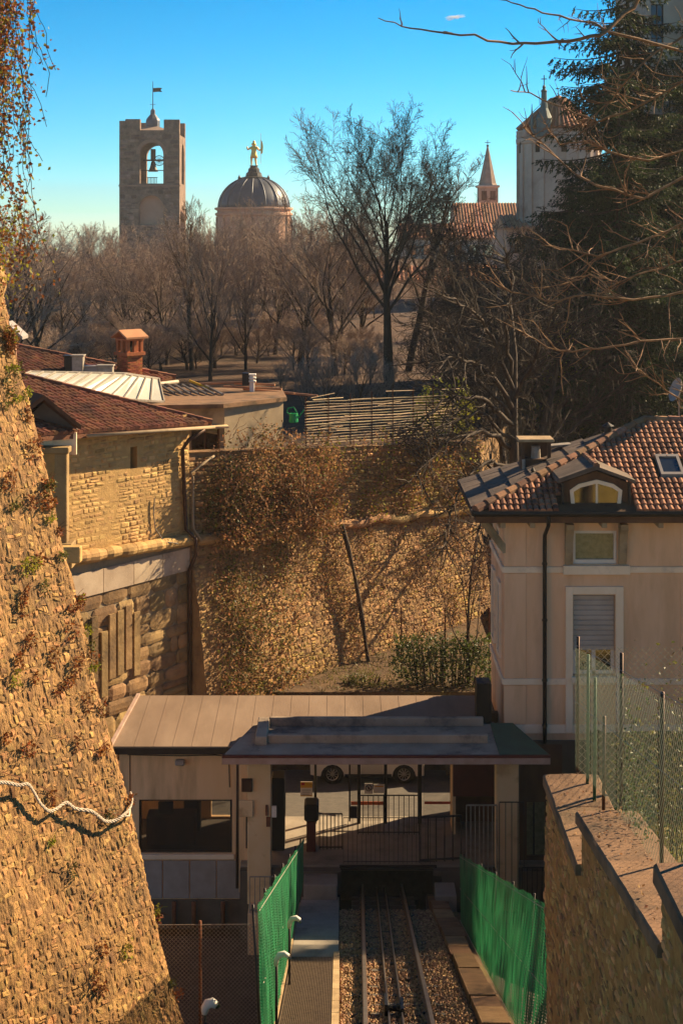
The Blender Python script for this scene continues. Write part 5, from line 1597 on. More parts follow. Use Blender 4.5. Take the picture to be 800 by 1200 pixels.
railing('annex_railing', 'low black railing below the annex window', (4.62, 39.3), (5.5, 39.3), -17.6, -16.3, 7, 'black_paint', .014)
railing('queue_railing', 'dark barred railing inside the entrance beside the turnstile', (.45, 41.6), (2.1, 41.6), -16.36, -15.3, 12, 'dark_metal', .012)
bx_ = MB(); bx_.bbox(.22, .42, 41.0, 41.1, -15.7, -15.4, .01)
tag(bx_.build('post_box', 'dark_metal'), 'small dark metal box fixed at the entrance beside the glass door', 'box')

# ------------------------------------------------------------------ parked cars
def make_car(x, d, z, paint, label, wb=2.2):
    t = thing('parked_car', label, 'car', V(x, d, z), 'cars parked in the street')
    L0, L1 = -wb / 2 - .68, wb / 2 + .62
    pr = [(L0, .35), (L0, .75), (L0 + .25, .92), (L0 + .55, 1.42), (L0 + .9, 1.5), (wb / 2 - .45, 1.47), (wb / 2 + .1, 1.02), (L1 - .1, .86), (L1, .62), (L1, .32)]
    # underside with wheel arches
    for c in (wb / 2, -wb / 2):
        pr += [(c + .36 * math.cos(a), .30 + .36 * math.sin(a)) for a in [math.pi * k / 8 for k in range(9)]]
    q = MB(); q.prism([V(x + a, d, z + b - .05) for a, b in pr], Vector((0, 1.6, 0))); b_ = q.build('body', paint, t)
    for sgn in (0, 1):
        dd = d - .006 if not sgn else d + 1.6
        q = MB(); q.prism([V(x + a, dd, z + b) for a, b in ((L0 + .45, .95), (L0 + .66, 1.36), (-.1, 1.40), (-.1, .95))], Vector((0, .006, 0))); q.build('side_window', 'dark_glass', t)
        q = MB(); q.prism([V(x + a, dd, z + b) for a, b in ((-.02, .95), (-.02, 1.40), (wb / 2 - .5, 1.38), (wb / 2 - .05, .98))], Vector((0, .006, 0))); q.build('side_window', 'dark_glass', t)
    for c in (-wb / 2, wb / 2):
        for y in (d + .0, d + 1.42):
            w = bpy.data.objects.new('wheel', None); COL.link(w); w.parent = t; w.matrix_parent_inverse = inv_world(t); w.location = V(x + c, y + .09, z + .31)
            q = MB(); q.lathe(Vector((0, 0, 0)), [(.19, 0), (.29, .0), (.315, .03), (.315, .15), (.29, .18), (.19, .18)], 22, cap=False)
            q.v = [(x + c + a, y + e, z + .31 + b + ZC) for a, b, e in q.v]; q.build('tyre', 'tyre', w, smooth=True)
            q = MB(); q.lathe(Vector((0, 0, 0)), [(.20, .015), (.185, .02), (.17, .03)], 22, cap=False); q.lathe(Vector((0, 0, 0)), [(.05, .01), (.001, .008)], 12, cap=False)
            for k in range(10):
                a = 2 * math.pi * k / 10; c_, s_ = math.cos(a), math.sin(a)
                q.obox(Vector((c_ * .04 - s_ * -.012, s_ * .04 + c_ * -.012, .012)), Vector((c_ * .145, s_ * .145, 0)), Vector((-s_ * .024, c_ * .024, 0)), Vector((0, 0, .015)))
            q.v = [(x + c + a, y + e, z + .31 + b + ZC) for a, b, e in q.v]; q.build('rim', 'alloy', w)
    q = MB(); q.box(x - wb / 2 + .38, x + wb / 2 - .38, d - .012, d - .001, z + .22, z + .32); q.build('side_sill', 'black_paint', t)
    q = MB(); q.bbox(x - .35, x - .2, d - .03, d - .005, z + .78, z + .81, .004); q.build('door_handle', paint, t)
    for y in (d + .08, d + 1.28):
        q = MB(); q.bbox(x + L1 - .12, x + L1 + .02, y, y + .25, z + .58, z + .74, .02); q.build('headlight', 'alloy', t)
        q = MB(); q.bbox(x + L0 - .02, x + L0 + .06, y, y + .25, z + .62, z + .78, .02); q.build('taillight', 'red_paint', t)
sz_ = lambda d: -16.4 - .95 * (d - 42.9) / 6.5
make_car(.82, 47.3, sz_(47.3) - .02, 'car_white', 'white hatchback with spoked wheels parked beyond the station entrance')
make_car(5.0, 47.3, sz_(47.3) - .02, 'car_dark', 'dark car parked behind the white hatchback')

# ------------------------------------------------------------------ far buildings
TD = 300.0
def tw(px): return (px - 400) * TD / F
def tz(py): return (270 - py) * TD / F
bt = thing('bell_tower', 'tall square medieval stone bell tower with open belfry arch and flag', 'tower', V(tw(175), TD + 6, -12))
X0, X1 = tw(140), tw(210.5); W = X1 - X0; ZB = -14
m = MB()
bel = (tw(164) - X0, tw(191.5) - X0, tz(215) - ZB, tz(167) - ZB, True)
wall_open(m, V(X0, TD, ZB), Vector((1, 0, 0)), Vector((0, -1, 0)), W, tz(158) - ZB, [bel, (tw(163) - X0, tw(192) - X0, tz(263) - ZB, tz(229) - ZB, True)], t=1.5, back=False)
wall_open(m, V(X1, TD + W, ZB), Vector((-1, 0, 0)), Vector((0, 1, 0)), W, tz(158) - ZB, [(W - bel[1], W - bel[0], bel[2], bel[3], True)], t=1.5)
ww_ = W
wall_open(m, V(X0, TD + W, ZB), Vector((0, -1, 0)), Vector((-1, 0, 0)), W, tz(158) - ZB, [bel], t=1.5)
wall_open(m, V(X1, TD, ZB), Vector((0, 1, 0)), Vector((1, 0, 0)), W, tz(158) - ZB, [bel], t=1.5)
m.build('shaft', 'tower_stone', bt)
m = MB(); zfl = tz(215); m.box(X0 + .1, X1 - .1, TD + .1, TD + W - .1, zfl - .6, zfl - .05); m.box(X0 + .1, X1 - .1, TD + .1, TD + W - .1, tz(158) - .8, tz(158) - .2); m.build('belfry_floor', 'tower_stone', bt)
m = MB(); m.box(tw(162.5), tw(192.5), TD + 1.2, TD + 1.4, tz(264), tz(228)); m.build('blind_arch_infill', 'pink_plaster', bt)
tr5 = random.Random(4)
# merlons and corner blocks
for (a, b, top) in ((140, 147, 141.5), (147, 164.5, 139.5), (192, 210.5, 140)):
    m = MB(); m.bbox(tw(a), tw(b), TD - .05, TD + 1.3, tz(158), tz(top), .08); m.build('merlon', 'tower_stone', bt)
    m = MB(); m.bbox(tw(a), tw(b), TD + W - 1.3, TD + W, tz(158), tz(top), .08); m.build('merlon', 'tower_stone', bt)
m = MB(); m.box(tw(164.5), tw(192), TD - .02, TD + .8, tz(158), tz(152.5)); m.build('parapet', 'tower_stone', bt)
m = MB(); m.box(X0 - .12, X1 + .12, TD - .15, TD, tz(218.5), tz(216.5)); m.box(X0 - .1, X1 + .1, TD - .12, TD, tz(265.5), tz(264)); m.build('string_course', 'tower_trim', bt)
# courses of stone, proud of the face
mbs = MB()
for it in stone_courses(lambda v: (0.05, W - .05), 3, tz(158) - ZB - .3, .75, 1.5, tr5, .06):
    c, zc_ = (it[0] + it[1]) / 2, (it[2] + it[4]) / 2
    if bel[0] - .9 < c < bel[1] + .9 and (bel[2] - .6 < zc_ < bel[3] + .7 or tz(265) - ZB < zc_ < tz(228) - ZB): continue
    stone_mesh(mbs, lambda u, v, h: V(X0 + u, TD - h, ZB + v), *it, .03, .07, tr5)
stuff(mbs.build('face_stones', 'tower_stone', bt))
# arch voussoirs
for k in range(11):
    a0, a1 = math.pi * k / 11, math.pi * (k + 1) / 11
    c = (bel[0] + bel[1]) / 2 + X0; r = (bel[1] - bel[0]) / 2; zc_ = bel[3] + ZB - r
    m = MB(); m.prism([V(c + q * math.cos(a), TD - .08, zc_ + q * math.sin(a)) for q, a in ((r, a0 + .01), (r + .7, a0 + .01), (r + .7, a1 - .01), (r, a1 - .01))], Vector((0, .3, 0))); m.build('voussoir', 'tower_trim', bt)
# bell
be = bpy.data.objects.new('bell', None); COL.link(be); be.parent = bt; be.matrix_parent_inverse = inv_world(bt); be.location = V(tw(176), TD + 5, tz(185))
m = MB(); m.lathe(V(tw(176), TD + 5, tz(200)), [(1.0, 0), (.85, .35), (.62, .9), (.5, 1.5), (.42, 1.9), (.2, 2.1), (.05, 2.15)], 16); m.build('bell_body', 'bronze', be, smooth=True)
m = MB(); m.box(tw(164), tw(192), TD + 4.8, TD + 5.2, tz(187.5), tz(185.5)); m.bbox(tw(173), tw(179), TD + 4.8, TD + 5.2, tz(186), tz(173), .1); m.build('headstock', 'bronze', be)
m = MB()
for k in range(16):
    a = 2 * math.pi * k / 16; b = a + 2 * math.pi / 16; c = V(tw(183.5), TD + 4.5, tz(187)); r = 1.0
    m.tube([tuple(c + Vector((r * math.cos(a), 0, r * math.sin(a)))), tuple(c + Vector((r * math.cos(b), 0, r * math.sin(b))))], .07, 5)
    m.tube([tuple(c), tuple(c + Vector((r * math.cos(a), 0, r * math.sin(a))))], .04, 4)
m.build('bell_wheel', 'bronze', be)
m = MB(); m.tube([tuple(V(tw(164), TD + 1, tz(199.5))), tuple(V(tw(192), TD + 1, tz(199.5)))], .1, 6); m.build('tie_rod', 'bronze', bt)
for k in range(7):
    m = MB(); m.tube([tuple(V(tw(173 + 1.7 * k), TD + .4, tz(215))), tuple(V(tw(173 + 1.7 * k), TD + .4, tz(208)))], .06, 5); m.build('baluster', 'bronze', bt)
m = MB(); m.tube([tuple(V(tw(172), TD + .4, tz(208))), tuple(V(tw(184.5), TD + .4, tz(208)))], .08, 5); m.build('hand_rail', 'bronze', bt)
# roof, turret, flag
cx, cy = (X0 + X1) / 2, TD + W / 2
m = MB()
ap = V(cx, cy, tz(144)); cs = [V(X0 + .6, TD + .8, tz(155)), V(X1 - .6, TD + .8, tz(155)), V(X1 - .6, TD + W - .8, tz(155)), V(X0 + .6, TD + W - .8, tz(155))]
for i in range(4): m.poly([cs[i], cs[(i + 1) % 4], ap])
m.build('roof', 'spire_stone', bt)
m = MB(); c = V(tw(175), cy, tz(150)); k_ = cy / F
m.lathe(c, [(8.2 * k_, 0), (8.2 * k_, 11 * k_), (7.4 * k_, 13 * k_), (5 * k_, 16 * k_), (3 * k_, 18.5 * k_), (2.8 * k_, 23 * k_), (1 * k_, 25 * k_)], 8); m.build('turret', 'dome_lead', bt)
m = MB(); m.tube([tuple(c + UP * 24 * k_), tuple(c + UP * 57 * k_)], [.10, .06], 6); m.build('flagpole', 'bronze', bt)
m = MB(); z1 = c.z + 49 * k_
m.prism([Vector((c.x + .05, cy, z1)), Vector((c.x + 6 * k_, cy, z1 + .1)), Vector((c.x + 11 * k_, cy, z1 + .05)), Vector((c.x + 9 * k_, cy, z1 - .35)), Vector((c.x + 11 * k_, cy, z1 - .75)), Vector((c.x + 6 * k_, cy, z1 - .72)), Vector((c.x + .05, cy, z1 - .8))], Vector((0, .06, 0))); m.build('flag', 'bronze', bt)
for a, L in ((0, 1.2), (math.pi / 2, .8)):
    m = MB(); m.tube([tuple(c + UP * 30 * k_ + Vector((-L / 2 * math.cos(a), -L / 2 * math.sin(a), 0))), tuple(c + UP * 30 * k_ + Vector((L / 2 * math.cos(a), L / 2 * math.sin(a), 0)))], .05, 5); m.build('vane_arm', 'bronze', bt)
# side turret on the right edge
m = MB(); m.lathe(V(tw(210.5), TD + 2.5, ZB), [(1.0, 0), (1.0, tz(258) - ZB), (1.2, tz(257) - ZB), (1.15, tz(252) - ZB), (.8, tz(248) - ZB), (.1, tz(245) - ZB)], 12); m.build('stair_turret', 'tower_trim', bt)

# dome
DD = 330.0
def dx_(px): return (px - 400) * DD / F
def dz_(py): return (270 - py) * DD / F
dm = thing('cathedral_dome', 'ribbed grey lead cathedral dome on a pink drum with gilded statue above', 'dome', V(dx_(297.5), DD, -15))
c = V(dx_(297.5), DD, 0); R_ = 41.5 * DD / F
m = MB(); m.lathe(c, [(43 * DD / F, -15), (43 * DD / F, dz_(254)), (45.5 * DD / F, dz_(252)), (45.5 * DD / F, dz_(250)), (43 * DD / F, dz_(249)), (43 * DD / F, dz_(247)), (46 * DD / F, dz_(245.5)), (46 * DD / F, dz_(243.5)), (42 * DD / F, dz_(243))], 32); m.build('drum', 'pink_plaster', dm)
prof = [(R_ * math.cos(a), dz_(244) + 37 * DD / F * math.sin(a)) for a in [math.pi / 2 * k / 12 for k in range(12)]]
prof = [(max(r, 1.9), z) for r, z in prof]
m = MB(); m.lathe(c, prof + [(1.8, dz_(208))], 32); m.build('shell', 'dome_lead', dm, smooth=True)
for k in range(16):
    a = 2 * math.pi * k / 16
    m = MB(); m.tube([tuple(c + Vector(((r + .05) * math.cos(a), (r + .05) * math.sin(a), z))) for r, z in prof], .16, 5); m.build('rib', 'dome_lead', dm, smooth=True)
for k in range(12):
    a = 2 * math.pi * k / 12 + .13
    m = MB(); u = Vector((-math.sin(a), math.cos(a), 0)); n = Vector((math.cos(a), math.sin(a), 0))
    m.obox(c + n * (43 * DD / F - .1) - u * .45 + UP * -8, u * .9, n * .35, UP * (dz_(254) + 8)); m.build('pilaster', 'pink_plaster', dm)
k_ = DD / F
m = MB(); m.lathe(c, [(14 * k_, dz_(211)), (15.5 * k_, dz_(209.5)), (15.5 * k_, dz_(208)), (10 * k_, dz_(207)), (9 * k_, dz_(203)), (7 * k_, dz_(201.5)), (6.5 * k_, dz_(198)), (4.5 * k_, dz_(196)), (4.5 * k_, dz_(194.5)), (1, dz_(194))], 12); m.build('lantern_base', 'bronze', dm)
for s in (-1, 1):
    m = MB(); m.lathe(c + Vector((s * 17 * k_, 0, dz_(211))), [(.25, 0), (.35, .5), (.12, .9), (.02, 1.2)], 8); m.build('finial', 'bronze', dm)
# gilded statue: standing warrior with raised arm and banner, one body mesh by skin
def skin_body(name, verts, edges, radii, material, parent):
    me = bpy.data.meshes.new(name); me.from_pydata([tuple(v) for v in verts], edges, [])
    o = bpy.data.objects.new(name, me); COL.link(o); me.materials.append(MATS[material])
    md = o.modifiers.new('skin', 'SKIN')
    if not me.skin_vertices: bpy.context.view_layer.objects.active = o
    sv = me.skin_vertices[0].data if me.skin_vertices else None
    if sv:
        for i, r in enumerate(radii): sv[i].radius = (r, r)
        sv[0].use_root = True
    sb = o.modifiers.new('sub', 'SUBSURF'); sb.levels = 1; sb.render_levels = 1
    if parent:
        o.parent = parent; o.matrix_parent_inverse = inv_world(parent)
    return o
stt = thing('gilded_statue', 'gilded warrior statue with a banner standing on top of the dome', 'statue', c + UP * dz_(194.4))
bz = dz_(194.4); hgt = 27 * k_
pts = [(0, .50), (0, .64), (0, .78), (0, .86), (0, .95), (-.09, .48), (-.11, .26), (-.10, .03), (.08, .48), (.07, .26), (.10, .03), (-.15, .78), (-.27, .68), (-.30, .84), (.15, .78), (.25, .64), (.30, .74), (-.14, .0), (.15, .0)]
ed = [(0, 1), (1, 2), (2, 3), (3, 4), (0, 5), (5, 6), (6, 7), (0, 8), (8, 9), (9, 10), (2, 11), (11, 12), (12, 13), (2, 14), (14, 15), (15, 16), (7, 17), (10, 18)]
rad = [.10, .095, .11, .045, .07, .065, .05, .035, .065, .05, .035, .05, .038, .03, .05, .038, .03, .025, .025]
skin_body('body', [c + Vector((a * hgt, -.05 if i not in (17, 18) else -.2, bz + b * hgt + .04)) for i, (a, b) in enumerate(pts)], ed, [r * hgt for r in rad], 'gold', stt)
m = MB(); m.lathe(c + UP * (bz + .9 * hgt), [(.11 * hgt, 0), (.10 * hgt, .07 * hgt), (.04 * hgt, .13 * hgt), (.06 * hgt, .17 * hgt), (.01 * hgt, .2 * hgt)], 10); m.build('helmet', 'gold', stt, smooth=True)
m = MB(); m.lathe(c + UP * (bz + .34 * hgt), [(.17 * hgt, 0), (.13 * hgt, .18 * hgt), (.12 * hgt, .2 * hgt)], 10); m.build('tunic', 'gold', stt, smooth=True)
m = MB(); m.tube([tuple(c + Vector((.30 * hgt, -.05, bz + .1 * hgt))), tuple(c + Vector((.30 * hgt, -.05, bz + 1.42 * hgt)))], .035, 6); m.build('staff', 'gold', stt)
m = MB(); m.prism([c + Vector((a * hgt, 0, bz + b * hgt)) for a, b in ((.30, .5), (.38, .56), (.40, .85), (.38, 1.0), (.31, 1.15))], Vector((0, .12, 0))); m.build('banner', 'gold', stt)

# spire of a church
SD = 280.0
def s_x(px): return (px - 400) * SD / F
def s_z(py): return (270 - py) * SD / F
sp = thing('church_spire', 'slender octagonal stone spire with a cross on a square belfry', 'spire', V(s_x(571), SD, -12))
c = V(s_x(571), SD, 0); k_ = SD / F
m = MB(); m.lathe(c, [(12.5 * k_, s_z(218)), (10.5 * k_, s_z(215)), (.12, s_z(171))], 8, a0=math.pi / 8, a1=math.pi / 8 + 2 * math.pi); m.build('spire_cone', 'spire_stone', sp)
m = MB(); h = 11.3 * k_
m.box(c.x - h, c.x + h, SD - h, SD + h, -14, s_z(220)); m.build('shaft', 'spire_stone', sp)
m = MB(); h2 = 13.2 * k_; m.bbox(c.x - h2, c.x + h2, SD - h2, SD + h2, s_z(220), s_z(217.3), .1); m.build('cornice', 'church_stone', sp)
for s in (-.45, .45):
    m = MB(); m.box(c.x + s * h - .5, c.x + s * h + .5, SD - h - .03, SD - h + .1, s_z(235), s_z(224)); m.build('belfry_opening', 'brown_wood', sp)
m = MB(); m.tube([tuple(c + UP * s_z(172)), tuple(c + UP * s_z(164))], .06, 5); m.tube([tuple(c + Vector((-.5, 0, s_z(167)))), tuple(c + Vector((.5, 0, s_z(167))))], .06, 5); m.build('cross', 'bronze', sp)
m = MB(); m.lathe(c + UP * s_z(172.3), [(.05, 0), (.25, .15), (.25, .3), (.05, .45)], 8); m.build('orb', 'bronze', sp)
# small dark distant spire
d2 = 320.0; c = V((480 - 400) * d2 / F, d2, 0); k_ = d2 / F
sp2 = thing('small_spire', 'tiny dark pointed turret far behind the big bare tree', 'spire', V(c.x, d2, -14))
m = MB(); m.lathe(c, [(7 * k_, -14), (7 * k_, (270 - 268) * k_), (.1, (270 - 246) * k_)], 6); m.build('cone', 'dome_lead', sp2)
m = MB(); m.tube([tuple(c + UP * (24 * k_)), tuple(c + UP * (28 * k_))], .08, 5); m.build('finial', 'bronze', sp2)

# long roofs
def long_house(name, label, px0, px1, pyr, pye, d, depth, mt_r, mt_w, storeys, zb=-12, group=None, gap=14):
    k = d / F; x0, x1 = (px0 - 400) * k, (px1 - 400) * k
    zr, ze = (270 - pyr) * (d + depth / 2) / F, (270 - pye) * k
    t = thing(name, label, 'house', V((x0 + x1) / 2, d + depth / 2, zb), group)
    m = MB(); m.box(x0 + .3, x1 - .3, d + .5, d + depth - .5, zb, ze); m.build('wall', mt_w, t)
    m = MB()
    pr = [V(x0, d, ze - .1), V(x0, d, ze + .1), V(x0, d + depth / 2, zr), V(x0, d + depth, ze + .1), V(x0, d + depth, ze - .1)]
    m.prism(pr, Vector((x1 - x0, 0, 0))); m.build('roof', mt_r, t)
    rows = MB(); rg = random.Random(int(px0)); n = int((x1 - x0) / .5)
    for i in range(n):
        xx = x0 + (i + .5) * (x1 - x0) / n; rows.cur = rg.random()
        rows.tube([tuple(V(xx, d - .05, ze + .12)), tuple(V(xx, d + depth / 2, zr + .03))], .13, 5, cap=True)
    stuff(rows.build('tile_rows', mt_r, t))
    for s in range(storeys):
        z1 = ze - .9 - s * 3.0
        px = px0 + gap * .6
        while px + gap * .4 < px1:
            m = MB(); xx = (px - 400) * k; m.box(xx, xx + 1.0, d + .46, d + .52, z1 - 1.5, z1); w = m.build('window', 'dark_glass', t)
            m = MB(); m.box(xx - .45, xx - .02, d + .42, d + .49, z1 - 1.5, z1); m.box(xx + 1.02, xx + 1.45, d + .42, d + .49, z1 - 1.5, z1); m.build('shutter', 'copper_green', w)
            px += gap
    return t
long_house('tiled_house', 'long low house with red tiled ridge beneath the bell tower', 40, 258, 305, 318, 240, 10, 'red_tile', 'pink_plaster', 1, gap=22)
long_house('tiled_house', 'pale house with orange tiled roof below the church spire, right of the big tree', 468, 580, 262, 280, 230, 12, 'orange_tile', 'church_stone', 1, gap=18)
long_house('tiled_house', 'stone gable-backed house with tiled roof under the spire', 532, 640, 238, 262, 265, 12, 'orange_tile', 'church_stone', 1, gap=20)
long_house('tiled_house', 'low orange roofed house half hidden by bare branches in the park', 428, 630, 312, 330, 170, 9, 'orange_tile', 'pink_plaster', 1, gap=24, zb=-9)
long_house('tiled_house', 'ochre house with tiled roof close below the domed church', 590, 690, 252, 268, 150, 10, 'orange_tile', 'pink_plaster', 2, gap=22, zb=-10)
# crenellated bits between tower and dome
for k, px in enumerate((236, 246)):
    c = V((px - 400) * 290 / F, 290, 0)
    t = thing('roof_turret', 'small dark roof turret between the bell tower and the dome', 'turret', V(c.x, 290, -12), 'small roof turrets by the dome')
    m = MB(); m.bbox(c.x - .7, c.x + .7, 289.3, 290.7, -12, (270 - 297) * 290 / F, .05); m.build('shaft', 'tower_stone', t)
    m = MB(); m.lathe(c, [(1.0, (270 - 297) * 290 / F), (.1, (270 - 293 + 2 * k) * 290 / F)], 4, a0=.785, a1=.785 + 2 * math.pi); m.build('cap', 'tower_trim', t)
# antenna on the left skyline
an = MB(); p = PX(98, 300, 235)
an.tube([tuple(p - UP * 4), tuple(p + UP * 3.3)], .09, 5)
for z in (2.2, 2.9): an.tube([tuple(p + Vector((-1, 0, z))), tuple(p + Vector((1, 0, z)))], .06, 4)
tag(an.build('antenna', 'bronze'), 'thin rooftop aerial with two cross bars left of the bell tower', 'antenna')

# domed church on the right
CD = 150.0
def c_x(px): return (px - 400) * CD / F
def c_z(py): return (270 - py) * CD / F
cc = thing('round_church', 'pale round church apse with balustrade, tiled roof and green lantern', 'church', V(c_x(660), CD + 4, -10))
c = V(c_x(660), CD + 3.5, 0); r = 48.5 * CD / F
m = MB(); m.lathe(c, [(r, -10), (r, c_z(168)), (r * 1.05, c_z(166)), (r * 1.06, c_z(161)), (r, c_z(160)), (r * .99, c_z(152))], 28); m.build('apse', 'church_stone', cc)
for k in range(10):
    a = math.pi * 1.02 + k * .32
    n = Vector((math.cos(a), math.sin(a), 0)); u = Vector((-n.y, n.x, 0))
    m = MB(); m.obox(c + n * (r - .05) - u * .25 + UP * -5, u * .5, n * .22, UP * (c_z(168) + 5)); m.build('pilaster', 'church_stone', cc)
    if k % 2 == 0:
        m = MB(); m.obox(c + n * (r - .06) + u * .62 + UP * c_z(178), u * .55, n * .1, UP * 1.3); m.build('window', 'void', cc)
for k in range(26):
    a = math.pi * .9 + k * .075
    m = MB(); m.lathe(c + Vector((r * 1.02 * math.cos(a), r * 1.02 * math.sin(a), c_z(160))), [(.07, 0), (.11, .25), (.06, .5), (.09, .62)], 6); m.build('baluster', 'church_stone', cc)
m = MB(); m.lathe(c, [(r * 1.05, c_z(152.5)), (r * 1.05, c_z(151.2)), (r * .98, c_z(151))], 28, cap=False); m.build('balustrade_rail', 'church_stone', cc)
m = MB(); m.lathe(c, [(r * 1.02, c_z(149)), (r * .2, c_z(112)), (.1, c_z(108))], 28); m.build('roof', 'orange_tile', cc)
m = MB()
for k in range(56):
    a = 2 * math.pi * k / 56
    m.cur = (k * 37 % 11) / 10
    m.tube([tuple(c + Vector((r * 1.03 * math.cos(a), r * 1.03 * math.sin(a), c_z(148.6)))), tuple(c + Vector((r * .2 * math.cos(a), r * .2 * math.sin(a), c_z(111.6))))], [.16, .05], 5)
m.build('tile_rows', 'orange_tile', cc)
c2_ = V(c_x(637), CD, 0); k_ = CD / F
m = MB(); m.lathe(c2_, [(9 * k_, c_z(160)), (9 * k_, c_z(141)), (10 * k_, c_z(139)), (7.5 * k_, c_z(134)), (4.5 * k_, c_z(127)), (3.5 * k_, c_z(119)), (3.2 * k_, c_z(108)), (4 * k_, c_z(106.5)), (1.5 * k_, c_z(104)), (2.2 * k_, c_z(102)), (.5 * k_, c_z(99))], 10); m.build('lantern', 'copper_green', cc)
m = MB(); m.tube([tuple(c2_ + UP * c_z(99.5)), tuple(c2_ + UP * c_z(88))], .05, 5); m.tube([tuple(c2_ + Vector((-.28, 0, c_z(92.5)))), tuple(c2_ + Vector((.28, 0, c_z(92.5))))], .05, 5); m.build('cross', 'bronze', cc)
for px, top in ((613.5, 146), (622, 122)):
    m = MB(); m.lathe(V(c_x(px), CD - .5, c_z(160)), [(.2, 0), (.26, .4), (.1, .8), (.16, 1.1), (.02, (160 - top) * k_)], 7); m.build('pinnacle', 'copper_green' if top == 122 else 'church_stone', cc)

# tall building at the upper right edge
vb = thing('tall_villa', 'tall grey plaster building with glazed window behind the spruce', 'house', V(22, 92, -8))
VD = 88.0; k_ = VD / F
m = MB(); wall_open(m, V((757 - 400) * k_, VD, -9), Vector((1, 0, 0)), Vector((0, -1, 0)), 12, 27, [((762 - 757) * k_, (777 - 757) * k_, (270 - 50) * k_ + 9, (270 - 5) * k_ + 9)], t=.3)
m.poly([V((757 - 400) * k_, VD + 10, -9), V((757 - 400) * k_, VD, -9), V((757 - 400) * k_, VD, 18), V((757 - 400) * k_, VD + 10, 18)])
m.poly([V((757 - 400) * k_, VD, 18), V((757 - 400) * k_ + 12, VD, 18), V((757 - 400) * k_ + 12, VD + 10, 18), V((757 - 400) * k_, VD + 10, 18)])
m.build('wall', 'church_stone', vb)
m = MB(); m.box((762 - 400) * k_, (777 - 400) * k_, VD + .22, VD + .24, (270 - 50) * k_, (270 - 5) * k_); w = m.build('window', 'sky_glass', vb)
m = MB()
for px in (762, 769.2, 776): m.box((px - 400) * k_, (px + 1 - 400) * k_, VD + .12, VD + .2, (270 - 50) * k_, (270 - 5) * k_)
for py in (18, 31, 44): m.box((762 - 400) * k_, (777 - 400) * k_, VD + .13, VD + .19, (270 - py - 1) * k_, (270 - py) * k_)
m.build('frame', 'dark_metal', w)
m = MB(); m.box((757 - 400) * k_ - .3, (757 - 400) * k_ + 12.3, VD - .4, VD + 10.3, 18, 18.4); m.build('cornice', 'church_stone', vb)
# satellite dish
sd = thing('satellite_dish', 'grey satellite dish on a mast above the villa ridge', 'dish', V(9.6, 44.6, -5.6))
cdish = PX(795, 458, 44.6)
m = MB(); m.lathe(Vector((0, 0, 0)), [(.02, 0), (.18, .03), (.32, .09), (.36, .13)], 18, cap=False)
rotm = Matrix.Rotation(math.radians(-70), 3, 'Y') @ Matrix.Rotation(.2, 3, 'X')
m.v = [tuple(cdish + rotm @ Vector(q)) for q in m.v]; m.build('reflector', 'grey_paint', sd, smooth=True)
m = MB(); m.tube([tuple(cdish), tuple(cdish + Vector((0, 0, -.5))), tuple(Vector((cdish.x, cdish.y, ZC - 5.7)))], .025, 6); m.tube([tuple(cdish), tuple(cdish + Vector((-.35, -.1, .1)))], .012, 5); m.build('mast', 'galv', sd)

# ------------------------------------------------------------------ bare trees
def unit(v):
    L = math.sqrt(v[0] ** 2 + v[1] ** 2 + v[2] ** 2) or 1e-9
    return (v[0] / L, v[1] / L, v[2] / L)
def grow(mb, p, d, L, r, level, cfg, rng):
    nseg = cfg['seg'][level]
    wob = cfg['wob'][level]; up = cfg['up'][level]
    pts = [p]; rad = [r]; dirs = [d]
    r_end = r * cfg['taper'][level]
    for i in range(nseg):
        d = unit((d[0] + rng.gauss(0, wob), d[1] + rng.gauss(0, wob), d[2] + rng.gauss(0, wob) + up))
        s = L / nseg
        p = (p[0] + d[0] * s, p[1] + d[1] * s, p[2] + d[2] * s)
        pts.append(p); rad.append(max(cfg['rmin'], lerp(r, r_end, (i + 1) / nseg))); dirs.append(d)
    mb.cur = rng.random()
    mb.tube(pts, rad, cfg['sides'][level], cap=level < 2)
    if level >= cfg['levels']: return
    n = cfg['n'][level]
    n = max(1, int(n * rng.uniform(.75, 1.3) + .5))
    t0 = cfg['t0'][level]
    for k in range(n):
        t = t0 + (1 - t0) * (k + rng.random()) / n
        f = t * nseg; i = min(nseg - 1, int(f)); q = f - i
        b = pts[i]; c = pts[i + 1]
        base = (lerp(b[0], c[0], q), lerp(b[1], c[1], q), lerp(b[2], c[2], q))
        ax = dirs[i + 1]
        ang = math.radians(rng.gauss(cfg['ang'][level], 9))
        a = rng.random() * 2 * math.pi if level else k * 2.4 + rng.uniform(-.4, .4)
        e = (-ax[1], ax[0], 0) if abs(ax[2]) < .95 else (1, 0, 0)
        e = unit(e)
        g = (ax[1] * e[2] - ax[2] * e[1], ax[2] * e[0] - ax[0] * e[2], ax[0] * e[1] - ax[1] * e[0])
        ca, sa, cs, sn = math.cos(a), math.sin(a), math.cos(ang), math.sin(ang)
        nd = unit(tuple(ax[j] * cs + (e[j] * ca + g[j] * sa) * sn for j in range(3)))
        rl = lerp(r, r_end, t)
        grow(mb if level < 1 else cfg['crown'], base, nd, L * cfg['len'][level] * rng.uniform(.75, 1.2) * (1.15 - .55 * t), max(cfg['rmin'], rl * cfg['rr'][level]), level + 1, cfg, rng)

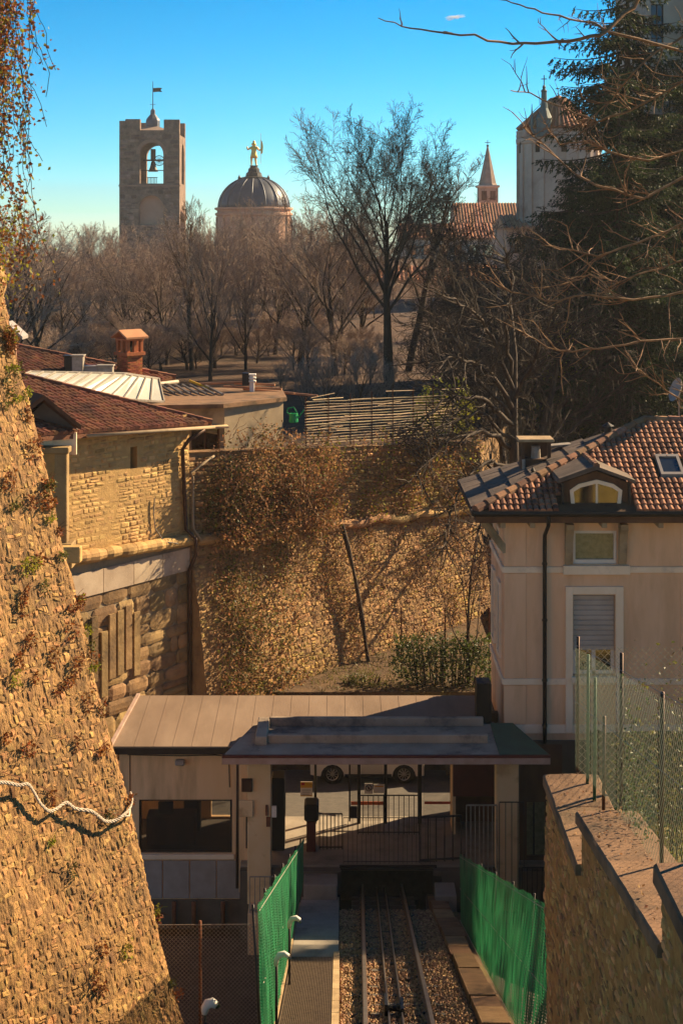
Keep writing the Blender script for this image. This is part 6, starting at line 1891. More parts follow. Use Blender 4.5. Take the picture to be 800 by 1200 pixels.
BASE = dict(levels=4, seg=[7, 6, 4, 3, 2], wob=[.05, .10, .13, .15, .18], up=[.05, .07, .07, .06, .05], taper=[.25, .2, .25, .4, .5], rmin=.009,
            sides=[8, 6, 4, 3, 3], n=[11, 7, 6, 5], t0=[.3, .3, .2, .15], ang=[42, 38, 38, 36], len=[.55, .5, .5, .5], rr=[.5, .5, .5, .55])
def make_tree(seed, H, r0, bark, twig, **kw):
    cfg = dict(BASE); cfg.update(kw)
    rng = random.Random(seed)
    tm, cm = MB(), MB(); cfg['crown'] = cm
    lean = kw.get('lean', (0, 0))
    grow(tm, (0, 0, -.25), unit((lean[0], lean[1], 1)), H * cfg.get('trunk', .9), r0, 0, cfg, rng)
    return tm.mesh('trunk', bark), cm.mesh('crown', twig)
def put_tree(variant, px, d, top, label, group, name='bare_tree', rz=0, base=None, wid=1.0):
    "stands on the hill at a distance; height chosen by the height it has in the place"
    x = (px - 400) * d / F
    zb = hillz(x, d) if base is None else base
    tmesh, cmesh, H = variant
    h = (270 - top) * d / F - zb
    s = h / H
    t = thing(name, label, 'tree', V(x, d, zb), group)
    t.scale = (s * wid, s * wid, s); t.rotation_euler = (0, 0, rz)
    for nm, me in (('trunk', tmesh), ('crown', cmesh)):
        o = bpy.data.objects.new(nm, me); COL.link(o); o.parent = t
    return t
def measure(pair):
    return (*pair, max(v.co.z for v in pair[1].vertices))
VP = dict(trunk=.5, t0=[.45, .2, .15, .1], ang=[38, 34, 38, 42], len=[1.0, .48, .45, .42], up=[.03, .075, .05, .02, .0], seg=[7, 7, 5, 3, 2], lean=(-.02, 0), rmin=.007, rr=[.42, .5, .5, .5])
VASE = measure(make_tree(204, 15, .30, 'bark_dark', 'twig_dark', n=[19, 9, 8, 7], **VP))
SLIM = measure(make_tree(102, 14, .26, 'bark_dark', 'twig_dark', trunk=.85, n=[14, 7, 6, 5], t0=[.3, .2, .2, .1], ang=[38, 32, 34, 34], len=[.38, .5, .5, .5], lean=(.14, 0), up=[.02, .09, .08, .06, .05]))
BUSH = [measure(make_tree(110 + k, 12, .2, 'bark_dark', 'twig_red', trunk=.6, n=[16, 8, 7, 5], t0=[.15, .2, .15, .1], ang=[38, 28, 28, 28], len=[.8, .52, .52, .55], up=[.03, .13, .12, .10, .08], seg=[6, 6, 4, 3, 2])) for k in range(3)]
VP2 = dict(VP, t0=[.3, .2, .15, .1], trunk=.6, rmin=.009)
TALL = [measure(make_tree(sd, 13, .24, 'bark_dark', 'twig_red', n=[17, 8, 6, 5], **VP2)) for sd in (201, 206, 211)]
SPREAD = [measure(make_tree(130 + k, 10, .24, 'bark_dark', 'bark_dark', trunk=.62, n=[15, 8, 7, 5], t0=[.12, .2, .15, .1], ang=[62, 42, 40, 38], len=[.78, .52, .5, .5], up=[.03, .02, .03, .03, .02], wob=[.08, .15, .17, .18, .2])) for k in range(2)]

put_tree(VASE, 456, 85, 106, 'tall bare tree with a wide vase shaped crown standing against the sky', None, rz=.4, wid=.86)
put_tree(SLIM, 478, 96, 178, 'slender bare tree leaning towards the church spire, beside the tall vase shaped tree', None)
gA = 'bare reddish trees in the park below the bell tower'
LA = 'bare reddish twiggy tree in the dense park belt below the bell tower and dome'
rg = random.Random(61)
def spot_words(px):
    for lim, w in ((45, 'under the hanging creeper'), (100, 'above the brick chimney house'), (140, 'just beside the bell tower, above the red roofs'), (215, 'straight below the bell tower'),
                   (255, 'between the bell tower and the dome'), (345, 'in front of the pink dome drum'), (430, 'between the dome and the vase shaped tree'), (505, 'close behind the vase shaped tree'), (900, 'in front of the church spire')):
        if px < lim: return w
def look_words(v, k): return ('many-stemmed bare reddish tree ' if v in BUSH else 'straight trunked bare brown tree ')
belt = [(18, 74, 244), (60, 78, 236), (2, 92, 262), (105, 108, 296), (150, 104, 278), (196, 100, 258), (222, 112, 262), (252, 98, 258), (288, 96, 256), (322, 108, 248), (352, 98, 236), (392, 92, 228), (424, 104, 222), (505, 110, 272), (175, 128, 268), (128, 118, 296), (80, 122, 284), (338, 124, 232), (270, 132, 252), (405, 128, 240), (545, 118, 325)]
for k in range(20):
    px = 12 + k * 21.5 + rg.uniform(-8, 8); belt.append((px, rg.uniform(88, 150), rg.uniform(250, 290) if px < 140 else rg.uniform(228, 268)))
for px, d, top in belt:
    v = rg.choice(BUSH[:2] + TALL + TALL + [SLIM])
    put_tree(v, px, d, top + 6 - rg.uniform(-14, 24), look_words(v, 0) + spot_words(px), gA, rz=rg.uniform(0, 6.2), wid=rg.uniform(.7, 1.2))
gB = 'small far bare trees along the crest of the park'
LB = 'small far bare tree on the crest of the park hill'
for k in range(17):
    px = 20 + k * 23 + rg.uniform(-12, 12); d = rg.uniform(150, 195)
    put_tree(rg.choice(BUSH + TALL), px, d, rg.uniform(258, 288), LB, gB, rz=rg.uniform(0, 6.2))
gC = 'dark gnarled bare trees behind the cream villa'
LC_ = 'dark gnarled spreading bare tree on the terrace between the cane fence and the cream villa'
for px, d, top, rz, wh in ((598, 70, 262, .3, 'above the chimney plate of the villa'), (556, 72, 318, 4.0, 'at the end of the cane fence'), (622, 84, 240, 1.1, 'below the round church, behind the nearer gnarled trees'), (575, 86, 285, 3.3, 'below the church spire')):
    put_tree(SPREAD[rz > 2.5], px, d, top, 'dark gnarled spreading bare tree ' + wh, gC, rz=rz, wid=1.05)
GNARL = measure(make_tree(150, 10, .24, 'bark_dark', 'bark_dark', trunk=.62, n=[11, 6, 5, 4], t0=[.3, .2, .15, .1], ang=[58, 42, 40, 38], len=[.75, .52, .5, .5], up=[.03, .03, .0, -.02, -.03], wob=[.08, .15, .17, .18, .2]))
for px_, d_, top_, rz_, w_, lb_ in ((612, 69, 290, .8, .95, 'stout dark gnarled bare tree with drooping limbs above the villa chimney'), (655, 72, 262, 3.1, .95, 'dark gnarled bare tree with drooping limbs beside the dense spruce'), (568, 66.5, 372, 4.6, 1.0, 'low dark gnarled bare tree sprawling over the end of the cane fence')):
    put_tree(GNARL, px_, d_, top_, lb_, gC, rz=rz_, wid=w_)
put_tree(GNARL, 592, 62.3, 335, 'dark gnarled bare tree rising close behind the villa eaves, arching over the bastion wall', gC, base=-14.7, rz=2.0, wid=.85)
gE = 'bare brushwood covering the park hill'
for k in range(150):
    d = rg.uniform(86, 120) if k % 2 else rg.uniform(110, 195); px = rg.uniform(-10, 440 if k % 2 else 470)
    zz = hillz((px - 400) * d / F, d)
    put_tree(rg.choice(BUSH), px, d, 270 - (zz + rg.uniform(1.4, 3.6)) * F / d, 'low brown brushwood clump on the park hill between the trunks', gE, name='brushwood', rz=rg.uniform(0, 6), wid=rg.uniform(1.2, 2.0))
# shrubby undergrowth, thin stems low behind the fence
gD = 'low bare shrubs behind the terrace fence'
for k in range(5):
    px = rg.uniform(300, 480); d = rg.uniform(64, 84)
    put_tree(rg.choice(BUSH), px, d, rg.uniform(385, 430), 'low bare shrub of thin stems behind the terrace fence', gD, name='bare_shrub', rz=rg.uniform(0, 6))
THIN = measure(make_tree(140, 8, .09, 'bark_dark', 'twig_dark', trunk=.7, n=[8, 4, 4, 3], t0=[.1, .2, .15, .1], ang=[40, 36, 36, 36], len=[.7, .5, .5, .5], up=[.03, .05, .03, .02, .02]))
put_tree(THIN, 548, 50.3, 560, 'small bare tree rising out of the clipped hedge beside the villa', None, base=-14.9, rz=1.0, wid=.8)

# ------------------------------------------------------------------ spruces
def make_spruce(seed, H, rad):
    rng = random.Random(seed)
    tm, cm, bm2 = MB(), MB(), MB()
    tm.tube([(0, 0, -.3), (0.05, 0, H * .3), (0, .05, H * .7), (0, 0, H)], [.34, .27, .14, .02], 9)
    z = .8
    while z < H - .3:
        fr = z / H
        R_ = rad * (1 - fr) ** .62 * rng.uniform(.75, 1.12)
        for k in range(rng.choice((3, 4, 4))):
            a = rng.random() * 2 * math.pi
            L = max(.35, R_ * rng.uniform(.5, 1.2)); n = max(4, int(L / .26))
            pts = []
            for i in range(n + 1):
                t = i / n; rr = L * t
                pts.append(Vector((math.cos(a) * rr, math.sin(a) * rr, z + L * (-.42 * t + .22 * t * t * (1 + .6 * fr)))))
            bm2.tube([tuple(p) for p in pts], [lerp(.045, .01, i / n) for i in range(n + 1)], 4, cap=False)
            side = Vector((-math.sin(a), math.cos(a), 0))
            for i in range(1, n + 1):
                t = i / n
                for s in (-1, 1, 0):
                    wl_ = L * .30 * (1.1 - .8 * t) * rng.uniform(.6, 1.2) + .12
                    dirv = (side * s * .8 + Vector((math.cos(a), math.sin(a), 0)) * .5 + Vector((0, 0, -rng.uniform(.35, 1.1)))).normalized()
                    m_ = max(2, int(wl_ / .04))
                    for j in range(m_):
                        p = pts[i] + dirv * wl_ * (j + rng.random()) / m_
                        leaf(cm, p, .17, rng, bias=dirv * 1.7 + Vector((0, 0, -.5)), asp=2.8)
        z += .27 + .06 * fr
    return tm.mesh('trunk', 'bark_dark'), cm.mesh('crown', 'spruce_needles'), bm2.mesh('branches', 'bark_dark')
SPR = make_spruce(5, 19.5, 6.0)
def put_spruce(x, d, zb, s, rz, label):
    t = thing('spruce_tree', label, 'tree', V(x, d, zb), 'dark spruces behind the villa')
    t.scale = (s, s, s); t.rotation_euler = (0, 0, rz)
    for nm, me in zip(('trunk', 'crown', 'branches'), SPR):
        o = bpy.data.objects.new(nm, me); COL.link(o); o.parent = t
put_spruce(14.9, 80, hillz(14.9, 80), 1.25, .3, 'large dark drooping spruce whose branches hide the round church')
put_spruce(21.0, 87, hillz(21, 87), 1.25, 2.1, 'tall dark spruce in front of the tall grey building')
put_spruce(18.6, 82, hillz(18.6, 82), .85, 4.4, 'smaller dark spruce just above the villa ridge')
put_spruce(12.9, 86, hillz(12.9, 86), .66, 5.1, 'shorter dark spruce left of the largest spruce, behind the gnarled trees')
put_spruce(13.4, 74.5, hillz(13.4, 74.5), .92, 3.9, 'dense dark spruce standing directly above the villa skylight')
put_spruce(19.8, 44.5, -12.6, .72, 1.2, 'spruce in the back garden on the far side of the villa')
put_spruce(24.5, 47.5, -12.6, .8, 3.2, 'taller spruce in the back garden on the far side of the villa')

# ------------------------------------------------------------------ overhanging bare tree at the right, mostly outside the frame
ov = thing('overhanging_tree', 'bare tree with sunlit tan branches reaching in over the villa roof', 'tree', V(8.6, 27, -11.0))
ot, oc = MB(), MB()
rr = random.Random(15)
ot.tube([tuple(p) for p in (V(8.6, 27, -11.5), V(8.7, 26.8, -7), V(8.4, 26.5, -3), V(8.0, 26, 0), V(7.4, 25.5, 3), V(7.0, 25, 5.5))], [.26, .22, .19, .16, .11, .06], 9)
ot.build('trunk', 'bark_dark', ov, smooth=True)
limb_px = [
    ([(760, -30), (742, 8), (712, 36), (680, 46), (640, 50), (600, 50), (556, 43), (505, 37), (470, 30), (443, 21)], 24.5, .050),
    ([(712, 36), (690, 26), (655, 20), (625, 10), (600, 4), (578, -3)], 24.5, .030),
    ([(860, 60), (800, 95), (740, 128), (700, 142), (660, 128), (622, 110), (598, 106)], 26, .040),
    ([(860, 210), (800, 208), (752, 232), (700, 218), (668, 200), (630, 165), (612, 148)], 26.5, .042),
    ([(860, 250), (800, 262), (745, 285), (700, 300), (655, 290), (620, 270)], 26, .038),
    ([(870, 330), (800, 342), (740, 352), (690, 345), (640, 352), (600, 342), (560, 318)], 25, .036),
    ([(870, 370), (800, 395), (750, 400), (700, 408), (655, 412), (612, 392)], 25.5, .034),
    ([(870, 430), (800, 470), (770, 450), (740, 430)], 25.0, .030),
    ([(860, 300), (800, 305), (760, 318), (722, 330), (690, 322), (655, 335)], 25.5, .030),
    ([(870, 160), (800, 175), (760, 190), (720, 180), (690, 165), (655, 170), (640, 150)], 27, .036),
    ([(860, 20), (800, 45), (770, 60), (740, 85), (715, 120), (690, 140)], 25.5, .036),
]
def side_twigs(mb, pts, L, r, n, lvl):
    for _ in range(n):
        i = rr.randrange(0, len(pts) - 1); t = rr.random(); p = pts[i].lerp(pts[i + 1], t)
        d = (pts[i + 1] - pts[i]).normalized()
        q = Vector((rr.gauss(0, 1), rr.gauss(0, .8), rr.gauss(.25, .9))); q = (q - d * q.dot(d)).normalized()
        dd = (d * .8 + q * .75).normalized(); l = L * rr.uniform(.45, 1.2); k = 4; tp = [p]
        for j in range(k):
            dd = (dd + Vector((rr.gauss(0, .16), rr.gauss(0, .16), rr.gauss(.04, .16)))).normalized(); tp.append(tp[-1] + dd * l / k)
        mb.tube([tuple(v) for v in tp], [lerp(r, r * .3, j / k) for j in range(k + 1)], 4 if lvl else 5, cap=False)
        if lvl: side_twigs(mb, tp, L * .45, r * .55, rr.randrange(1, 4), 0)
for pl, d, r in limb_px:
    pts = [PX(x, y, d + .35 * math.sin(i * 1.7)) for i, (x, y) in enumerate(pl)]
    # join the limb to the trunk
    zt2 = min(max(pts[0].z - ZC - .8, -6), 5.2)
    hook = V(lerp(8.7, 7.0, max(0, min(1, (zt2 + 7) / 12.5))), 26.2, zt2)
    pts = [hook, (hook + pts[0]) / 2 + Vector((0, 0, .1))] + pts
    fine = []
    for a, b in zip(pts, pts[1:]):
        for k in range(3): fine.append(a.lerp(b, k / 3) + Vector((rr.gauss(0, .012), rr.gauss(0, .02), rr.gauss(0, .016))))
    fine.append(pts[-1])
    n = len(fine)
    m = MB(); m.tube([tuple(p) for p in fine], [lerp(r, .008, (i / n) ** .8) for i in range(n)], 6, cap=False); m.build('limb', 'branch_tan', ov, smooth=True)
    sparse = pl[0][1] < 0 or pl[-1][1] < 5
    side_twigs(oc, fine[4:], .42 if sparse else .75, r * .34, 7 if sparse else 26, 1)
stuff(oc.build('twigs', 'branch_tan', ov))

# bare tree arching over the bastion wall beside the villa
at_ = thing('arching_tree', 'dark bare tree with long limbs arching down over the bastion wall beside the villa roof', 'tree', V(7.0, 61.6, -14.6))
atm = MB(); atm.tube([tuple(p) for p in (V(7.0, 61.6, -14.9), V(6.95, 61.5, -11), V(6.85, 61.3, -8), V(6.9, 61.4, -5), V(6.7, 61.3, -2.5))], [.26, .22, .18, .12, .05], 8); atm.build('trunk', 'bark_dark', at_, smooth=True)
atw = MB()
for pl, r_ in (([(600, 500), (572, 470), (540, 462), (508, 478), (486, 505)], .07), ([(601, 480), (570, 430), (535, 415), (500, 430)], .07), ([(600, 525), (565, 505), (530, 515), (500, 540), (478, 566)], .07),
               ([(600, 545), (568, 540), (545, 560), (528, 600), (522, 640)], .06), ([(600, 455), (575, 395), (548, 360), (515, 345)], .06), ([(601, 470), (625, 420), (640, 380), (660, 350)], .06),
               ([(600, 440), (592, 380), (600, 330), (590, 290)], .06), ([(600, 515), (560, 480), (515, 500), (480, 530)], .05), ([(600, 550), (575, 580), (560, 625), (556, 665)], .05), ([(601, 490), (560, 440), (528, 390), (505, 385)], .05)):
    pts = [PX(x, y, 61.3 - 7.5 * i / len(pl)) for i, (x, y) in enumerate(pl)]
    fine = []
    for a, b in zip(pts, pts[1:]):
        for k in range(4): fine.append(a.lerp(b, k / 4) + Vector((rr.gauss(0, .05), rr.gauss(0, .06), rr.gauss(0, .06))))
    fine.append(pts[-1]); n = len(fine)
    m = MB(); m.tube([tuple(p) for p in fine], [lerp(r_ * 1.7, .02, (i / n) ** .8) for i in range(n)], 6, cap=False); m.build('limb', 'bark_dark', at_, smooth=True)
    side_twigs(atw, fine[2:], 1.7, r_ * .5, 40, 1)
stuff(atw.build('twigs', 'bark_dark', at_))

# ------------------------------------------------------------------ creeper hanging at the upper left
hc = thing('hanging_creeper', 'trailing creeper with russet leaves hanging over the top of the retaining wall', 'creeper', V(-6.6, 25.5, -.3))
cr_ = random.Random(28)
sm, lm, lm2 = MB(), MB(), MB()
for k in range(3):
    sm.tube([tuple(p) for p in (V(-6.9 - .2 * k, 25.5, -.6), V(-7.0, 25.2 + .2 * k, 1.5), V(-6.8, 25, 3.5), V(-6.2, 25, 4.4), V(-5.5 + .1 * k, 25, 4.5))], [.06, .05, .04, .03, .015], 6)
for k in range(58):
    px = -25 + 72 * cr_.random() ** 1.5; py = cr_.uniform(-40, 10)
    end = (335 if px < 8 else lerp(300, 70, max(0, min(1, (px - 5) / 42)))) * cr_.uniform(.45, 1.05)
    p = PX(px, py, cr_.uniform(24, 26.2)); q = [p]
    d = Vector((cr_.gauss(0, .2), cr_.gauss(0, .15), -1))
    while (270 - (q[-1].z - ZC) / q[-1].y * F) < end and len(q) < 60:
        d = (d + Vector((cr_.gauss(0, .28), cr_.gauss(0, .2), -.28))).normalized(); q.append(q[-1] + d * .13)
    sm.tube([tuple(v) for v in q], .006, 3, cap=False)
    for v in q:
        for _ in range(cr_.choice((0, 1, 2, 3)) + (2 if v.x < -5.2 else 0)):
            leaf(lm if cr_.random() < .75 else lm2, v + Vector((cr_.gauss(0, .05), cr_.gauss(0, .05), cr_.gauss(0, .04))), .075, cr_, asp=1.3)
for _ in range(900):       # denser mass at the wall head
    p = PX(-20 + abs(cr_.gauss(0, 26)), cr_.gauss(292, 30), cr_.uniform(26.6, 27.8))
    leaf(lm if cr_.random() < .6 else lm2, p, .08, cr_, asp=1.3)
sm.build('stems', 'bark_red', hc); lm.build('leaves', 'russet_leaf', hc); lm2.build('leaves', 'yellow_leaf', hc)
# crag on the wall head
m = MB(); kx = random.Random(8)
for j in range(9):
    for i in range(14):
        a = 2 * math.pi * i / 14; t = j / 8; rad = .62 * math.sin(math.pi * (.12 + .86 * t)) ** .7
        n_ = 1 + .35 * mnoise.noise(Vector((math.cos(a) * 1.4, math.sin(a) * 1.4, t * 3)))
        m.v.append(tuple(V(-6.55, 27.6, -1.9 + 1.75 * t) + Vector((math.cos(a) * rad * n_ * .8, math.sin(a) * rad * n_ * .8, 0))))
for j in range(8):
    for i in range(14):
        m.face(j * 14 + i, j * 14 + (i + 1) % 14, (j + 1) * 14 + (i + 1) % 14, (j + 1) * 14 + i)
m.face(*range(8 * 14, 9 * 14)); tag(m.build('boulder', 'ochre_stone'), 'rounded ochre boulder on the head of the retaining wall under the creeper', 'boulder')

# weeds on the retaining wall
def lw_pix(px, py):
    lo, hi = -1.0, 12.0
    fn = lambda u: lw_x((270 - py) * (28 - .893 * u) / F) - .45 * u - (px - 400) * (28 - .893 * u) / F
    for _ in range(40):
        mid = (lo + hi) / 2
        if fn(mid) > 0: lo = mid
        else: hi = mid
    u = (lo + hi) / 2
    return u, (270 - py) * (28 - .893 * u) / F + 18.5
wd = random.Random(47)
spots = []
while len(spots) < 62:
    py = wd.uniform(370, 1195); edge = 10 + (py - 350) * .247 + 8 * 0
    px = wd.uniform(2, max(6, edge - 2))
    if wd.random() < (1.0 if py < 800 else .45): spots.append((px, py))
spots += [(122, 690), (205, 1060), (150, 935), (200, 1150), (215, 1160), (140, 690), (96, 700), (108, 735), (105, 755), (190, 1065)]
kinds = (('russet_leaf', 'russet withered weed tuft rooted in the leaning retaining wall', .06), ('ivy_leaf', 'olive green weed tuft rooted in the leaning retaining wall', .055), ('yellow_leaf', 'yellow green weed tuft rooted in the leaning retaining wall', .055))
for px, py in spots:
    u, v = lw_pix(px, py); u = max(u, .0)
    mt, lb, sz0 = kinds[0 if wd.random() < .55 else wd.choice((1, 2))]
    m = MB(); c = LW(u, v, .03); w = wd.uniform(.08, .3); h = wd.uniform(.06, .22)
    for _ in range(int(26 + 130 * w)):
        g1, g2 = (max(-1.3, min(1.3, wd.gauss(0, 1))) for _ in (0, 1)); p = c + LW_A * g1 * w * .45 + LW_N * abs(wd.gauss(.02, .03)) + UP * (g2 * h * .6 - .04)
        leaf(m, p, sz0, wd, bias=LW_N * .9, asp=1.5)
    for _ in range(5):
        a = c + LW_A * wd.gauss(0, w * .3); e = a + LW_N * wd.uniform(.06, .16) + UP * wd.uniform(-.15, .2) + LW_A * wd.gauss(0, .1)
        m.tube([tuple(a), tuple((a + e) / 2 + UP * .02), tuple(e)], .004, 3, cap=False)
    tag(m.build('weed_tuft', mt), lb, 'weed', 'weeds on the retaining wall: ' + mt.split('_')[0])
# rope
pl = [(-190, 900), (-130, 912), (-75, 905), (-35, 914), (-12, 917), (0, 918), (12, 921), (22, 920), (30, 930), (38, 942), (50, 951), (60, 948), (72, 941), (84, 948), (100, 951), (110, 958), (118, 963), (128, 962), (135, 957), (145, 949), (152, 938), (159, 928)]
pts = []
for px, py in pl:
    u, v = lw_pix(px, py); pts.append(LW(u, v, .16 if px < 140 else .10))
fine = []
for i in range(len(pts) - 1):
    p0 = pts[max(0, i - 1)]; p1 = pts[i]; p2 = pts[i + 1]; p3 = pts[min(len(pts) - 1, i + 2)]
    for k in range(8):
        t = k / 8
        fine.append(.5 * ((2 * p1) + (p2 - p0) * t + (2 * p0 - 5 * p1 + 4 * p2 - p3) * t * t + (3 * p1 - p0 - 3 * p2 + p3) * t ** 3))
rp_ = thing('rope', 'thick pale twisted rope sagging across the leaning retaining wall', 'rope', pts[9])
for s in (0, 1, 2):
    m = MB(); m.tube([tuple(p + Vector((0, .017 * math.cos(i * .85 + s * 2.1), .017 * math.sin(i * .85 + s * 2.1)))) for i, p in enumerate(fine)], .017, 6); m.build('strand', 'rope', rp_, smooth=True)
m = MB(); a, b = pts[-3], pts[-1]; m.tube([tuple(pts[-4]), tuple(pts[-3] + UP * -.12), tuple(pts[-1] + UP * -.22)], .02, 6); m.build('loose_end', 'rope', rp_, smooth=True)
m = MB(); m.tube([tuple(LW(*lw_pix(x, y), .05)) for x, y in ((0, 905), (30, 915), (60, 930), (90, 945), (120, 953), (140, 955))], .006, 4)
tag(m.build('wire', 'rust'), 'thin rusty wire running just above the twisted rope', 'wire')

# ------------------------------------------------------------------ creepers on the bastion
iv = random.Random(33)
def creeper(name, label, f, u0, u1, z0, z1, depth, n, mats, twn, size, keep=None):
    t = thing(name, label, 'creeper', f((u0 + u1) / 2, .2, z0(0) if callable(z0) else z0))
    ms = [MB() for _ in mats]; tw = MB()
    cl = [(iv.uniform(u0, u1), iv.random(), iv.uniform(.35, 1.0)) for _ in range(30)]
    def pt():
        while True:
            if iv.random() < .85:
                c = iv.choice(cl); u = c[0] + iv.gauss(0, .34); q = c[1] + iv.gauss(0, .11); dd = depth * c[2] * (1 - abs(iv.gauss(0, .35)))
            else:
                u = iv.uniform(u0, u1); q = iv.random(); dd = depth * iv.random() * .5
            if not (u0 - .2 < u < u1 + .2 and -.05 < q < 1.12): continue
            zz = lerp(z0(u), z1(u), q)
            if keep and not keep(u, zz): continue
            return f(u, max(.05, dd), zz)
    for _ in range(n):
        r = iv.random(); k = 0
        while k < len(mats) - 1 and r > mats[k][1]: r -= mats[k][1]; k += 1
        leaf(ms[k], pt(), size, iv, asp=1.5)
    for _ in range(twn):
        p = pt(); d = Vector((iv.gauss(0, 1), iv.gauss(0, 1), iv.gauss(.2, 1))).normalized(); q = [tuple(p)]
        for _ in range(5):
            d = (d + Vector((iv.gauss(0, .35), iv.gauss(0, .35), iv.gauss(-.08, .35)))).normalized(); p = p + d * iv.uniform(.08, .2); q.append(tuple(p))
        tw.cur = iv.random(); tw.tube(q, [.011, .01, .009, .008, .007, .005], 3, cap=False)
    for (mt, _), m in zip(mats, ms): m.build('foliage', mt, t)
    stuff(tw.build('stems', 'branch_tan', t))
creeper('dry_creeper', 'large tangled brown dry creeper spilling over the bastion parapet', on_centre, .9, 6.6, lambda u: cordon_z(u) - .15, lambda u: par_top(u) + .75 - .02 * (u - 3.4) ** 2, 1.25, 10500, (('dry_leaf', .8), ('ivy_leaf', .2)), 650, .10)
creeper('green_ivy', 'olive green ivy patch at the left end of the dry creeper', on_centre, .5, 3.2, lambda u: -9.6, lambda u: -7.5, .8, 1600, (('ivy_leaf', .85), ('dry_leaf', .15)), 60, .10)
creeper('wall_ivy', 'mottled ivy growing down the bastion wall beside the downpipe', lambda u, n, z: on_centre(u, n + (cordon_z(u) - z) * .17, z), .55, 4.6, lambda u: -16.4, lambda u: -10.3, .55, 6000, (('dry_leaf', .45), ('ivy_leaf', .55)), 260, .095)
creeper('sparse_creeper', 'thin dry creeper scattered across the sunlit bastion wall', lambda u, n, z: on_centre(u, n + (cordon_z(u) - z) * .17, z), 4.4, 15.4, lambda u: -16.6, lambda u: cordon_z(u), .2, 8000, (('dry_leaf', .75), ('yellow_leaf', .12), ('ivy_leaf', .13)), 500, .065)
creeper('parapet_creeper', 'dry creeper along the parapet below the cane fence', on_centre, 6.2, 15.6, lambda u: cordon_z(u), lambda u: par_top(u) + .35, .5, 3600, (('dry_leaf', .65), ('yellow_leaf', .35)), 260, .10)

# ------------------------------------------------------------------ hedge, shrubs
def shrub(name, label, c, rx, ry, rz_, n, mt, size, box=False, stems=14, group=None):
    t = thing(name, label, 'shrub', c, group)
    fm, sm_ = MB(), MB()
    lob = [(Vector((iv.uniform(-1, 1), iv.uniform(-1, 1), iv.uniform(.1, 1))), iv.uniform(.3, .6)) for _ in range(14)]
    k = 0
    while k < n:
        if box: p = Vector((iv.uniform(-1, 1), iv.uniform(-1, 1), iv.random() ** .8)); 
        else:
            l = iv.choice(lob); p = l[0] + Vector((iv.gauss(0, l[1]), iv.gauss(0, l[1]), iv.gauss(0, l[1]))) * .7
            if p.z < 0 or (p.x ** 2 + p.y ** 2 + p.z ** 2) > 1.6: continue
        bump = 1 + .18 * mnoise.noise(Vector((p.x * 3, p.y * 2, p.z * 2)))
        leaf(fm, c + Vector((p.x * rx * bump, p.y * ry * bump, p.z * rz_ * bump)), size, iv, asp=1.6); k += 1
    for _ in range(stems):
        x, y = iv.uniform(-.8, .8), iv.uniform(-.6, .6)
        sm_.tube([tuple(c + Vector((x * rx * .8, y * ry, -.05))), tuple(c + Vector((x * rx * .9, y * ry, rz_ * .5))), tuple(c + Vector((x * rx, y * ry * 1.1, rz_ * .95)))], [.02, .014, .006], 5, cap=False)
    fm.build('foliage', mt, t); sm_.build('stems', 'bark_dark', t)
shrub('clipped_hedge', 'clipped dark green hedge in front of the bastion wall beside the villa', V(3.35, 50.3, -14.9), 1.62, .5, 1.6, 4300, 'hedge_leaf', .10, box=True, stems=30)
shrub('low_weeds', 'patch of low green weeds at the foot of the leaning pole', V(.75, 50.4, -14.9), .7, .35, .3, 420, 'ivy_leaf', .09)
for k, px in enumerate((470, 521, 573)):
    m = MB(); x = (px - 400) * 51 / F; m.tube([tuple(V(x, 51, -15)), tuple(V(x, 51, (270 - 712) * 51 / F))], .028, 6)
    tag(m.build('fence_post', 'rust'), 'slim rusty fence post standing behind the clipped hedge', 'post', 'posts behind the hedge')
shrub('yellow_bush', 'yellow green bush behind the cane fence under the bare trees', V(4.25, 63, -8.3), 1.2, .8, 1.9, 1300, 'yellow_leaf', .16)
shrub('yellow_bush', 'pale yellow green bush among the trunks behind the villa', V(10.4, 75, -10), 1.6, .9, 6.2, 2200, 'yellow_leaf', .16)
shrub('garden_shrub', 'straggly olive shrub in the garden directly behind the wall-top fence', V(4.9, 22.6, -10.4), 1.0, .9, 3.2, 1500, 'ivy_leaf', .075)
shrub('garden_shrub', 'bushy green shrub against the villa wall behind the cross fence', V(7.2, 29.5, -13.3), 1.6, 1.2, 4.2, 1900, 'hedge_leaf', .09)
shrub('garden_shrub', 'low dry shrub on the garden slope by the coping', V(4.6, 17.6, -8.3), .8, 1.0, 1.0, 900, 'dry_leaf', .06)
cl_ = creeper  # climbing leaves on the wire
t = thing('fence_climber', 'thin green climber on the wire mesh beside the tallest rusty post', 'creeper', V(3.2, 17, -6.5))
fm = MB()
for _ in range(520):
    d = 17.2 - abs(iv.gauss(0, .9)); leaf(fm, V(3.16 + iv.gauss(0, .03), d, zb_(d) + abs(iv.gauss(0, .55))), .04, iv, asp=1.8)
fm.build('foliage', 'hedge_leaf', t)
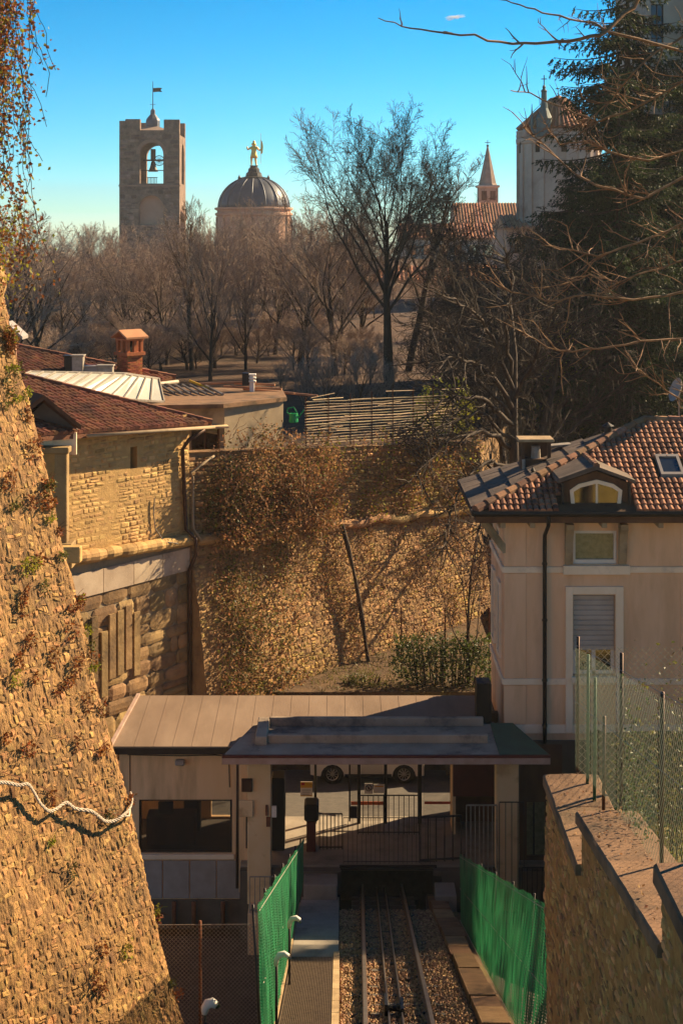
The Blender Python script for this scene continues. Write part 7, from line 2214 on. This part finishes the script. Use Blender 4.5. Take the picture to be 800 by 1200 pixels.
# grass and dead leaves
gt = MB()
for _ in range(5200):
    x = iv.uniform(3.4, 8.5); d = iv.uniform(11, 34)
    if d > 20 and x < lerp(3.3, 6.3, (d - 20) / 19.0) + .2: continue
    z = garden_z(d) - .1
    p = V(x, d, z); h = iv.uniform(.08, .3); a = Vector((iv.gauss(0, .3), iv.gauss(0, .3), 1)).normalized() * h; w = Vector((iv.gauss(0, 1), iv.gauss(0, 1), 0)).normalized() * .012
    gt.cur = iv.random(); gt.poly([p - w, p + w, p + a])
o = stuff(gt.build('dry_grass_blades', 'dry_grass')); tag(o, 'dry yellow grass covering the sloping garden behind the coping', 'grass')
ll = MB()
for _ in range(260):
    d = iv.choice((iv.gauss(17.4, .25), iv.uniform(17.3, 20), iv.uniform(13, 17))); x = RWX + iv.uniform(.0, .6)
    leaf(ll, V(x, d, rw_top(min(19.9, d)) + .125 + iv.uniform(0, .03)), .035, iv, asp=1.4)
o = stuff(ll.build('fallen_leaves', 'dry_leaf')); tag(o, 'scattered dead leaves lying on the coping stones', 'leaves')
vg = MB()
for _ in range(1500):
    x = iv.uniform(-1, 5); d = iv.uniform(49.6, 55); p = V(x, d, -14.88); h = iv.uniform(.05, .16)
    a = Vector((iv.gauss(0, .4), iv.gauss(0, .4), 1)).normalized() * h; w = Vector((iv.gauss(0, 1), iv.gauss(0, 1), 0)).normalized() * .02
    vg.cur = iv.random(); vg.poly([p - w, p + w, p + a])
o = stuff(vg.build('verge_grass', 'ivy_leaf')); tag(o, 'short rough grass on the verge at the foot of the bastion', 'grass')

# ------------------------------------------------------------------ thin warm haze in the air
hz = MB(); hz.box(-110, 110, -14, 380, -111.5, 34)
ho = hz.mesh('haze', 'void'); ho.materials.clear()
hm = bpy.data.materials.new('haze_air'); hm.use_nodes = True
hn, hl = hm.node_tree.nodes, hm.node_tree.links
hn.remove(hn['Principled BSDF'])
pv = hn.new('ShaderNodeVolumePrincipled')
pv.inputs['Density'].default_value = HAZE
pv.inputs['Color'].default_value = (0.96, 0.93, 0.90, 1)
pv.inputs['Anisotropy'].default_value = 0.2
hl.new(pv.outputs[0], hn['Material Output'].inputs['Volume'])
ho.materials.append(hm)
hob = bpy.data.objects.new('haze', ho); COL.link(hob); stuff(hob); tag(hob, 'thin pale haze in the air over the park and town', 'haze')

# ------------------------------------------------------------------ one wisp of cloud
cm_ = MB(); cc_ = V(184, 2500, 347)
for j in range(13):
    for i in range(20):
        a = 2 * math.pi * i / 20; t = math.pi * j / 12
        p = Vector((math.cos(a) * math.sin(t), math.sin(a) * math.sin(t), math.cos(t)))
        q = 1 + .9 * mnoise.noise(p * 1.7 + Vector((3, 1, 2))) + .4 * mnoise.noise(p * 4)
        cm_.v.append(tuple(cc_ + Vector((p.x * 13 * q, p.y * 9 * q, p.z * 3.6 * q + p.x * 1.5))))
for j in range(12):
    for i in range(20):
        cm_.face(j * 20 + i, (j + 1) * 20 + i, (j + 1) * 20 + (i + 1) % 20, j * 20 + (i + 1) % 20)
cme = cm_.mesh('cloud', 'void'); cme.materials.clear()
cmt = bpy.data.materials.new('cloud_vapour'); cmt.use_nodes = True
cn, cl2 = cmt.node_tree.nodes, cmt.node_tree.links
cn.remove(cn['Principled BSDF'])
cv = cn.new('ShaderNodeVolumePrincipled'); cv.inputs['Density'].default_value = 0.09; cv.inputs['Color'].default_value = (1, 1, 1, 1)
cl2.new(cv.outputs[0], cn['Material Output'].inputs['Volume']); cme.materials.append(cmt)
co_ = bpy.data.objects.new('cloud', cme); COL.link(co_); tag(co_, 'tiny white wisp of cloud in the clear blue sky', 'cloud')
